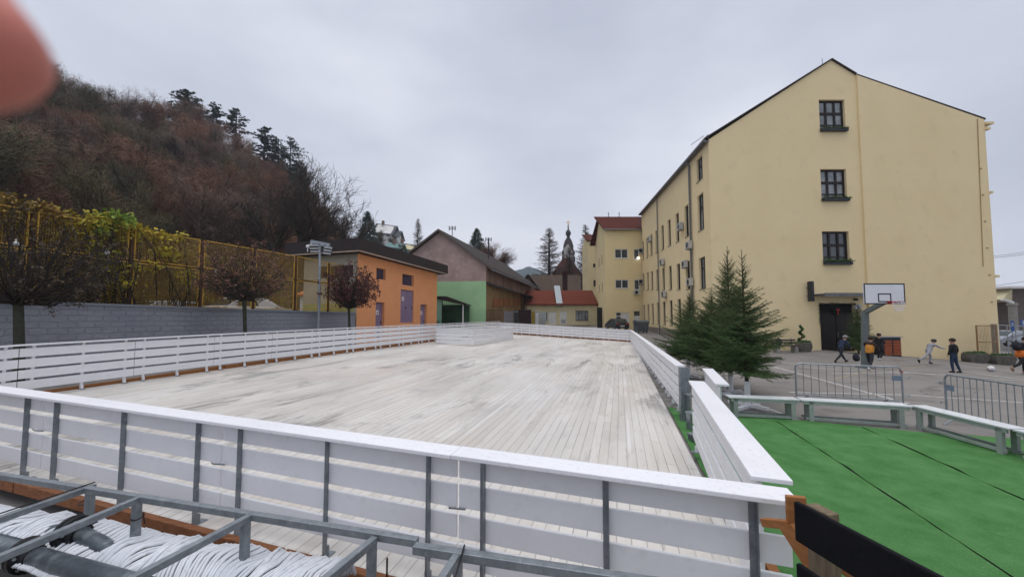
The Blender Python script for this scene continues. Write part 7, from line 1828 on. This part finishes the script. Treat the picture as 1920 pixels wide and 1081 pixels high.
# ------------------------------------------------------------ people
def skinned(name, joints, edges, mats, fmat):
    """joints: name -> (pos, rx, ry); grows one continuous surface with the Skin modifier and freezes it"""
    ks = list(joints); me = bpy.data.meshes.new(name + '_skeleton'); me.from_pydata([joints[k][0] for k in ks], [(ks.index(a), ks.index(b)) for a, b in edges], [])
    o = bpy.data.objects.new(name, me); COL.objects.link(o)
    sk = o.modifiers.new('skin', 'SKIN'); sk.use_smooth_shade = True
    for i, k in enumerate(ks): d = me.skin_vertices[0].data[i]; d.radius = joints[k][1:3]; d.use_root = (k == 'pelvis')
    o.modifiers.new('sub', 'SUBSURF').levels = 2
    dg = bpy.context.evaluated_depsgraph_get(); ev = o.evaluated_get(dg); m2 = bpy.data.meshes.new_from_object(ev)
    bpy.data.objects.remove(o)
    b = MB(); b.v = [tuple(v.co) for v in m2.vertices]; b.f = [list(p.vertices) for p in m2.polygons]
    P = [Vector(joints[k][0]) for k in ks]
    segs = [(P[ks.index(a)], P[ks.index(c)], a, c) for a, c in edges]
    for f in b.f:
        c = sum((Vector(b.v[i]) for i in f), Vector()) / len(f); best = None
        for p, q, a, cc in segs:
            d = q - p; t = max(0, min(1, (c - p).dot(d) / max(1e-9, d.dot(d)))); dist = (c - p - d * t).length
            if best is None or dist < best[0]: best = (dist, a, cc, t)
        b.m.append(fmat(best[1], best[2], best[3]))
    return b
def hand(b, w_, d, s, mi, down=V(0, 0, -1)):
    """palm at w_ pointing along d with five bent fingers"""
    b.mi = mi; d = d.normalized(); x = d.cross(V(0, 0, 1)); x = x.normalized() if x.length > .1 else V(1, 0, 0); y = x.cross(d).normalized()
    pl = w_ + d * .035 * s; b.obox(w_ - x * .018 * s - y * .008 * s, d * .045 * s, x * .036 * s, y * .016 * s)
    for k, ln in enumerate((.030, .036, .034, .027)):
        r0 = w_ + d * .045 * s + x * (-.0135 + .009 * k) * s; r1 = r0 + d * ln * .5 * s - y * .004 * s; r2 = r1 + (d * .6 - y * .8).normalized() * ln * .5 * s
        b.tube([r0, r1, r2], [.0046 * s, .0042 * s, .0034 * s], 5)
    t0 = w_ + d * .012 * s - x * .018 * s; t1 = t0 + (d * .6 - x * .8) * .02 * s; t2 = t1 + (d * .9 - x * .1 - y * .3) * .018 * s; b.tube([t0, t1, t2], [.006 * s, .005 * s, .004 * s], 5)
def person(loc, face, Ht, pose, top, trous, shoe, hairm, label, hoodmat=None, extra=None, sleeve=None, hairlen=0):
    t = thing('person', label, 'person', tuple(loc), face, 'children playing in the yard')
    J = {}; S = Ht
    def A_(k, p, rx, ry=None): J[k] = (Vector(p) * S, rx * S, (ry or rx) * S)
    p = dict(pelvis=(0, 0, .51), chest=(0, 0, .70), neck=(0, .005, .825), head=(0, .015, .925), hl=(-.055, 0, .49), hr=(.055, 0, .49), kl=(-.06, .02, .28), kr=(.06, .02, .28), fl=(-.06, 0, .04), fr=(.06, 0, .04),
             sl=(-.105, 0, .785), sr=(.105, 0, .785), el=(-.14, -.01, .63), er=(.14, -.01, .63), wl=(-.14, .05, .49), wr=(.14, .05, .49)); p.update(pose)
    q = {k: Vector(v) for k, v in p.items()}
    hd = (q['head'] - q['neck']).normalized(); fwd = V(0, 1, 0)
    A_('pelvis', q['pelvis'], .085, .065); A_('belly', q['pelvis'].lerp(q['chest'], .5), .080, .062); A_('chest', q['chest'], .094, .068); A_('yoke', q['chest'].lerp(q['neck'], .62), .062, .048); A_('neck', q['neck'], .034, .034)
    A_('jaw', q['neck'] + hd * .052 + fwd * .006, .046, .050); A_('skull', q['head'] + hd * .0, .060, .066); A_('crown', q['head'] + hd * .045, .040, .044)
    for s in 'lr':
        A_('h' + s, q['h' + s], .056, .058); A_('k' + s, q['k' + s], .038, .040); A_('c' + s, q['k' + s].lerp(q['f' + s], .4), .036, .038); A_('f' + s, q['f' + s] + V(0, 0, .01), .026, .028)
        A_('s' + s, q['s' + s], .040, .040); A_('e' + s, q['e' + s], .030, .030); A_('w' + s, q['w' + s], .022, .022)
    ed = [('pelvis', 'belly'), ('belly', 'chest'), ('chest', 'yoke'), ('yoke', 'neck'), ('neck', 'jaw'), ('jaw', 'skull'), ('skull', 'crown')]
    for s in 'lr': ed += [('pelvis', 'h' + s), ('h' + s, 'k' + s), ('k' + s, 'c' + s), ('c' + s, 'f' + s), ('yoke', 's' + s), ('s' + s, 'e' + s), ('e' + s, 'w' + s)]
    def fm(a, c, u):
        if c in ('jaw', 'skull', 'crown'): return 0
        if a[0] in 'hkc' and a in ('hl', 'hr', 'kl', 'kr', 'cl', 'cr') or c in ('hl', 'hr'): return 2
        if a in ('el', 'er') and u > .93: return 0
        if a in ('sl', 'sr', 'el', 'er'): return 4
        return 1
    b = skinned('body', J, ed, None, fm)
    for s, sx in (('l', -1), ('r', 1)):
        w_ = q['w' + s] * S; d = (q['w' + s] - q['e' + s]); hand(b, w_, d, S * .85, 0)
    b.mi = 0; hc = q['head'] * S; r_ = .066 * S
    fd = V(0, 1, 0); b.add([hc + V(-.008 * S, r_ * .93, -.004 * S), hc + V(.008 * S, r_ * .93, -.004 * S), hc + V(0, r_ * 1.22, -.010 * S), hc + V(0, r_ * .93, .018 * S)], [(0, 2, 3), (1, 3, 2), (0, 1, 2)])
    for sx in (-1, 1): b.ball(hc + V(sx * .061 * S, 0, -.004 * S), (.008 * S, .012 * S, .018 * S), 6, 5)
    b.mi = 5
    for sx in (-1, 1): b.ball(hc + V(sx * .024 * S, r_ * .93, .010 * S), (.008 * S, .004 * S, .005 * S), 6, 4)
    b.box(hc + V(0, r_ * .90, -.034 * S), (.03 * S, .006 * S, .006 * S))
    bo = b.build('body', [M_skin, top, trous, M_black, sleeve or top, M_black], t, local=True, smooth=True)
    for s in 'lr':
        f_ = q['f' + s] * S; sh_ = MB(); dd = q['f' + s] - q['k' + s]; dd.normalize(); fo_ = V(0, 1, 0) - dd * dd.y; fo_.normalize()
        up_ = -dd
        sh_.tube([f_ - fo_ * .028 * S + dd * .012 * S, f_ + fo_ * .02 * S + dd * .016 * S, f_ + fo_ * .07 * S + dd * .026 * S, f_ + fo_ * .095 * S + dd * .030 * S], [.026 * S, .032 * S, .026 * S, .014 * S], 8); sh_.build('shoe', shoe, t, local=True, smooth=True)
    hb = MB(); hb.ball(hc + hd * .020 * S - fwd * .010 * S, (.068 * S, .072 * S, .062 * S), 12, 8)
    if hairlen: hb.ball(hc - fwd * .045 * S - V(0, 0, .03 * S), (.055 * S, .035 * S, .07 * S), 10, 6)
    hb.build('hair', hairm, t, local=True, smooth=True)
    if extra: extra(t, q, S, hc)
    return t
M_skin = mat('skin', (.42, .25, .18), (.36, .20, .145), ns=5, rough=.6, sss=.05)
M_hair = mat('dark brown hair', (.025, .016, .012), (.035, .022, .015), ns=20, rough=.7)
M_navy = mat('navy blue jacket', (.025, .04, .085), (.018, .028, .06), ns=12, rough=.8); M_blk = mat('black cotton', (.012, .012, .014), (.018, .018, .02), ns=12, rough=.85)
M_dktr = mat('dark trousers', (.018, .02, .026), (.026, .028, .036), ns=9, rough=.85); M_jean = mat('dark blue jeans', (.02, .035, .07), (.03, .048, .09), ns=9, rough=.85)
M_grey = mat('light grey tracksuit', (.32, .33, .36), (.26, .27, .30), ns=9, rough=.85); M_vest = mat('yellow orange vest', (.62, .27, .04), (.52, .21, .03), ns=7, rough=.6); M_orng = mat('bright orange shirt', (.80, .20, .03), (.7, .17, .03), ns=7, rough=.7)
M_shoew = mat('white shoes', (.6, .6, .6), (.5, .5, .5)); M_shoeb = M_black
def pvest(m, r=.100):
    def f(t, q, S, hc):
        b = MB(); a = q['pelvis'] * S; c = q['chest'] * S; n_ = q['neck'] * S
        pr = [(lerp(a, c, -.05), .088), (lerp(a, c, .3), .098), (lerp(a, c, .7), r), (lerp(c, n_, .2), r * .98), (lerp(c, n_, .55), .074)]
        base = len(b.v); n = 14
        for p, rr in pr:
            for j in range(n): an = 2 * math.pi * j / n; b.v.append((p.x + rr * S * math.cos(an) * 1.06, p.y + rr * S * .84 * math.sin(an), p.z))
        for i in range(len(pr) - 1):
            for j in range(n): k = i * n + j; k2 = i * n + (j + 1) % n; b.f.append([k, k2, k2 + n, k + n]); b.m.append(0)
        b.build('vest', m, t, local=True, smooth=True)
    return f
def pcap(m, hood=None):
    def f(t, q, S, hc):
        b = MB(); b.ball(hc + V(0, -.004 * S, .030 * S), (.072 * S, .076 * S, .052 * S), 12, 8); b.box(hc + V(0, .085 * S, .022 * S), (.085 * S, .07 * S, .010 * S)); b.build('cap', m, t, local=True, smooth=True)
    return f
FX = R(-90)
pA = gp(1577, 679); HA = 1.52
person(pA, FX + R(4), HA, dict(pelvis=(0, 0, .50), chest=(0, .09, .68), neck=(0, .155, .79), head=(0, .20, .875), sl=(-.10, .13, .75), sr=(.10, .13, .75), el=(-.14, .06, .61), er=(.14, .17, .60), wl=(-.12, .13, .50), wr=(.12, .27, .52),
       hl=(-.055, 0, .48), hr=(.055, 0, .48), kl=(-.06, .10, .27), kr=(.06, -.06, .27), fl=(-.06, .24, .045), fr=(.06, -.27, .06)), M_navy, M_dktr, M_shoeb, M_hair, 'boy in navy jacket and grey cap striding to the right past the door', extra=pcap(mat('grey cap', (.30, .29, .30), None)))
pB = gp(1632, 692); person(pB, FX + R(18), 1.56, dict(pelvis=(0, 0, .50), chest=(0, .03, .69), neck=(0, .06, .81), head=(0, .09, .90), el=(-.16, .10, .68), er=(.16, .08, .66), wl=(-.08, .22, .72), wr=(.12, .20, .62),
       kl=(-.08, .10, .27), kr=(.09, -.09, .27), fl=(-.10, .25, .05), fr=(.12, -.29, .07)), mat('dark maroon hoodie', (.05, .03, .03), None), M_dktr, M_shoew, M_hair, 'child in yellow orange vest with legs wide apart, seen from behind', extra=pvest(M_vest))
pC = gp(1650, 675); person(pC, FX + R(10), 1.52, dict(kl=(-.06, .03, .28), kr=(.06, .09, .29), fl=(-.06, .02, .04), fr=(.06, -.08, .07), el=(-.14, -.06, .64), wl=(-.12, .0, .52), er=(.14, .04, .66), wr=(.10, .16, .66)), M_blk, M_blk, M_shoew, M_hair, 'child in all black with white shoes standing behind the one in the vest')
pD = gp(1742, 684); person(pD, FX - R(2), 1.42, dict(pelvis=(0, 0, .50), chest=(0, .09, .67), neck=(0, .16, .77), head=(0, .215, .85), sl=(-.10, .13, .73), sr=(.10, .13, .73), el=(-.15, .12, .59), er=(.14, .26, .63), wl=(-.13, .24, .55), wr=(.12, .42, .60),
       kl=(-.06, .13, .33), kr=(.06, -.17, .31), fl=(-.06, .10, .09), fr=(.06, -.40, .18)), M_grey, M_grey, M_shoeb, M_hair, 'child in pale grey tracksuit and woolly hat running to the right', extra=lambda t, q, S, hc: (MB().ball(hc + V(0, -.005, .024 * S), (.076 * S, .078 * S, .060 * S), 12, 8)).build('hat', M_steel_dark, t, local=True, smooth=True))
pE = gp(1790, 698); person(pE, R(12), 1.50, dict(el=(-.155, -.01, .64), er=(.155, -.01, .64), wl=(-.165, .03, .50), wr=(.15, .04, .49), kr=(.07, -.01, .28), fr=(.11, -.06, .045), kl=(-.055, .02, .28), fl=(-.05, .0, .045)), M_blk, M_jean, M_shoeb, M_hair, 'boy in black sweater and dark jeans standing with his back to the camera', extra=None)
pF = gp(1918, 702); person(pF, FX, 1.62, dict(pelvis=(0, 0, .52), chest=(0, .05, .70), neck=(0, .10, .82), head=(0, .14, .91), kl=(-.06, .14, .32), kr=(.06, -.13, .30), fl=(-.06, .12, .05), fr=(.06, -.34, .19), el=(-.14, .02, .64), wl=(-.12, .14, .58)), M_dktr, M_blk, mat('bare foot coloured shoe', (.35, .22, .17), None), M_hair, 'child with orange shirt tail and dark jacket running at the right photo edge',
       extra=lambda t, q, S, hc: (lambda b: b.build('shirt', M_orng, t, local=True, smooth=True))(MB().lathe(q['pelvis'] * S + V(0, 0, -.05 * S), [(.115 * S, -.02 * S), (.108 * S, .08 * S), (.099 * S, .16 * S)], 14, 1.0, .85)))
backpack(pF + V(-.22, -.02, 1.02), .78, 'dark backpack worn by the running child at the right edge', M_bag)
c = gp(1859, 696); c = c + V(0, 0, .125)
bt = thing('football', 'white football with grey patches rolling on the asphalt', 'ball', tuple(c))
b = MB(); b.ball(c, .125, 20, 14); b.build('ball', mat('white ball leather', (.72, .72, .72), (.25, .25, .27), ns=9, rough=.45, lo=.52, hi=.60, detail=0), bt, smooth=True)

# ------------------------------------------------------------ damp air
b = MB(); b.obox(V(-330, -70, -12), V(700, 0, 0), V(0, 800, 0), V(0, 0, 100))
hz_ = b.build('haze', None); m = bpy.data.materials.new('damp air'); m.use_nodes = True; t_ = m.node_tree; t_.nodes.clear()
o_ = t_.nodes.new('ShaderNodeOutputMaterial'); pv = t_.nodes.new('ShaderNodeVolumePrincipled'); pv.inputs['Density'].default_value = .0004; pv.inputs['Color'].default_value = (.85, .9, 1, 1); pv.inputs['Anisotropy'].default_value = .2
t_.links.new(pv.outputs[0], o_.inputs['Volume']); hz_.data.materials.clear(); hz_.data.materials.append(m); tag(hz_, None, None, kind='stuff')
